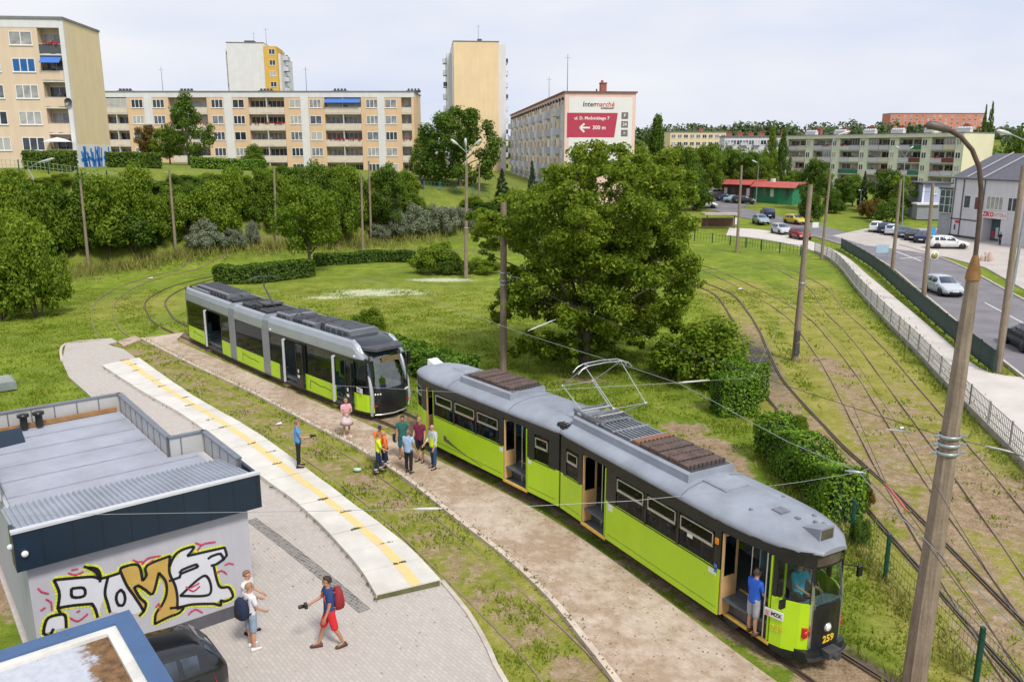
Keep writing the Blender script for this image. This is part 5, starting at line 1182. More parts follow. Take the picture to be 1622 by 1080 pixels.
    # the low roof nearest the camera
    B = KM @ Vector((-3.57, -3.45, 0)); T2 = building('low_building', 'low building with a blue edged grey roof spotted with brown moss beside the black car', B, KU, 'building')
    w = MB(); w.box(-7, -.05, -6, -.05, 0, 2.86); w.build('wall', wm, T2); blue = mat('blue_edge', (.055, .115, .24), .5, .1, .1, 2, 0, .2, dirtcol=(.12, .14, .18)); b = MB()
    b.box(-7, .0, -.32, .0, 2.78, 3.0); b.box(-.32, 0, -6, -.32, 2.78, 3.0); b.build('roof_edge', blue, T2); ww = MB(); ww.box(-7, -.32, -.50, -.32, 2.8, 2.95); ww.box(-.50, -.32, -6, -.50, 2.8, 2.95); ww.build('roof_upstand', mat('upstand_white', (.66, .65, .60), .6, 0, .08, 3, 0, .3), T2)
    m, nt, bs = newmat('mossy_membrane'); co = nt.coord(); n1, n2 = nt.noise(co, 1.3, 6, .7), nt.noise(co, 6, 5, .7); sp = nt.new('ShaderNodeSeparateXYZ'); nt.l.new(co, sp.inputs[0])
    edge = nt.math('MAXIMUM', nt.math('ADD', sp.outputs[0], 1.35), nt.math('ADD', sp.outputs[1], .85)); k = nt.math('ADD', nt.math('MULTIPLY', edge, 1.1), nt.math('ADD', n1, nt.math('MULTIPLY', n2, .6))); k = nt.math('MULTIPLY', nt.math('SUBTRACT', k, 1.25), 7, True)
    c = nt.mix(nt.ramp(n2, [(.35, (.40, .42, .48)), (.65, (.50, .52, .57))]), nt.ramp(n2, [(.35, (.07, .035, .015)), (.6, (.22, .12, .05))]), k); nt.l.new(c, bs.inputs['Base Color']); bs.inputs['Roughness'].default_value = .85; nt.l.new(nt.bump(k, .5, .03), bs.inputs['Normal'])
    rm = MB(); rm.box(-7, -.5, -6, -.5, 2.78, 2.88); rm.build('roof', m, T2)
kiosk()
# ================================================================== VEGETATION
G = lambda *c: tuple(c)
leaf_mid = leafmat('leaves_mid', (0.066, 0.134, 0.011), (0.198, 0.306, 0.026), (0.396, 0.444, 0.044)); leaf_fresh = leafmat('leaves_fresh', (0.073, 0.144, 0.011), (0.218, 0.324, 0.024), (0.409, 0.468, 0.044)); leaf_dark = leafmat('leaves_dark', (0.037, 0.086, 0.011), (0.125, 0.216, 0.022), (0.251, 0.324, 0.039))
leaf_light = leafmat('leaves_light', (.08, .155, .010), (.22, .32, .022), (.36, .42, .04)); leaf_silver = leafmat('leaves_silver', (.14, .175, .10), (.33, .37, .25), (.48, .50, .36))
leaf_locust = leafmat('leaves_locust', (0.059, 0.114, 0.009), (0.198, 0.294, 0.020), (0.396, 0.444, 0.044)); leaf_conifer = leafmat('needles', (.012, .036, .014), (.035, .075, .026), (.07, .115, .04), .15); leaf_red = leafmat('leaves_rusty', (.10, .08, .02), (.26, .17, .04), (.38, .22, .05))
leaf_hedge = leafmat('leaves_hedge', (0.037, 0.090, 0.010), (0.132, 0.264, 0.018), (0.264, 0.396, 0.033), .25); leaf_far = leafmat('leaves_far', (.05, .085, .035), (.10, .15, .06), (.16, .20, .08), .2)
bark = mat('bark', (.11, .085, .06), .95, 0, .3, 3, .4)
def leaves_mesh(name, m, cen, nor, size, aspect=.6, seed=0, flat=.5):
    "one small kite-shaped leaf cluster per centre, turned roughly along its normal"
    r = np.random.default_rng(seed); n = len(cen); nor = nor + r.normal(0, flat, (n, 3)); nor[:, 2] += .25
    nor /= np.linalg.norm(nor, axis=1)[:, None] + 1e-9
    t = np.cross(nor, r.normal(0, 1, (n, 3))); t /= np.linalg.norm(t, axis=1)[:, None] + 1e-9; b = np.cross(nor, t)
    s = size * r.uniform(.6, 1.35, n)[:, None]; w = s * aspect
    droop = nor * s * .18
    v = np.stack([cen - t * s * .5, cen + b * w * .5 + droop, cen + t * s * .5 - droop * .5, cen - b * w * .5 + droop], 1).reshape(-1, 3)
    me = bpy.data.meshes.new(name); me.vertices.add(4 * n); me.vertices.foreach_set('co', v.astype(np.float32).ravel())
    me.loops.add(4 * n); me.loops.foreach_set('vertex_index', np.arange(4 * n, dtype=np.int32)); me.polygons.add(n); me.polygons.foreach_set('loop_start', np.arange(0, 4 * n, 4, dtype=np.int32))
    me.update(calc_edges=True); me.materials.append(m); return me
def blobs_to_leaves(blobs, per, seed, shell=2.6):
    r = np.random.default_rng(seed); C_, N_ = [], []
    for (x, y, z, rx, ry, rz) in blobs:
        k = max(8, int(per * (rx * ry * rz) ** (2 / 3))); d = r.normal(0, 1, (k, 3)); d /= np.linalg.norm(d, axis=1)[:, None]
        rad = r.uniform(0, 1, k) ** (1 / shell) * (1 + r.normal(0, .10, k)); p = d * rad[:, None] * np.array([rx, ry, rz]); C_.append(p + np.array([x, y, z])); N_.append(d / np.array([rx, ry, rz]))
    c, n = np.concatenate(C_), np.concatenate(N_); n /= np.linalg.norm(n, axis=1)[:, None] + 1e-9; return c, n
def limb_mesh(trunks):
    m = MB()
    for pts, rs, n in trunks: m.path(pts, rs, n, 0, False)
    return m.me('trunk', bark)
def proto(kind, seed):
    "crown and trunk of unit width and unit height"
    r = random.Random(seed); bl = []; tr = []
    if kind in ('round', 'broad'):
        c0 = .60 if kind == 'round' else .62; n = 34
        for i in range(n):
            a = i * 2.39996 + r.uniform(-.3, .3); t = (i + .5) / n; zz = (c0 - .34 + .72 * t) if kind == 'round' else (.36 + .58 * t); rr = math.sqrt(max(0, 1 - ((zz - c0) / (.42 if kind == 'round' else .36)) ** 2)) * .40 * (r.uniform(.55, 1.05) if i % 3 else r.uniform(.1, .5)); s = r.uniform(.085, .16)
            bl.append((rr * math.cos(a), rr * math.sin(a), zz, s, s, s * r.uniform(.6, .95)))
        base = .24
    elif kind == 'tall':
        for i in range(30):
            a = i * 2.4; t = (i + .5) / 30; zz = .18 + .78 * t; rr = (.36 * math.sin(PI * min(1, (t + .12)) ** .8) + .03) * r.uniform(.4, 1.05); s = r.uniform(.08, .14); bl.append((rr * math.cos(a), rr * math.sin(a), zz, s, s, s * .7))
        base = .18
    elif kind == 'conifer':
        for i in range(40):
            a = i * 2.4; t = (i + .5) / 40; zz = .06 + .92 * t; rr = .40 * (1 - t) ** .9 * r.uniform(.6, 1.1); s = .05 + .09 * (1 - t); bl.append((rr * math.cos(a), rr * math.sin(a), zz, s, s, s * .45))
        base = .06
    elif kind == 'poplar':
        for i in range(30):
            a = i * 2.4; t = (i + .5) / 30; zz = .08 + .88 * t; rr = .34 * math.sin(PI * min(1, t * .85 + .12)) * r.uniform(.2, 1); s = .17 * (1 - .5 * t); bl.append((rr * math.cos(a), rr * math.sin(a), zz, s, s, .07))
        base = .06
    elif kind == 'dome':
        for i in range(60):
            a = i * 2.4 + r.uniform(-.4, .4); t = (i + .5) / 60; zz = .10 + .80 * t; rr = .42 * math.sqrt(max(0, 1 - (abs(zz - .42) / .54) ** 2.2)) * (r.uniform(.75, 1.05) if i % 4 else .4); s = r.uniform(.07, .12); bl.append((rr * math.cos(a), rr * math.sin(a), zz, s, s, s * .8))
        base = .1
    else:  # bush
        for i in range(26):
            a = i * 2.4 + r.uniform(-.4, .4); t = (i + .5) / 26; ph = math.acos(1 - t); rr = r.uniform(.55, 1.0) * .40; s = r.uniform(.09, .17)
            bl.append((rr * math.sin(ph) * math.cos(a), rr * math.sin(ph) * math.sin(a), .16 + rr * 1.65 * math.cos(ph) * .95, s, s, s * 1.05))
        base = .0
    per = {'dome': 26000, 'round': 22000, 'broad': 20000, 'tall': 20000, 'conifer': 30000, 'poplar': 12000, 'bush': 19000}[kind]
    c, n = blobs_to_leaves(bl, per, seed)
    c[:, 2] = np.maximum(c[:, 2], .01)
    size = {'dome': .034, 'round': .037, 'broad': .037, 'tall': .037, 'conifer': .035, 'poplar': .05, 'bush': .042}[kind]
    if kind == 'bush':
        for k in range(5): a = k * 1.3; tr.append(([(0.02 * math.cos(a), .02 * math.sin(a), -.05), (.15 * math.cos(a), .15 * math.sin(a), .25), (.25 * math.cos(a), .25 * math.sin(a), .5)], [.014, .010, .005], 5))
    else:
        tr.append(([(0, 0, -.06), (.005, .004, base), (-.01, .008, .5), (0, 0, .85)], [.030, .022, .015, .005], 8))
        for b in bl[2::4]: tr.append(([(0, 0, max(base * .9, b[2] * .55)), (b[0] * .5, b[1] * .5, b[2] * .85), b[:3]], [.013, .008, .003], 5))
    return c, n, size, limb_mesh(tr)
_pp = {}
def plant_meshes(kind, var, lm, asp=.62):
    k = (kind, var, lm.name)
    if k not in _pp:
        b = (kind, var)
        if b not in _pp: _pp[b] = proto(kind, 31 * var + len(kind) * 7)
        c, n, s, tm = _pp[b]; _pp[k] = (leaves_mesh('crown', lm, c, n, s, asp, var), tm)
    return _pp[k]
def plant(name, label, cat, kind, lm, base, w, h, var=0, group=None, trunk=True, rz=None):
    cr, tm = plant_meshes(kind, var, lm)
    o = empty(name, base, rnd.uniform(0, 6.28) if rz is None else rz, label, cat, group)
    sx = w / .98; c = link('crown' if kind != 'bush' else 'foliage', cr, o, scale=(sx, sx, h)); t = link('trunk' if kind != 'bush' else 'stem', tm, o, scale=(sx if kind == 'bush' else h * .55 + sx * .3, sx if kind == 'bush' else h * .55 + sx * .3, h))
    return o
def pl(name, label, cat, kind, lm, px, pyb, pyt, wpx, var=0, D=None, group=None):
    "plant from its place in the photograph: foot, top and width"
    if D is None: b = PH(px, pyb); D = b.y
    else: q = PD(px, 240, D); b = Vector((q.x, D, H(q.x, D)))
    top = ZAT(pyt, D); dep = D * _c + (CH - b.z) * _s
    return plant(name, label, cat, kind, lm, (b.x, b.y, b.z - .05), wpx / CF * dep, max(.4, (top - b.z) * (1.12 if kind == 'bush' else 1.03)), var, group)
# --- the big locust by the trams
def big_tree():
    base = P(927, 583); D0 = 43.2; r = random.Random(4)
    T = empty('tree', base, 0, 'huge spreading dark green tree standing between the trams and the tracks', 'tree')
    spec = [(940, 262, 50), (892, 300, 58), (985, 268, 42), (1040, 285, 52), (1075, 312, 38), (848, 332, 55), (930, 342, 76), (1010, 345, 68), (1068, 372, 45), (778, 345, 34), (805, 372, 45), (862, 402, 66), (940, 425, 78), (1022, 425, 66), (1075, 432, 42), (838, 462, 50), (800, 492, 30), (902, 492, 56), (980, 486, 60), (1046, 482, 46), (1092, 472, 24), (862, 538, 36), (905, 548, 32), (962, 532, 36), (1008, 524, 36), (800, 436, 30), (748, 348, 20), (950, 236, 24), (1000, 548, 22), (1030, 330, 45), (880, 560, 30), (935, 556, 30), (985, 556, 28), (820, 545, 22), (1062, 520, 26), (1100, 440, 22), (1104, 360, 18), (760, 372, 20), (815, 470, 34), (900, 380, 60), (985, 400, 60), (880, 268, 30), (1012, 252, 24), (784, 398, 28), (830, 505, 26)]
    bl = []
    for px, py, rp in spec:
        for k in range(3 if rp > 30 else 1):
            rel = ((px - 925) / 190, (py - 400) / 185); ch = math.sqrt(max(.05, 1 - min(1, rel[0] ** 2 + rel[1] ** 2))) * 5.6
            D = D0 + (0 if rp <= 30 else (k - 1) * ch * .75) + r.uniform(-.8, .8); p = PD(px + r.uniform(-10, 10), py + r.uniform(-10, 10), D); m = rp / CF * D * (.85 if k == 1 else .76)
            # break each mass into sprays
            for j in range(9):
                d = Vector((r.gauss(0, 1), r.gauss(0, 1), r.gauss(0, .8))); d.normalize(); q = p + d * m * r.uniform(.35, .95); s = m * r.uniform(.30, .50); bl.append((q.x - base.x, q.y - base.y, max(.7, q.z), s, s, s * .62))
    c, n = blobs_to_leaves(bl, 720, 5, 1.9)
    link('crown', leaves_mesh('crown', leaf_locust, c, n, .21, .5, 5, .6), T)
    tr = [([(0, 0, -.2), (-.05, .1, .8), (.05, .2, 2.0), (.1, .1, 3.4)], [.42, .30, .25, .20], 12)]
    for i, b in enumerate(bl[3::29]):
        p = Vector(b[:3]); st = Vector((.05, .15, 1.3 + 1.8 * r.random())); mid = st.lerp(p, .5) + Vector((0, 0, .5)); tr.append(([st, mid, p], [.11, .06, .02], 7))
    link('trunk', limb_mesh(tr), T)
big_tree()
# --- single trees
pl('tree', 'small open crowned tree standing alone on the lawn edge behind the low hedge', 'tree', 'broad', leaf_light, 492, 434, 296, 112, 0)
pl('tree', 'big round dark tree in front of the yellow tower block', 'tree', 'dome', leaf_dark, 727, 300, 166, 138, 1, D=118)
pl('tree', 'lighter green tree at the left shoulder of the big round dark tree', 'tree', 'dome', leaf_fresh, 680, 290, 204, 60, 2, D=124)
pl('spruce_tree', 'tall dark spruce-like tree in front of the long peach block', 'tree', 'tall', leaf_dark, 298, 262, 150, 92, 1, D=128)
pl('tree', 'small tree with rusty tips at the left end of the long peach block', 'tree', 'round', leaf_red, 238, 262, 200, 52, 2, D=132)
pl('tree', 'green bushy tree touching the rusty tree in front of the long block', 'tree', 'round', leaf_mid, 268, 262, 206, 60, 0, D=130)
pl('bush', 'small round green bush in front of the fourth white stair strip', 'bush', 'bush', leaf_mid, 400, 264, 228, 42, 1, D=128)
pl('bush', 'tree sized bush below the right end of the long peach block', 'bush', 'round', leaf_dark, 612, 372, 268, 72, 0, D=100)
pl('spruce_tree', 'small dark spruce at the far end of the pink block', 'tree', 'conifer', leaf_conifer, 843, 300, 256, 34, 0, D=108)
pl('spruce_tree', 'dark conifer standing right of the yellow tower foot', 'tree', 'conifer', leaf_conifer, 795, 310, 268, 40, 0, D=112)
pl('bush', 'dark green bush left of the pink block foot', 'bush', 'bush', leaf_dark, 815, 318, 282, 60, 0, D=105)
pl('tree', 'tall pointed tree right of the pink block', 'tree', 'tall', leaf_dark, 1040, 300, 186, 62, 0, D=135)
for px, pt, w, k, lm, v, D, lb in [(1012, 236, 60, 'round', leaf_mid, 0, 128, 'mid green tree at the right foot of the pink block'), (1080, 236, 70, 'round', leaf_dark, 1, 150, 'dense dark tree right of the tall pointed tree'), (1065, 262, 66, 'broad', leaf_mid, 2, 128, 'broad mid green tree behind the crown of the huge tree'), (1122, 232, 64, 'round', leaf_mid, 2, 165, 'tree below the low cream building'), (1105, 262, 58, 'bush', leaf_dark, 1, 150, 'dark bush left of the red pavilion'), (1158, 240, 62, 'round', leaf_dark, 0, 172, 'dark tree above the left end of the red pavilion'), (1192, 244, 58, 'round', leaf_dark, 2, 170, 'dark tree above the middle of the red pavilion'),
        (1222, 203, 34, 'tall', leaf_mid, 0, 192, 'slender birch-like tree at the left end of the pale green block'), (1240, 208, 32, 'tall', leaf_dark, 1, 186, 'second slender tree beside the birch-like tree'), (1215, 252, 44, 'round', leaf_light, 1, 182, 'bright green tree above the red pavilion roof'), (1294, 256, 58, 'round', leaf_dark, 1, 150, 'dark tree right of the green end of the pavilion'), (1290, 292, 46, 'bush', leaf_dark, 0, 134, 'dark bush under the trees beside the green pavilion wall'), (1262, 272, 40, 'round', leaf_mid, 0, 178, 'mid green tree behind the green pavilion wall'),
        (1338, 284, 56, 'round', leaf_dark, 2, 150, 'dark tree in front of the middle of the pale green block'), (1358, 280, 50, 'round', leaf_mid, 0, 156, 'mid green tree next to the slim dark conifer'), (1374, 272, 22, 'conifer', leaf_conifer, 0, 150, 'slim dark conifer in front of the pale green block'), (1408, 272, 60, 'round', leaf_dark, 1, 146, 'dark tree left of the pale blue annex'), (1436, 280, 50, 'round', leaf_mid, 2, 142, 'mid green tree touching the pale blue annex'), (1388, 306, 44, 'bush', leaf_red, 0, 138, 'rusty yellow bush on the grass behind the parked row'), (1420, 310, 56, 'bush', leaf_dark, 2, 132, 'dark bush behind the parked row of cars'),
        (1328, 300, 40, 'bush', leaf_dark, 1, 146, 'low dark bush under the trees by the grass clearing'), (1612, 214, 40, 'round', leaf_dark, 0, 180, 'tree at the right edge behind the yellow end wall'), (1170, 258, 40, 'bush', leaf_mid, 1, 178, 'bush rising just behind the pavilion roof'), (1304, 268, 44, 'round', leaf_mid, 2, 172, 'mid green tree before the left part of the pale green block'), (1140, 262, 44, 'round', leaf_mid, 0, 180, 'tree behind the parked white cars')]:
    pl('tree' if k != 'bush' else 'bush', lb, 'tree' if k != 'bush' else 'bush', k, lm, px, 0, pt, w, v, D, 'trees around the car park and pavilion')
pl('poplar_tree', 'left one of the two far dark poplars beside the red building', 'tree', 'poplar', leaf_dark, 1554, 0, 168, 11, 0, 420, 'far poplars'); pl('poplar_tree', 'right and taller one of the two far dark poplars', 'tree', 'poplar', leaf_dark, 1563.5, 0, 163, 12, 1, 420, 'far poplars')
# --- thicket on the embankment: every bush a thing
r_ = random.Random(21); k = 0
thick = []
for px, pb, pt, w, lm in [(22, 300, 252, 70, leaf_fresh), (60, 298, 256, 60, leaf_light), (100, 296, 262, 60, leaf_fresh), (150, 300, 266, 70, leaf_light), (205, 300, 262, 70, leaf_fresh), (250, 300, 260, 60, leaf_mid), (290, 296, 252, 60, leaf_fresh), (335, 300, 262, 60, leaf_fresh), (180, 330, 280, 80, leaf_fresh), (285, 330, 272, 70, leaf_fresh), (130, 335, 290, 70, leaf_mid)]: thick.append((px, pb, pt, w, lm, 'bush on the top of the bank below the clipped hedges'))
for px, pb, pt, w, lm in [(375, 312, 262, 60, leaf_fresh), (420, 310, 256, 60, leaf_mid), (445, 305, 243, 50, leaf_fresh), (470, 318, 262, 60, leaf_light), (510, 300, 250, 60, leaf_fresh), (545, 312, 258, 60, leaf_mid), (575, 300, 262, 40, leaf_light), (560, 330, 272, 60, leaf_fresh), (640, 310, 270, 46, leaf_fresh), (590, 318, 266, 50, leaf_fresh)]: thick.append((px, pb, pt, w, lm, 'bush on the top of the bank close to the long peach block'))
for px, pb, pt, w, lm in [(4, 505, 372, 120, leaf_fresh), (60, 500, 342, 100, leaf_fresh), (30, 470, 318, 110, leaf_fresh), (92, 470, 385, 50, leaf_mid)]: thick.append((px, pb, pt, w, lm, 'broad leaved bush at the left edge in front of the thicket'))
for px, pb, pt, w, lm in [(20, 420, 262, 110, leaf_fresh), (70, 415, 270, 90, leaf_fresh), (104, 392, 268, 90, leaf_mid), (112, 398, 318, 70, leaf_mid), (172, 396, 300, 80, leaf_mid), (215, 398, 312, 100, leaf_fresh), (236, 400, 330, 90, leaf_fresh), (180, 396, 262, 90, leaf_fresh), (250, 386, 290, 70, leaf_mid), (225, 380, 262, 90, leaf_fresh), (145, 385, 262, 80, leaf_fresh)]: thick.append((px, pb, pt, w, lm, 'bush in the dense green thicket below the cream block'))
for px, pb, pt, w, lm in [(305, 374, 276, 80, leaf_fresh), (350, 376, 268, 80, leaf_fresh), (395, 372, 272, 70, leaf_mid), (325, 352, 258, 80, leaf_fresh), (375, 350, 258, 70, leaf_light), (425, 362, 262, 70, leaf_mid), (455, 360, 246, 80, leaf_mid), (500, 362, 262, 70, leaf_fresh), (540, 378, 272, 80, leaf_mid), (520, 352, 250, 80, leaf_fresh), (560, 358, 262, 60, leaf_mid), (480, 385, 300, 70, leaf_mid), (585, 352, 258, 60, leaf_fresh), (520, 390, 320, 60, leaf_fresh)]: thick.append((px, pb, pt, w, lm, 'bush in the thicket on the bank below the long peach block'))
for px, pb, pt, w, lm in [(632, 345, 282, 60, leaf_mid), (655, 350, 296, 50, leaf_fresh), (690, 352, 302, 60, leaf_fresh), (748, 330, 290, 40, leaf_mid), (770, 335, 296, 50, leaf_fresh), (800, 330, 285, 50, leaf_mid)]: thick.append((px, pb, pt, w, lm, 'bush on the gentle bank below the big round dark tree'))
for i, (px, pb, pt, w, lm, lb) in enumerate(thick):
    if i % 7 == 3 and 'left edge' not in lb: continue
    if 'left edge' not in lb: lm = r_.choice([lm, lm, leaf_mid, leaf_light, leaf_fresh, leaf_dark]); pt += r_.uniform(-7, 26) if pb < 340 or i % 2 else r_.uniform(-4, 8); w *= r_.uniform(.75, 1.1)
    pl('bush', lb, 'bush', 'bush', lm, px + r_.uniform(-6, 6), pb, pt, w * 1.06, i % 3, None, lb.replace('bush', 'bushes', 1))
for px, pb, pt, w in [(322, 396, 346, 62), (372, 392, 352, 44), (402, 390, 338, 26), (345, 396, 356, 50), (628, 376, 330, 48), (662, 372, 318, 56), (702, 368, 312, 62), (600, 378, 348, 40), (735, 362, 318, 40)]: pl('bush', 'pale grey green bush at the foot of the thicket', 'bush', 'bush', leaf_silver, px, pb, pt, w, int(px) % 3, None, 'grey green bushes')
for px, pb, pt, w, lm, lb in [(690, 432, 372, 84, leaf_light, 'large rounded light green bush behind the lawn'), (712, 434, 396, 50, leaf_dark, 'dark bush nestled against the large light green bush'), (768, 432, 402, 62, leaf_light, 'yellow green bush right of the lamp post behind the lawn'), (735, 434, 404, 36, leaf_dark, 'small dark bush beside the triple lamp post foot'), (584, 530, 481, 62, leaf_light, 'small bright round bush on the lawn behind the silver tram'), (1112, 603, 494, 168, leaf_fresh, 'large olive green bush right of the huge tree'), (1062, 596, 520, 80, leaf_dark, 'dark bush between the huge tree trunk and the olive bush'), (1362, 862, 806, 34, leaf_mid, 'small straggly bush at the wire fence beside the tram front'), (1372, 800, 760, 30, leaf_red, 'yellowing bush tuft by the wire fence'), (1262, 690, 650, 40, leaf_light, 'yellow flowering weed clump behind the long hedge'),
        (640, 592, 548, 90, leaf_hedge, 'leafy bush behind the front of the silver tram'), (690, 600, 556, 70, leaf_hedge, 'dark bush close behind the tail of the older tram'), (604, 560, 520, 60, leaf_hedge, 'low bush beside the roof of the silver tram')]:
    pl('bush', lb, 'bush', 'bush', lm, px, pb, pt, w, int(px) % 3)
# --- clipped hedges
def hedge(label, pts, w, h, lm=leaf_hedge, size=.14, dens=260, seed=1, wob=.1):
    "hedge along a plan line: leafy skin over a twiggy core"
    line = crom([Vector((p[0], p[1], 0)) for p in pts], .35); r = np.random.default_rng(seed); C_, N_ = [], []; L1, L2 = offset(line, 1), offset(line, -1)
    o = empty('hedge', (line[0].x, line[0].y, H(line[0].x, line[0].y)), 0, label, 'hedge'); b = np.array(o.location)
    tot = sum((q - p).length for p, q in zip(line, line[1:]))
    idx = r.integers(0, len(line) - 1, int(dens * tot * (w + 2 * h) * .9)); P0 = np.array([tuple(p) for p in line]); LN = np.array([tuple((a - c) / 2) for a, c in zip(L1, L2)])
    f = r.uniform(0, 1, len(idx))[:, None]; p = P0[idx] * (1 - f) + P0[idx + 1] * f; nn = LN[idx]; side = r.uniform(0, w + 2 * h, len(idx)); off = np.where(side < h, -w / 2, np.where(side < h + w, side - h - w / 2, w / 2)); z = np.where(side < h, side, np.where(side < h + w, h, w + 2 * h - side)); bul = 1 + wob * np.sin(p[:, 0] * 3.1 + p[:, 1] * 2.3 + z * 2); dep = r.uniform(0, 1, len(idx)) ** 2 * .28
    off2 = off * bul * (1 - dep * np.where((side > h) & (side < h + w), 0, 1)); z2 = (z * (1 + wob * .5 * np.sin(p[:, 0] * 2.2 - p[:, 1] * 1.7))) - dep * np.where((side > h) & (side < h + w), .5, 0)
    # rounded shoulders
    e = np.clip((np.abs(off2) / (w / 2) - .55) / .45, 0, 1); z2 = np.where(z2 > h * .75, z2 - .18 * h * e ** 2 * (side > h) * (side < h + w), z2)
    c = p + nn * off2[:, None]; gz = np.array([H(x, y) for x, y in c[:, :2]]) if c[:, 1].max() > 70 else 0; c[:, 2] = z2 + gz; nr = nn * np.sign(off)[:, None] * np.where((side > h) & (side < h + w), .2, 1)[:, None]; nr[:, 2] = np.where((side > h) & (side < h + w), 1, .25)
    ends = []
    for j, sgn in ((0, -1), (len(line) - 1, 1)):   # end caps
        t = (line[1] - line[0] if j == 0 else line[-1] - line[-2]).normalized() * sgn; k = int(dens * w * h * 1.1); a = r.uniform(-w / 2, w / 2, k); zz = r.uniform(0, h, k); q = np.array(tuple(line[j])) + LN[j][None] * a[:, None] + np.array(tuple(t))[None] * r.uniform(-.25, .12, k)[:, None]; q[:, 2] = zz + H(line[j].x, line[j].y); C_.append(q); N_.append(np.tile(np.array(tuple(t)), (k, 1)))
    c = np.concatenate([c] + C_); nr = np.concatenate([nr] + N_); link('foliage', leaves_mesh('foliage', lm, c - b, nr, size, .65, seed, .55), o)
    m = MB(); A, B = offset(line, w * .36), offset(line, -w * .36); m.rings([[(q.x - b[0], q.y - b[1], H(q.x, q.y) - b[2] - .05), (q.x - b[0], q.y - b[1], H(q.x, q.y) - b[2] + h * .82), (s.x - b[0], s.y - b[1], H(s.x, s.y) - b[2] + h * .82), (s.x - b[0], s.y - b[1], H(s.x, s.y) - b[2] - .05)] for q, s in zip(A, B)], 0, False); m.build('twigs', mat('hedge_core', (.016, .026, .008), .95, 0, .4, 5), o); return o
hedge('long clipped hedge running beside the tracks right of the older tram', [P(1218, 718), P(1265, 756), P(1312, 800), P(1338, 824)], 1.2, 1.6, size=.12, dens=420, wob=.24)
hedge('clipped box hedge standing alone right of the huge tree', [P(1134, 652), P(1190, 650)], 1.5, 1.75, size=.12, dens=420, wob=.10)
hedge('clipped hedge just behind the box hedge', [P(1152, 622), P(1206, 634)], 1.4, 1.7, size=.12, dens=400, wob=.11)
hedge('low dark hedge curving along the lawn behind the silver tram', [P(345, 447), P(400, 447), P(450, 441), P(492, 436)], 1.6, 1.5, leaf_dark, .24, 100, 3)
hedge('thin low hedge at the back edge of the lawn', [P(500, 420), P(560, 416), P(610, 413), P(655, 414)], 1.3, 1.1, leaf_dark, .24, 100, 4)
hedge('low hedge row between the silver tram and the lawn', [P(560, 545), P(620, 566), P(690, 588), P(742, 604)], 1.6, 1.15, size=.16, dens=220, seed=5)
hedge('dark clipped hedge in front of the cream block', [PD(42, 262, 90.5), PD(118, 262, 90.5)], 1.4, 1.8, leaf_dark, .26, 90, 6, .04)
hedge('dark clipped hedge right of the blue graffiti', [PD(174, 262, 95), PD(252, 262, 95)], 1.4, 1.6, leaf_dark, .26, 90, 7, .04)
hedge('long low hedge on the lawn in front of the long block', [PD(305, 268, 108), PD(420, 268, 108)], 1.3, 1.3, leaf_hedge, .28, 70, 8, .05)
# --- wooded ridge on the horizon, one far mass
def forest():
    r = random.Random(8); bl = []
    for i in range(520):
        az = -.02 + .92 * r.random(); D = r.uniform(500, 760); x = az * D; z = H(x, D); hgt = r.choice([5, 6, 8, 9, 10, 12]) * r.uniform(.8, 1.1); w = hgt * r.uniform(.35, .75)
        bl.append((x, D, z + hgt * .55, w, w, hgt * .5))
    c, n = blobs_to_leaves(bl, 2.6, 8, 3); o = link('wooded_ridge', leaves_mesh('wooded_ridge', leaf_far, c, n, 2.6, .8, 8, .6)); tag(o, kind='stuff')
    bl = []
    for i in range(240):
        az = r.uniform(.12, .70); D = r.uniform(215, 330); x = az * D; z = H(x, D); hgt = r.uniform(6, 10.5); w = hgt * .5; bl.append((x, D, z + hgt * .5, w, w, hgt * .5))
    c, n = blobs_to_leaves(bl, 12, 9, 3); o = link('far_woodland', leaves_mesh('far_woodland', leaf_dark, c, n, 1.15, .8, 9, .6)); tag(o, kind='stuff')
forest()
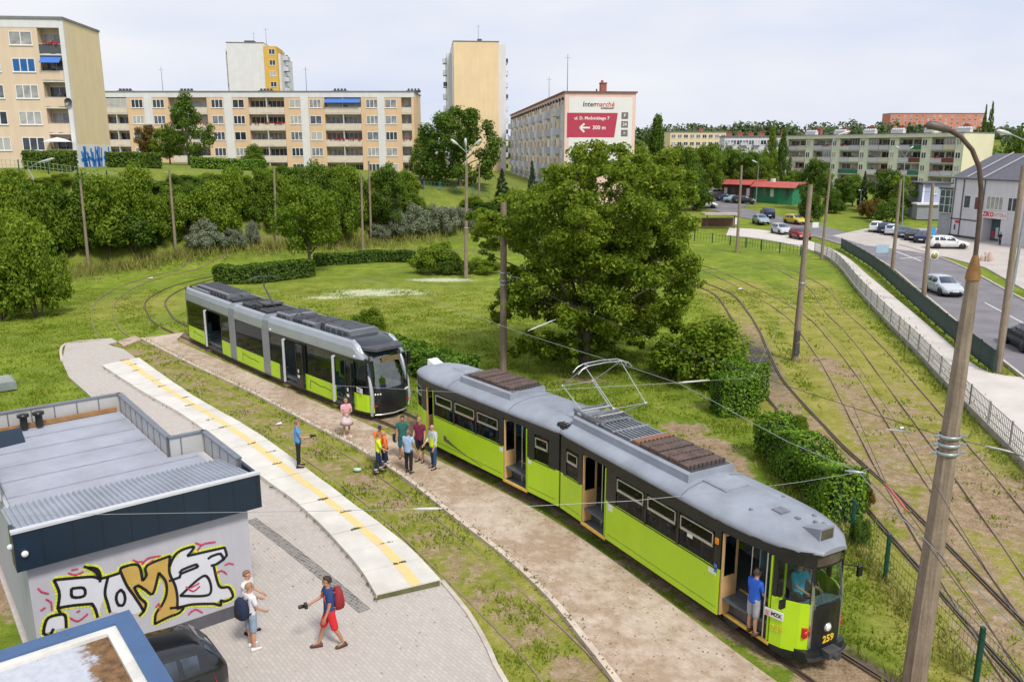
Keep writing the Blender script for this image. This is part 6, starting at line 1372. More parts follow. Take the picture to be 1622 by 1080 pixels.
# --- grass
def inside(px_, py_, poly):
    res = np.zeros(px_.shape, bool); n = len(poly)
    for i in range(n):
        x0, y0, x1, y1 = poly[i].x, poly[i].y, poly[(i + 1) % n].x, poly[(i + 1) % n].y
        if y0 == y1: continue
        res ^= ((y0 > py_) != (y1 > py_)) & (px_ < (x1 - x0) * (py_ - y0) / (y1 - y0) + x0)
    return res
def grass():
    r = np.random.default_rng(3); N = 380000
    Y = 9 + 61 * r.uniform(0, 1, N) ** 1.35; X = (r.uniform(-.70, .72, N)) * (Y + 3)
    bad = np.zeros(N, bool)
    for poly in (plaza_pts, list(walk_edge) + list(reversed(offset(trackA, -.2))), list(fp_l) + list(reversed(fp_r)), list(offset(road_c, 4)) + list(reversed(offset(road_c, -4))), list(plat_edge) + list(reversed(plat_back)), park): bad |= inside(X, Y, poly)
    kx, ky = KI[0][0] * X + KI[0][1] * Y + KI[0][3], KI[1][0] * X + KI[1][1] * Y + KI[1][3]; bad |= (kx > -9.5) & (kx < 2) & (ky > -8) & (ky < 9)
    def dl(line): 
        d = np.full(N, 1e9)
        for p in line[::2]: d = np.minimum(d, (X - p.x) ** 2 + (Y - p.y) ** 2)
        return np.sqrt(d)
    dA, dB, d1, d3 = dl(trackA), dl(trackB), dl(track1), dl(track3); u = r.uniform(0, 1, N); right = X > 9
    bad |= (dA < 1.5) & (Y < 50) & (u < .9); bad |= (dB < 1.1) & ~right & (u < .55); bad |= right & (Y < 62) & (dB < 1.8) & (u < .85); bad |= right & (Y < 60) & ((d1 < 1.3) | (d3 < 1.3)) & (u < .8)
    for qx, qy in ((1088, 676), (1118, 700), (1150, 728), (1172, 748)): q = P(qx, qy); bad |= ((X - q.x) ** 2 + (Y - q.y) ** 2 < 1.1) & (u < .9)
    cl = np.sin(X * 1.7 + 2 * np.sin(Y * .9)) * np.sin(Y * 1.9 + 1.5 * np.sin(X * .8)); bad |= (cl * .5 + .5) < u * .75
    X, Y = X[~bad], Y[~bad]; cl = cl[~bad]; n = len(X); hgt = (.025 + .06 * r.uniform(0, 1, n) ** 2 + .035 * np.clip(cl, 0, 1)) * (1 + np.clip((Y - 20) / 60, 0, .3)) * np.clip((74 - Y) / 25, .15, 1); a = r.uniform(0, 6.28, n); wd = .012 + .0012 * Y; dx, dy = np.cos(a) * wd, np.sin(a) * wd; lx, ly = r.normal(0, .5, n) * hgt, r.normal(0, .5, n) * hgt; z = np.full(n, -.1)
    v = np.stack([np.stack([X - dx, Y - dy, z], 1), np.stack([X + dx, Y + dy, z], 1), np.stack([X + lx, Y + ly, z + .06 + hgt], 1)], 1).reshape(-1, 3)
    me = bpy.data.meshes.new('grass'); me.vertices.add(3 * n); me.vertices.foreach_set('co', v.astype(np.float32).ravel()); me.loops.add(3 * n); me.loops.foreach_set('vertex_index', np.arange(3 * n, dtype=np.int32)); me.polygons.add(n); me.polygons.foreach_set('loop_start', np.arange(0, 3 * n, 3, dtype=np.int32)); me.update(calc_edges=True)
    me.materials.append(leafmat('grass_blades', (.11, .19, .012), (.26, .34, .03), (.46, .45, .12), .45)); tag(link('grass', me), kind='stuff')
grass()
def weeds():
    "tufts along slab joints, kerbs and fence feet"
    r = np.random.default_rng(6); pts = []
    A, B = resample(plat_edge, 24), resample(plat_back, 24)
    for a, b in list(zip(A, B)):
        if r.uniform() < .55:
            t0 = r.uniform(.15, .5)
            for k in range(int(r.integers(4, 34))): q = a.lerp(b, t0 + r.uniform(0, .22)); pts.append((q.x + r.normal(0, .02), q.y + r.normal(0, .02), .19, .035))
    for line, d, z, sp in ((plat_back, 320, .01, .06), (walk_edge, 700, .02, .10), (offset(fp_r, -.75), 2200, .0, .30), (offset(fp_l, .3)[:120], 900, 0, .15)):
        for k in range(d): 
            i = int(r.integers(0, len(line))); q = line[i]; pts.append((q.x + r.normal(0, sp), q.y + r.normal(0, sp), z, .08 + (q.y / 400)))
    p = np.array(pts); c = p[:, :3] + np.stack([np.zeros(len(p)), np.zeros(len(p)), p[:, 3] * .5], 1)
    me = leaves_mesh('weeds', leafmat('weed_leaves', (.06, .085, .012), (.16, .19, .03), (.30, .25, .07), .3), c, np.tile([0., 0., 1.], (len(c), 1)), .075, .5, 3, .8); tag(link('weeds', me), kind='stuff')
weeds()

def tall_grass():
    "straw and weeds left standing along the bank foot, poles and hedges"
    r = np.random.default_rng(14); pts = []
    tab = [(90, 446), (141, 432), (210, 424), (279, 410), (340, 400), (400, 393), (480, 392), (560, 390), (620, 384), (680, 378), (760, 352)]
    for k in range(420):
        px = r.uniform(90, 760); py = lerp_tab(px, tab) + r.normal(-3, 5); b = PH(px, py)
        for j in range(int(r.integers(8, 26))): pts.append((b.x + r.normal(0, .8), b.y + r.normal(0, .8), b.z - .1, r.uniform(.3, .95), .05))
    for bx in (b9, b10, b3, nb_, P(1580, 590), P(1462, 482), P(1413, 430), P(1167, 399), P(1301, 411), P(575, 402)):
        for j in range(60): d = r.uniform(.2, .8); a = r.uniform(0, 6.28); pts.append((bx[0] + d * math.cos(a), bx[1] + d * math.sin(a), -.08, r.uniform(.15, .45), .022))
    for line, n, wd in (([P(1208, 722), P(1258, 762), P(1305, 806), P(1330, 830)], 500, .3), ([P(1302, 806), P(1331, 838), P(1383, 894), P(1450, 970), P(1525, 1052)], 700, .25), ([P(1332, 420), P(1380, 470), P(1440, 535), P(1500, 600), P(1600, 706)], 900, .5)):
        L = crom(line, .3)
        for j in range(n): q = L[int(r.integers(0, len(L)))]; pts.append((q.x + r.normal(0, wd), q.y + r.normal(0, wd), -.08, r.uniform(.12, .38), .012 + q.y * .0007))
    p = np.array(pts); n = len(p); a = r.uniform(0, 6.28, n); dx, dy = np.cos(a) * p[:, 4], np.sin(a) * p[:, 4]; lx, ly = r.normal(0, .3, n) * p[:, 3], r.normal(0, .3, n) * p[:, 3]
    v = np.stack([np.stack([p[:, 0] - dx, p[:, 1] - dy, p[:, 2]], 1), np.stack([p[:, 0] + dx, p[:, 1] + dy, p[:, 2]], 1), np.stack([p[:, 0] + lx, p[:, 1] + ly, p[:, 2] + p[:, 3]], 1)], 1).reshape(-1, 3)
    me = bpy.data.meshes.new('tall_grass'); me.vertices.add(3 * n); me.vertices.foreach_set('co', v.astype(np.float32).ravel()); me.loops.add(3 * n); me.loops.foreach_set('vertex_index', np.arange(3 * n, dtype=np.int32)); me.polygons.add(n); me.polygons.foreach_set('loop_start', np.arange(0, 3 * n, 3, dtype=np.int32)); me.update(calc_edges=True)
    me.materials.append(leafmat('tall_grass_blades', (.13, .17, .03), (.30, .30, .07), (.52, .43, .20), .4)); tag(link('tall_grass', me), kind='stuff')
def leaf_litter():
    r = np.random.default_rng(15); A, B = resample(walk_edge, 300), resample(wf, 300); pts = []
    for k in range(1700):
        i = int(r.integers(0, 300)); t = 1 - r.uniform(0, 1) ** 1.7 if k % 3 else r.uniform(0, .12); q = A[i].lerp(B[::-1][i] if (A[0] - B[0]).length > (A[0] - B[-1]).length else B[i], t); pts.append((q.x + r.normal(0, .15), q.y + r.normal(0, .15), .032))
    for px, py, s, n in ((1500, 740, 3, 350), (1600, 830, 3, 300), (1400, 650, 2, 200), (430, 900, 1.2, 60), (620, 990, 1.5, 60)):
        c = P(px, py)
        for k in range(n): pts.append((c.x + r.normal(0, s), c.y + r.normal(0, s), .03 if px < 700 else -.04))
    c = np.array(pts); tag(link('leaf_litter', leaves_mesh('leaf_litter', leafmat('litter_leaves', (.20, .12, .06), (.38, .26, .14), (.58, .48, .36), .0), c, np.tile([0., 0., 3.], (len(c), 1)), .055, .6, 15, .3)), kind='stuff')
# ================================================================== PEOPLE
skin_m = mat('skin', (.50, .27, .17), .55, 0, .06, 6); skin_tan = mat('skin_tanned', (.42, .21, .12), .55, 0, .06, 6)
def cloth(name, col): return mat('cloth_' + name, col, .85, 0, .14, 9, .25)
def skinned(name, joints, edges, m, parent, lvl=2):
    me = bpy.data.meshes.new(name); me.from_pydata([j[0] for j in joints], edges, [])
    o = bpy.data.objects.new(name, me); COL.objects.link(o)
    o.modifiers.new('skin', 'SKIN'); 
    if not me.skin_vertices: me.skin_vertices.new() if hasattr(me.skin_vertices, 'new') else None
    for i, j in enumerate(joints):
        v = me.skin_vertices[0].data[i]; r = j[1]; v.radius = (r, r) if not isinstance(r, tuple) else r; v.use_root = (i == 0)
    s = o.modifiers.new('sub', 'SUBSURF'); s.levels = s.render_levels = lvl
    bpy.context.view_layer.update(); dg = bpy.context.evaluated_depsgraph_get(); n = bpy.data.meshes.new_from_object(o.evaluated_get(dg)); bpy.data.objects.remove(o); bpy.data.meshes.remove(me)
    n.name = name; n.materials.clear(); n.materials.append(m); n.polygons.foreach_set('use_smooth', [True] * len(n.polygons))
    return link(name, n, parent)
def person(label, base, face, hgt, arms=((.1, .12, .25, 0), (.1, .12, .25, 0)), legs=((.0, .0), (.0, .0)), top=None, sleeve=.6, bottom=None, blen=1.0, shoe=None, hair=(.04, .025, .015), sk=None, lean=0.0, turn=0.0, nod=0.0, skirt=None, vest=None, cap=None, bands=None, sit=False, lvl=2, socks=None, group=None, bald=False, M=None):
    sk = sk or skin_m; k = hgt / 1.78
    T = empty('person', base, face - PI / 2, label, 'person', group)
    if M is not None: T.matrix_world = M
    J = []; E = []
    def add(p, r, par=None):
        J.append([Vector(p), r]); 
        if par is not None: E.append((par, len(J) - 1))
        return len(J) - 1
    def L(z, y=0.0, x=0.0): return (x, y + math.sin(lean) * (z - .95), .95 + (z - .95) * math.cos(lean))
    pel = add((0, 0, .97), (.135, .095)); sp = add(L(1.14), (.122, .09), pel); ch = add(L(1.33), (.15, .105), sp); nb = add(L(1.475), (.065, .06), ch)
    nk = add(L(1.53, .012), (.052, .052), nb)
    def hd(x, y, z):   # head points turned and nodded about the neck
        v = Vector((x, y, z)); v = Matrix.Rotation(-nod, 3, 'X') @ v; v = Matrix.Rotation(turn, 3, 'Z') @ v; q = Vector(L(1.55, .012)); return tuple(q + v)
    h1 = add(hd(0, .035, .06), (.058, .068), nk); h2 = add(hd(0, .02, .13), (.072, .088), h1); h3 = add(hd(0, .012, .195), (.045, .055), h2)
    add(hd(0, .115, .085), .012, h1)
    for s in (-1, 1): add(hd(s * .082, .01, .095), .013, h2)
    handp = []; sh_i = []
    for s, (f, a, e, inn) in zip((-1, 1), arms):
        S = add(L(1.425, 0, s * .185), .056, ch); d = Vector((s * math.sin(a), math.sin(f + lean) * math.cos(a), -math.cos(f + lean) * math.cos(a)))
        Ep = J[S][0] + d * .29; el = add(Ep, .040, S); d2 = Vector((s * (math.sin(a) - inn), math.sin(f + e + lean), -math.cos(f + e + lean))).normalized()
        Wp = Ep + d2 * .25; wr = add(Wp, .027, el); pa = add(Wp + d2 * .07, (.036, .02), wr); handp.append((wr, pa, d2, s)); sh_i.append((S, el, wr, pa))
        side = d2.cross(Vector((s, 0, 0))); side = side.normalized() if side.length > .1 else Vector((0, 1, 0))
        for j, (o_, ln) in enumerate(((-.030, .062), (-.011, .075), (.010, .078), (.028, .066))):
            b = J[pa][0] + d2 * .03 + side * o_; q = add(b, .0095, pa); q2 = add(b + d2 * ln * .55 + Vector((-s * .008, 0, 0)), .0088, q); add(b + d2 * ln + Vector((-s * .026, 0, 0)), .007, q2)
        th = add(J[wr][0] + d2 * .03 + side * .036, .011, wr); add(J[wr][0] + d2 * .085 + side * .055 + Vector((-s * .012, 0, 0)), .0085, th)
    lg = []; low = 9
    for s, (f, kb) in zip((-1, 1), legs):
        hp = add((s * .095, 0, .90), (.088, .088), pel); d = Vector((s * .03, math.sin(f), -math.cos(f))); kn = J[hp][0] + d * .42; K = add(kn, .056, hp); d2 = Vector((s * .01, math.sin(f - kb), -math.cos(f - kb)))
        C_ = add(kn + d2 * .14 + Vector((0, -.015, 0)), .054, K); A = kn + d2 * .40; an = add(A, .036, C_); fd = Vector((s * .18, 1, 0)).normalized()
        if sit: fd = Vector((s * .05, 1, -.1)).normalized()
        to = add(A + fd * .14 + Vector((0, 0, -.045)), .030, an); lg.append((hp, K, C_, an, to, fd)); low = min(low, A.z)
    dz = .085 - low if not sit else 0
    for j in J: j[0] = (j[0] + Vector((0, 0, dz))) * k
    for j in J: j[1] = tuple(x * k for x in j[1]) if isinstance(j[1], tuple) else j[1] * k
    skinned('body', [(tuple(p), r) for p, r in J], E, sk, T, lvl)
    def sub(nm, m, chain, lv=lvl):
        jj, ee = [], []
        for p, r, par in chain:
            jj.append((tuple(p), tuple(x * k for x in r) if isinstance(r, tuple) else r * k)); 
            if par is not None: ee.append((par, len(jj) - 1))
        return skinned(nm, jj, ee, m, T, lv)
    P_ = lambda i: J[i][0]
    if top:
        c = [(P_(ch), (.178, .132), None), (P_(sp), (.160, .125), 0), (P_(pel), (.182, .136), 1), (P_(pel) - Vector((0, 0, .15 * k)), (.212, .146), 2), (P_(nb) - Vector((0, 0, .01 * k)), (.098, .092), 0), (P_(nb) + Vector((0, .005 * k, .03 * k)), (.070, .066), 4)]
        for S, el, wr, pa in sh_i:
            c.append((P_(S), .078, 0)); n = len(c) - 1; t = min(1, sleeve); c.append((P_(S).lerp(P_(el), t * .5), .070, n)); n += 1; c.append((P_(S).lerp(P_(el), t), .062 if sleeve <= 1 else .055, n))
            if sleeve > 1: c.append((P_(el).lerp(P_(wr), sleeve - 1), .045, len(c) - 1))
        sub('shirt', top, c)
    if vest:
        c = [(P_(ch), (.185, .142), None), (P_(sp), (.165, .132), 0), (P_(pel), (.188, .145), 1), (P_(pel) - Vector((0, 0, .14 * k)), (.214, .152), 2), (P_(nb) - Vector((0, 0, .02 * k)), (.105, .098), 0)]
        for S, *_r in sh_i: c.append((P_(S), .078, 0))
        sub('vest', vest, c)
    if bottom:
        c = [(P_(pel) - Vector((0, 0, .02 * k)), (.150, .116), None), (P_(pel) + Vector((0, 0, .13 * k)), (.142, .110), 0)]
        for hp, K, C_, an, to, fd in lg:
            c.append((P_(hp), .104, 0)); n = len(c) - 1
            if blen >= .95: c += [(P_(K), .074, n), (P_(C_), .07, n + 1), (P_(an) + Vector((0, 0, .02 * k)), .062, n + 2)]
            else: c.append((P_(hp).lerp(P_(K), .6), .094, n)); c.append((P_(hp).lerp(P_(K), 1.04), .086, n + 1))
        sub('trousers' if blen >= .95 else 'shorts', bottom, c)
    if skirt:
        m = MB(); z0 = P_(pel).z; m.lathe([(.12 * k, z0 + .1 * k), (.16 * k, z0), (.25 * k, z0 - .22 * k), (.30 * k, z0 - .40 * k), (.28 * k, z0 - .39 * k), (.1 * k, z0 - .1 * k)], (0, 0, 0), 18); m.build('skirt', skirt, T)
    shoe = shoe or MATS['rubber']
    for hp, K, C_, an, to, fd in lg:
        m = MB(); a = P_(an); f = fd; sd = Vector((f.y, -f.x, 0)).normalized(); r = []
        for t, w, g0, g1 in ((-.09, .03, 0, .05), (-.06, .042, 0, .09), (.02, .046, 0, .085), (.12, .05, 0, .06), (.18, .035, 0, .04), (.20, .01, .01, .03)):
            q = a + f * t * k; z = a.z - .085 * k; r.append([tuple(q + sd * w * k * sx + Vector((0, 0, z - q.z + hz * k))) for sx, hz in ((-1, g0), (1, g0), (.8, g1), (-.8, g1))])
        m.rings(r, 0, True); m.build('shoe', shoe, T, fix=True)
        if bands:
            m = MB(); q = P_(C_).lerp(P_(an), .55); m.lathe([(.074 * k, -.03), (.076 * k, .03)], q, 12); m.build('reflective_band', bands, T)
    # hair, cap, face
    m = MB(); R = Matrix.Rotation(turn, 4, 'Z') @ Matrix.Rotation(-nod, 4, 'X'); c0 = P_(h2); Mx = Matrix.Translation(c0) @ R
    m.M = Mx; rows = []
    for i in range(6):
        ph = PI / 2 * i / 5 * .98; rows.append([(.084 * k * math.cos(ph) * math.cos(t) * 1.0, (-.022 + .100 * math.cos(ph) * math.sin(t)) * k, (-.015 + .052 * max(0, math.sin(t)) ** .5 * (1 - i / 5) + .098 * math.sin(ph)) * k) for t in [2 * PI * j / 14 for j in range(14)]])
    rows.insert(0, [(x * .96, y * .96 - .006, z - (.05 * k if y < 0.02 else -.015 * k)) for x, y, z in rows[0]])
    m.rings(rows, 0, True)
    if cap: m.cbox((0, .1 * k, .035 * k), (.13 * k, .09 * k, .012 * k))
    if not bald or cap: m.build('cap' if cap else 'hair', cap or mat('hair_%d' % (int(hair[0] * 1000)), hair, .7, 0, .25, 14), T)
    em = mat('eye_dark', (.02, .015, .012), .3)
    for s in (-1, 1): e = MB(Matrix.Translation(P_(h1).lerp(P_(h2), .55)) @ R); e.lathe([(0, -.007 * k), (.011 * k, 0), (0, .007 * k)], (s * .032 * k, .074 * k, 0), 8, 0, 'Y'); e.build('eye', em, T)
    e = MB(Matrix.Translation(P_(h1)) @ R); e.cbox((0, .072 * k, -.012 * k), (.045 * k, .012 * k, .010 * k)); e.build('mouth', mat('lip', (.33, .12, .09), .5), T)
    return T, [(P_(w[0]), P_(w[1])) for w in handp], [P_(S[0]) for S in sh_i], P_(ch)
def hfrom(py, b): return ZAT(py, b.y) - b.z
def towards(b, q): return math.atan2(q[1] - b[1], q[0] - b[0])
black_c = cloth('black', (.012, .012, .015)); navy_c = cloth('navy', (.012, .02, .055)); orange_c = cloth('hi_vis_orange', (.78, .16, .015)); hiv_c = cloth('hi_vis_yellow', (.62, .78, .03)); refl = mat('reflective_tape', (.66, .66, .66), .4, .2, .05, 5)
sky_c = cloth('sky_blue', (.09, .28, .58)); pale_c = cloth('pale_blue', (.33, .46, .66)); white_c = cloth('white', (.68, .66, .68)); red_c = cloth('red', (.62, .015, .025)); blue_c = cloth('blue', (.015, .10, .52)); grey_c = cloth('grey', (.33, .34, .38)); denim = cloth('denim', (.24, .32, .42)); jeans = cloth('jeans', (.025, .07, .16)); maroon_c = cloth('maroon', (.17, .015, .055)); green_c = cloth('dark_green', (.02, .13, .11)); teal_c = cloth('teal', (.02, .14, .19)); pink_c = cloth('pink', (.66, .34, .40)); skirt_c = cloth('pale_pink', (.66, .52, .54)); navytee = cloth('navy_tee', (.02, .05, .17)); cyan_c = cloth('cyan', (.02, .38, .52)); brown_l = mat('sandal_brown', (.10, .05, .03), .7, 0, .2, 6)
HD = lambda a: math.radians(a)
b = P(474, 739, .2); r = person('man in a sky blue shirt and black trousers standing alone on the platform', b, HD(20), hfrom(664, b), ((.1, .1, .2, 0), (.35, .1, 1.1, .3)), ((.03, 0), (-.03, 0)), sky_c, .7, black_c, 1, hair=(.20, .12, .08), bald=False)
pc = MB(); hp = r[1][1][1]; M_ = r[0].matrix_basis
def carried(name, label, cat, M, parts):
    o = empty(name, M.translation, 0, label, cat)
    for nm, fn, m_ in parts:
        q = MB(); fn(q); w = q.build(nm, m_, o); w.matrix_local = M.to_3x3().to_4x4()
    return o
def Mof(root): return Matrix.Translation(root.location) @ Matrix.Rotation(root.rotation_euler.z, 4, 'Z')
cam_m = mat('camera_black', (.012, .012, .013), .4, 0, .2, 6)
def camera(root, pos, label): carried('camera', label, 'camera', Mof(root) @ Matrix.Translation(pos), [('body', lambda q: q.cbox((0, 0, 0), (.15, .07, .10)), cam_m), ('lens', lambda q: q.lathe([(0, .03), (.045, .03), (.045, .16), (.04, .17), (0, .165)], (0, 0, 0), 12, 0, 'Y'), cam_m)])
camera(r[0], r[1][1][1] + Vector((-.05, .05, .02)), 'small black camera held by the man on the platform')
b = P(550, 691); person('woman in a pink top and pale skirt standing by the silver tram with arms folded', b, HD(-60), hfrom(630, b), ((.35, .12, 1.45, .9), (.35, .12, 1.45, .9)), ((.03, 0), (-.03, .02)), pink_c, .7, None, 1, white_p, (.36, .22, .10), skirt=skirt_c)
b = P(603, 737); person('worker in an orange top and dark cap looking down behind the other workers', b, HD(-75), hfrom(671, b), ((.25, .12, .9, .3), (.25, .12, .9, .3)), ((.02, 0), (-.02, 0)), orange_c, .65, navy_c, 1, lean=.12, nod=.35, cap=navy_c, bands=refl)
b = P(600, 748); person('worker in a yellow hi-vis jacket and navy trousers standing on the grass edge', b, HD(10), hfrom(684, b), ((.1, .1, .35, 0), (.25, .1, .8, .2)), ((.16, .05), (-.14, .05)), hiv_c, 1.0, navy_c, 1, hair=(.22, .13, .07), bands=refl, lean=.06)
b = P(612, 738); person('worker with orange shoulders and navy overalls hidden behind the yellow jacket', b, HD(200), hfrom(682, b), ((.2, .1, .6, .3), (.2, .1, .6, .3)), ((.1, 0), (-.1, 0)), orange_c, .7, navy_c, 1, hair=(.42, .26, .15), lean=.1, bands=refl, nod=.2)
b = P(639, 727); person('man in a dark green T-shirt and teal shorts raising one hand to his head', b, HD(-80), hfrom(657, b), ((.5, .35, 2.1, .5), (.1, .12, .3, 0)), ((.1, 0), (-.12, .1)), green_c, .6, teal_c, .55, hair=(.035, .02, .015), sk=skin_tan); 
b2 = b + Vector((-.30, -.02, .88)); o = empty('shoulder_bag', b2, .3, 'black shoulder bag hanging at the side of the man in dark green', 'bag'); q = MB(); q.box(-.07, .07, -.13, .13, -.16, .12); q.build('pouch', black_c, o, bevel=.03); q = MB(); q.path([(0, 0, .1), (.1, .0, .35), (.26, -.02, .58)], .012, 6); q.build('strap', black_c, o)
b = P(648, 749); person('man in a pale blue shirt and black trousers seen from behind in the group', b, HD(70), hfrom(680, b), ((.1, .14, .3, .1), (.15, .14, .5, .1)), ((.05, 0), (-.05, 0)), pale_c, .75, black_c, 1, hair=(.16, .12, .10))
b = P(666, 731); person('man in a maroon T-shirt and dark shorts with white socks next to the tram', b, HD(-110), hfrom(660, b), ((.1, .12, .3, 0), (.15, .12, .5, .2)), ((.02, 0), (-.04, 0)), maroon_c, .65, black_c, .55, hair=(.40, .27, .18))
b = P(687, 742); person('bald man in an open yellow safety vest over a grey shirt and blue jeans', b, HD(-140), hfrom(671, b), ((.1, .12, .3, .1), (.2, .14, .7, .2)), ((.04, 0), (-.04, 0)), cloth('pale_grey', (.48, .50, .54)), 1.7, jeans, 1, vest=hiv_c, bald=True)
KID = dict(lvl=2)
b = P(525, 1023, .012); r = person('boy in a navy T-shirt and red shorts walking left across the paving', b, HD(205), hfrom(908, b), ((.15, .12, .25, .05), (.45, .10, .9, .35)), ((-.20, .22), (.34, .05)), navytee, .75, red_c, .56, brown_l, (.035, .02, .018), sk=skin_tan, turn=.1)
camera(r[0], r[1][1][1] + Vector((-.02, .06, 0)), 'black camera with a long lens carried by the boy in red shorts')
def backpack(root, chest, label, m_, m2, k=1.0):
    M = Mof(root) @ Matrix.Translation(chest + Vector((0, -.20, -.10)))
    def body(q): q.rings([[(x * w * k, (y * d - .02) * k, z * k) for x, y in ((-1, 1), (1, 1), (1.05, 0), (.8, -1), (-.8, -1), (-1.05, 0))] for z, w, d in ((-.30, .12, .07), (-.27, .15, .10), (-.05, .16, .11), (.14, .15, .09), (.20, .11, .05))], 0, True)
    def pocket(q): q.rings([[(x * w * k, (-.11 + y * d) * k, z * k) for x, y in ((-1, 1), (1, 1), (.9, -1), (-.9, -1))] for z, w, d in ((-.26, .09, .03), (-.22, .11, .04), (-.06, .11, .04), (-.03, .09, .02))], 0, True)
    def strap(q):
        for s in (-1, 1): q.path([(s * .09 * k, .06, .14 * k), (s * .10 * k, .19, .20 * k), (s * .11 * k, .33, .10 * k), (s * .13 * k, .27, -.14 * k), (s * .13 * k, .08, -.22 * k)], .018, 6)
    carried('backpack', label, 'backpack', M, [('bag', body, m_), ('pocket', pocket, m2), ('strap', strap, m2)])
backpack(r[0], r[3], 'dark red backpack worn by the boy in red shorts', cloth('dark_red', (.28, .02, .025)), cloth('red_strap', (.45, .10, .07)))
b = P(401, 1026, .012); r = person('boy in a white T-shirt and pale denim shorts seen from behind', b, HD(50), hfrom(922, b), ((.15, .25, .5, -.1), (.15, .14, .8, .2)), ((.04, 0), (-.04, 0)), white_c, .8, denim, .56, white_p, (.34, .19, .10), turn=-.7)
backpack(r[0], r[3], 'navy backpack worn by the boy in pale denim shorts', navy_c, black_c)
b = P(397, 1001, .012); r = person('boy in a white T-shirt pointing to the right behind the other boy', b, HD(-10), hfrom(902, b), ((.1, .2, .9, .1), (1.05, .25, .35, 0)), ((.03, 0), (-.03, 0)), white_c, .75, navy_c, .56, black_c, (.24, .13, .07))
def in_tram(M, s, y, z, ang): 
    q = M @ Vector((s, y, z)); return Vector(q)
b = in_tram(TRAM_FRONT_M, 8.22, -1.0, .43, 0); person('boy in a bright blue T-shirt and grey shorts standing in a tram doorway', b, HD(28), 1.66, ((.15, .12, .5, .1), (.15, .1, .5, .1)), ((.02, 0), (-.02, 0)), blue_c, .85, grey_c, .56, brown_l, (.06, .035, .02), lean=.05)
b = in_tram(TRAM_FRONT_M, 8.72, -.15, .62, 0); person('tram driver in a cyan shirt sitting behind the windscreen', b, math.radians(-60.85), 1.72, ((.55, .12, .9, .2), (.55, .12, .9, .2)), ((1.35, 1.35), (1.35, 1.35)), cyan_c, .9, black_c, 1, hair=(.05, .03, .02), sit=True)
ds = empty('driver_seat', in_tram(TRAM_FRONT_M, 8.62, -.15, .9, 0), math.radians(-60.85), 'dark seat under the tram driver in cyan', 'seat'); q = MB(); q.box(-.24, .24, -.24, .24, .36, .46); q.build('cushion', cloth('seat_dark', (.03, .035, .05)), ds); q = MB(); q.box(-.30, -.22, -.22, .22, .46, .95); q.build('backrest', cloth('seat_dark', (.03, .035, .05)), ds); q = MB(); q.lathe([(.06, 0), (.05, .36)], (0, 0, 0), 10); q.build('post', steel, ds)
b = in_tram(TRAM_REAR_M, -5.15, -.35, .9, 0); person('passenger with reddish hair and a yellow safety vest inside the older tram', b, HD(200), 1.62, ((.2, .1, .6, .2), (.2, .1, .6, .2)), ((.0, 0), (0, 0)), orange_c, .7, navy_c, 1, hair=(.42, .14, .05), vest=hiv_c)
b = in_tram(TRAM_REAR_M, -2.0, -.1, .9, 0); person('passenger in an orange top just inside the middle door of a tram', b, HD(230), 1.70, ((.2, .1, .6, .2), (.2, .1, .6, .2)), ((.0, 0), (0, 0)), orange_c, 1.0, navy_c, 1)
b = PH(669, 300); person('distant person in dark clothes walking on the hillside path', b, HD(100), 1.75, top=navy_c, sleeve=1.5, bottom=black_c, lvl=1)
b = PH(1583, 389); person('distant person in dark clothes outside the pharmacy entrance', b, HD(190), 1.7, top=black_c, sleeve=1.5, bottom=navy_c, lvl=1)
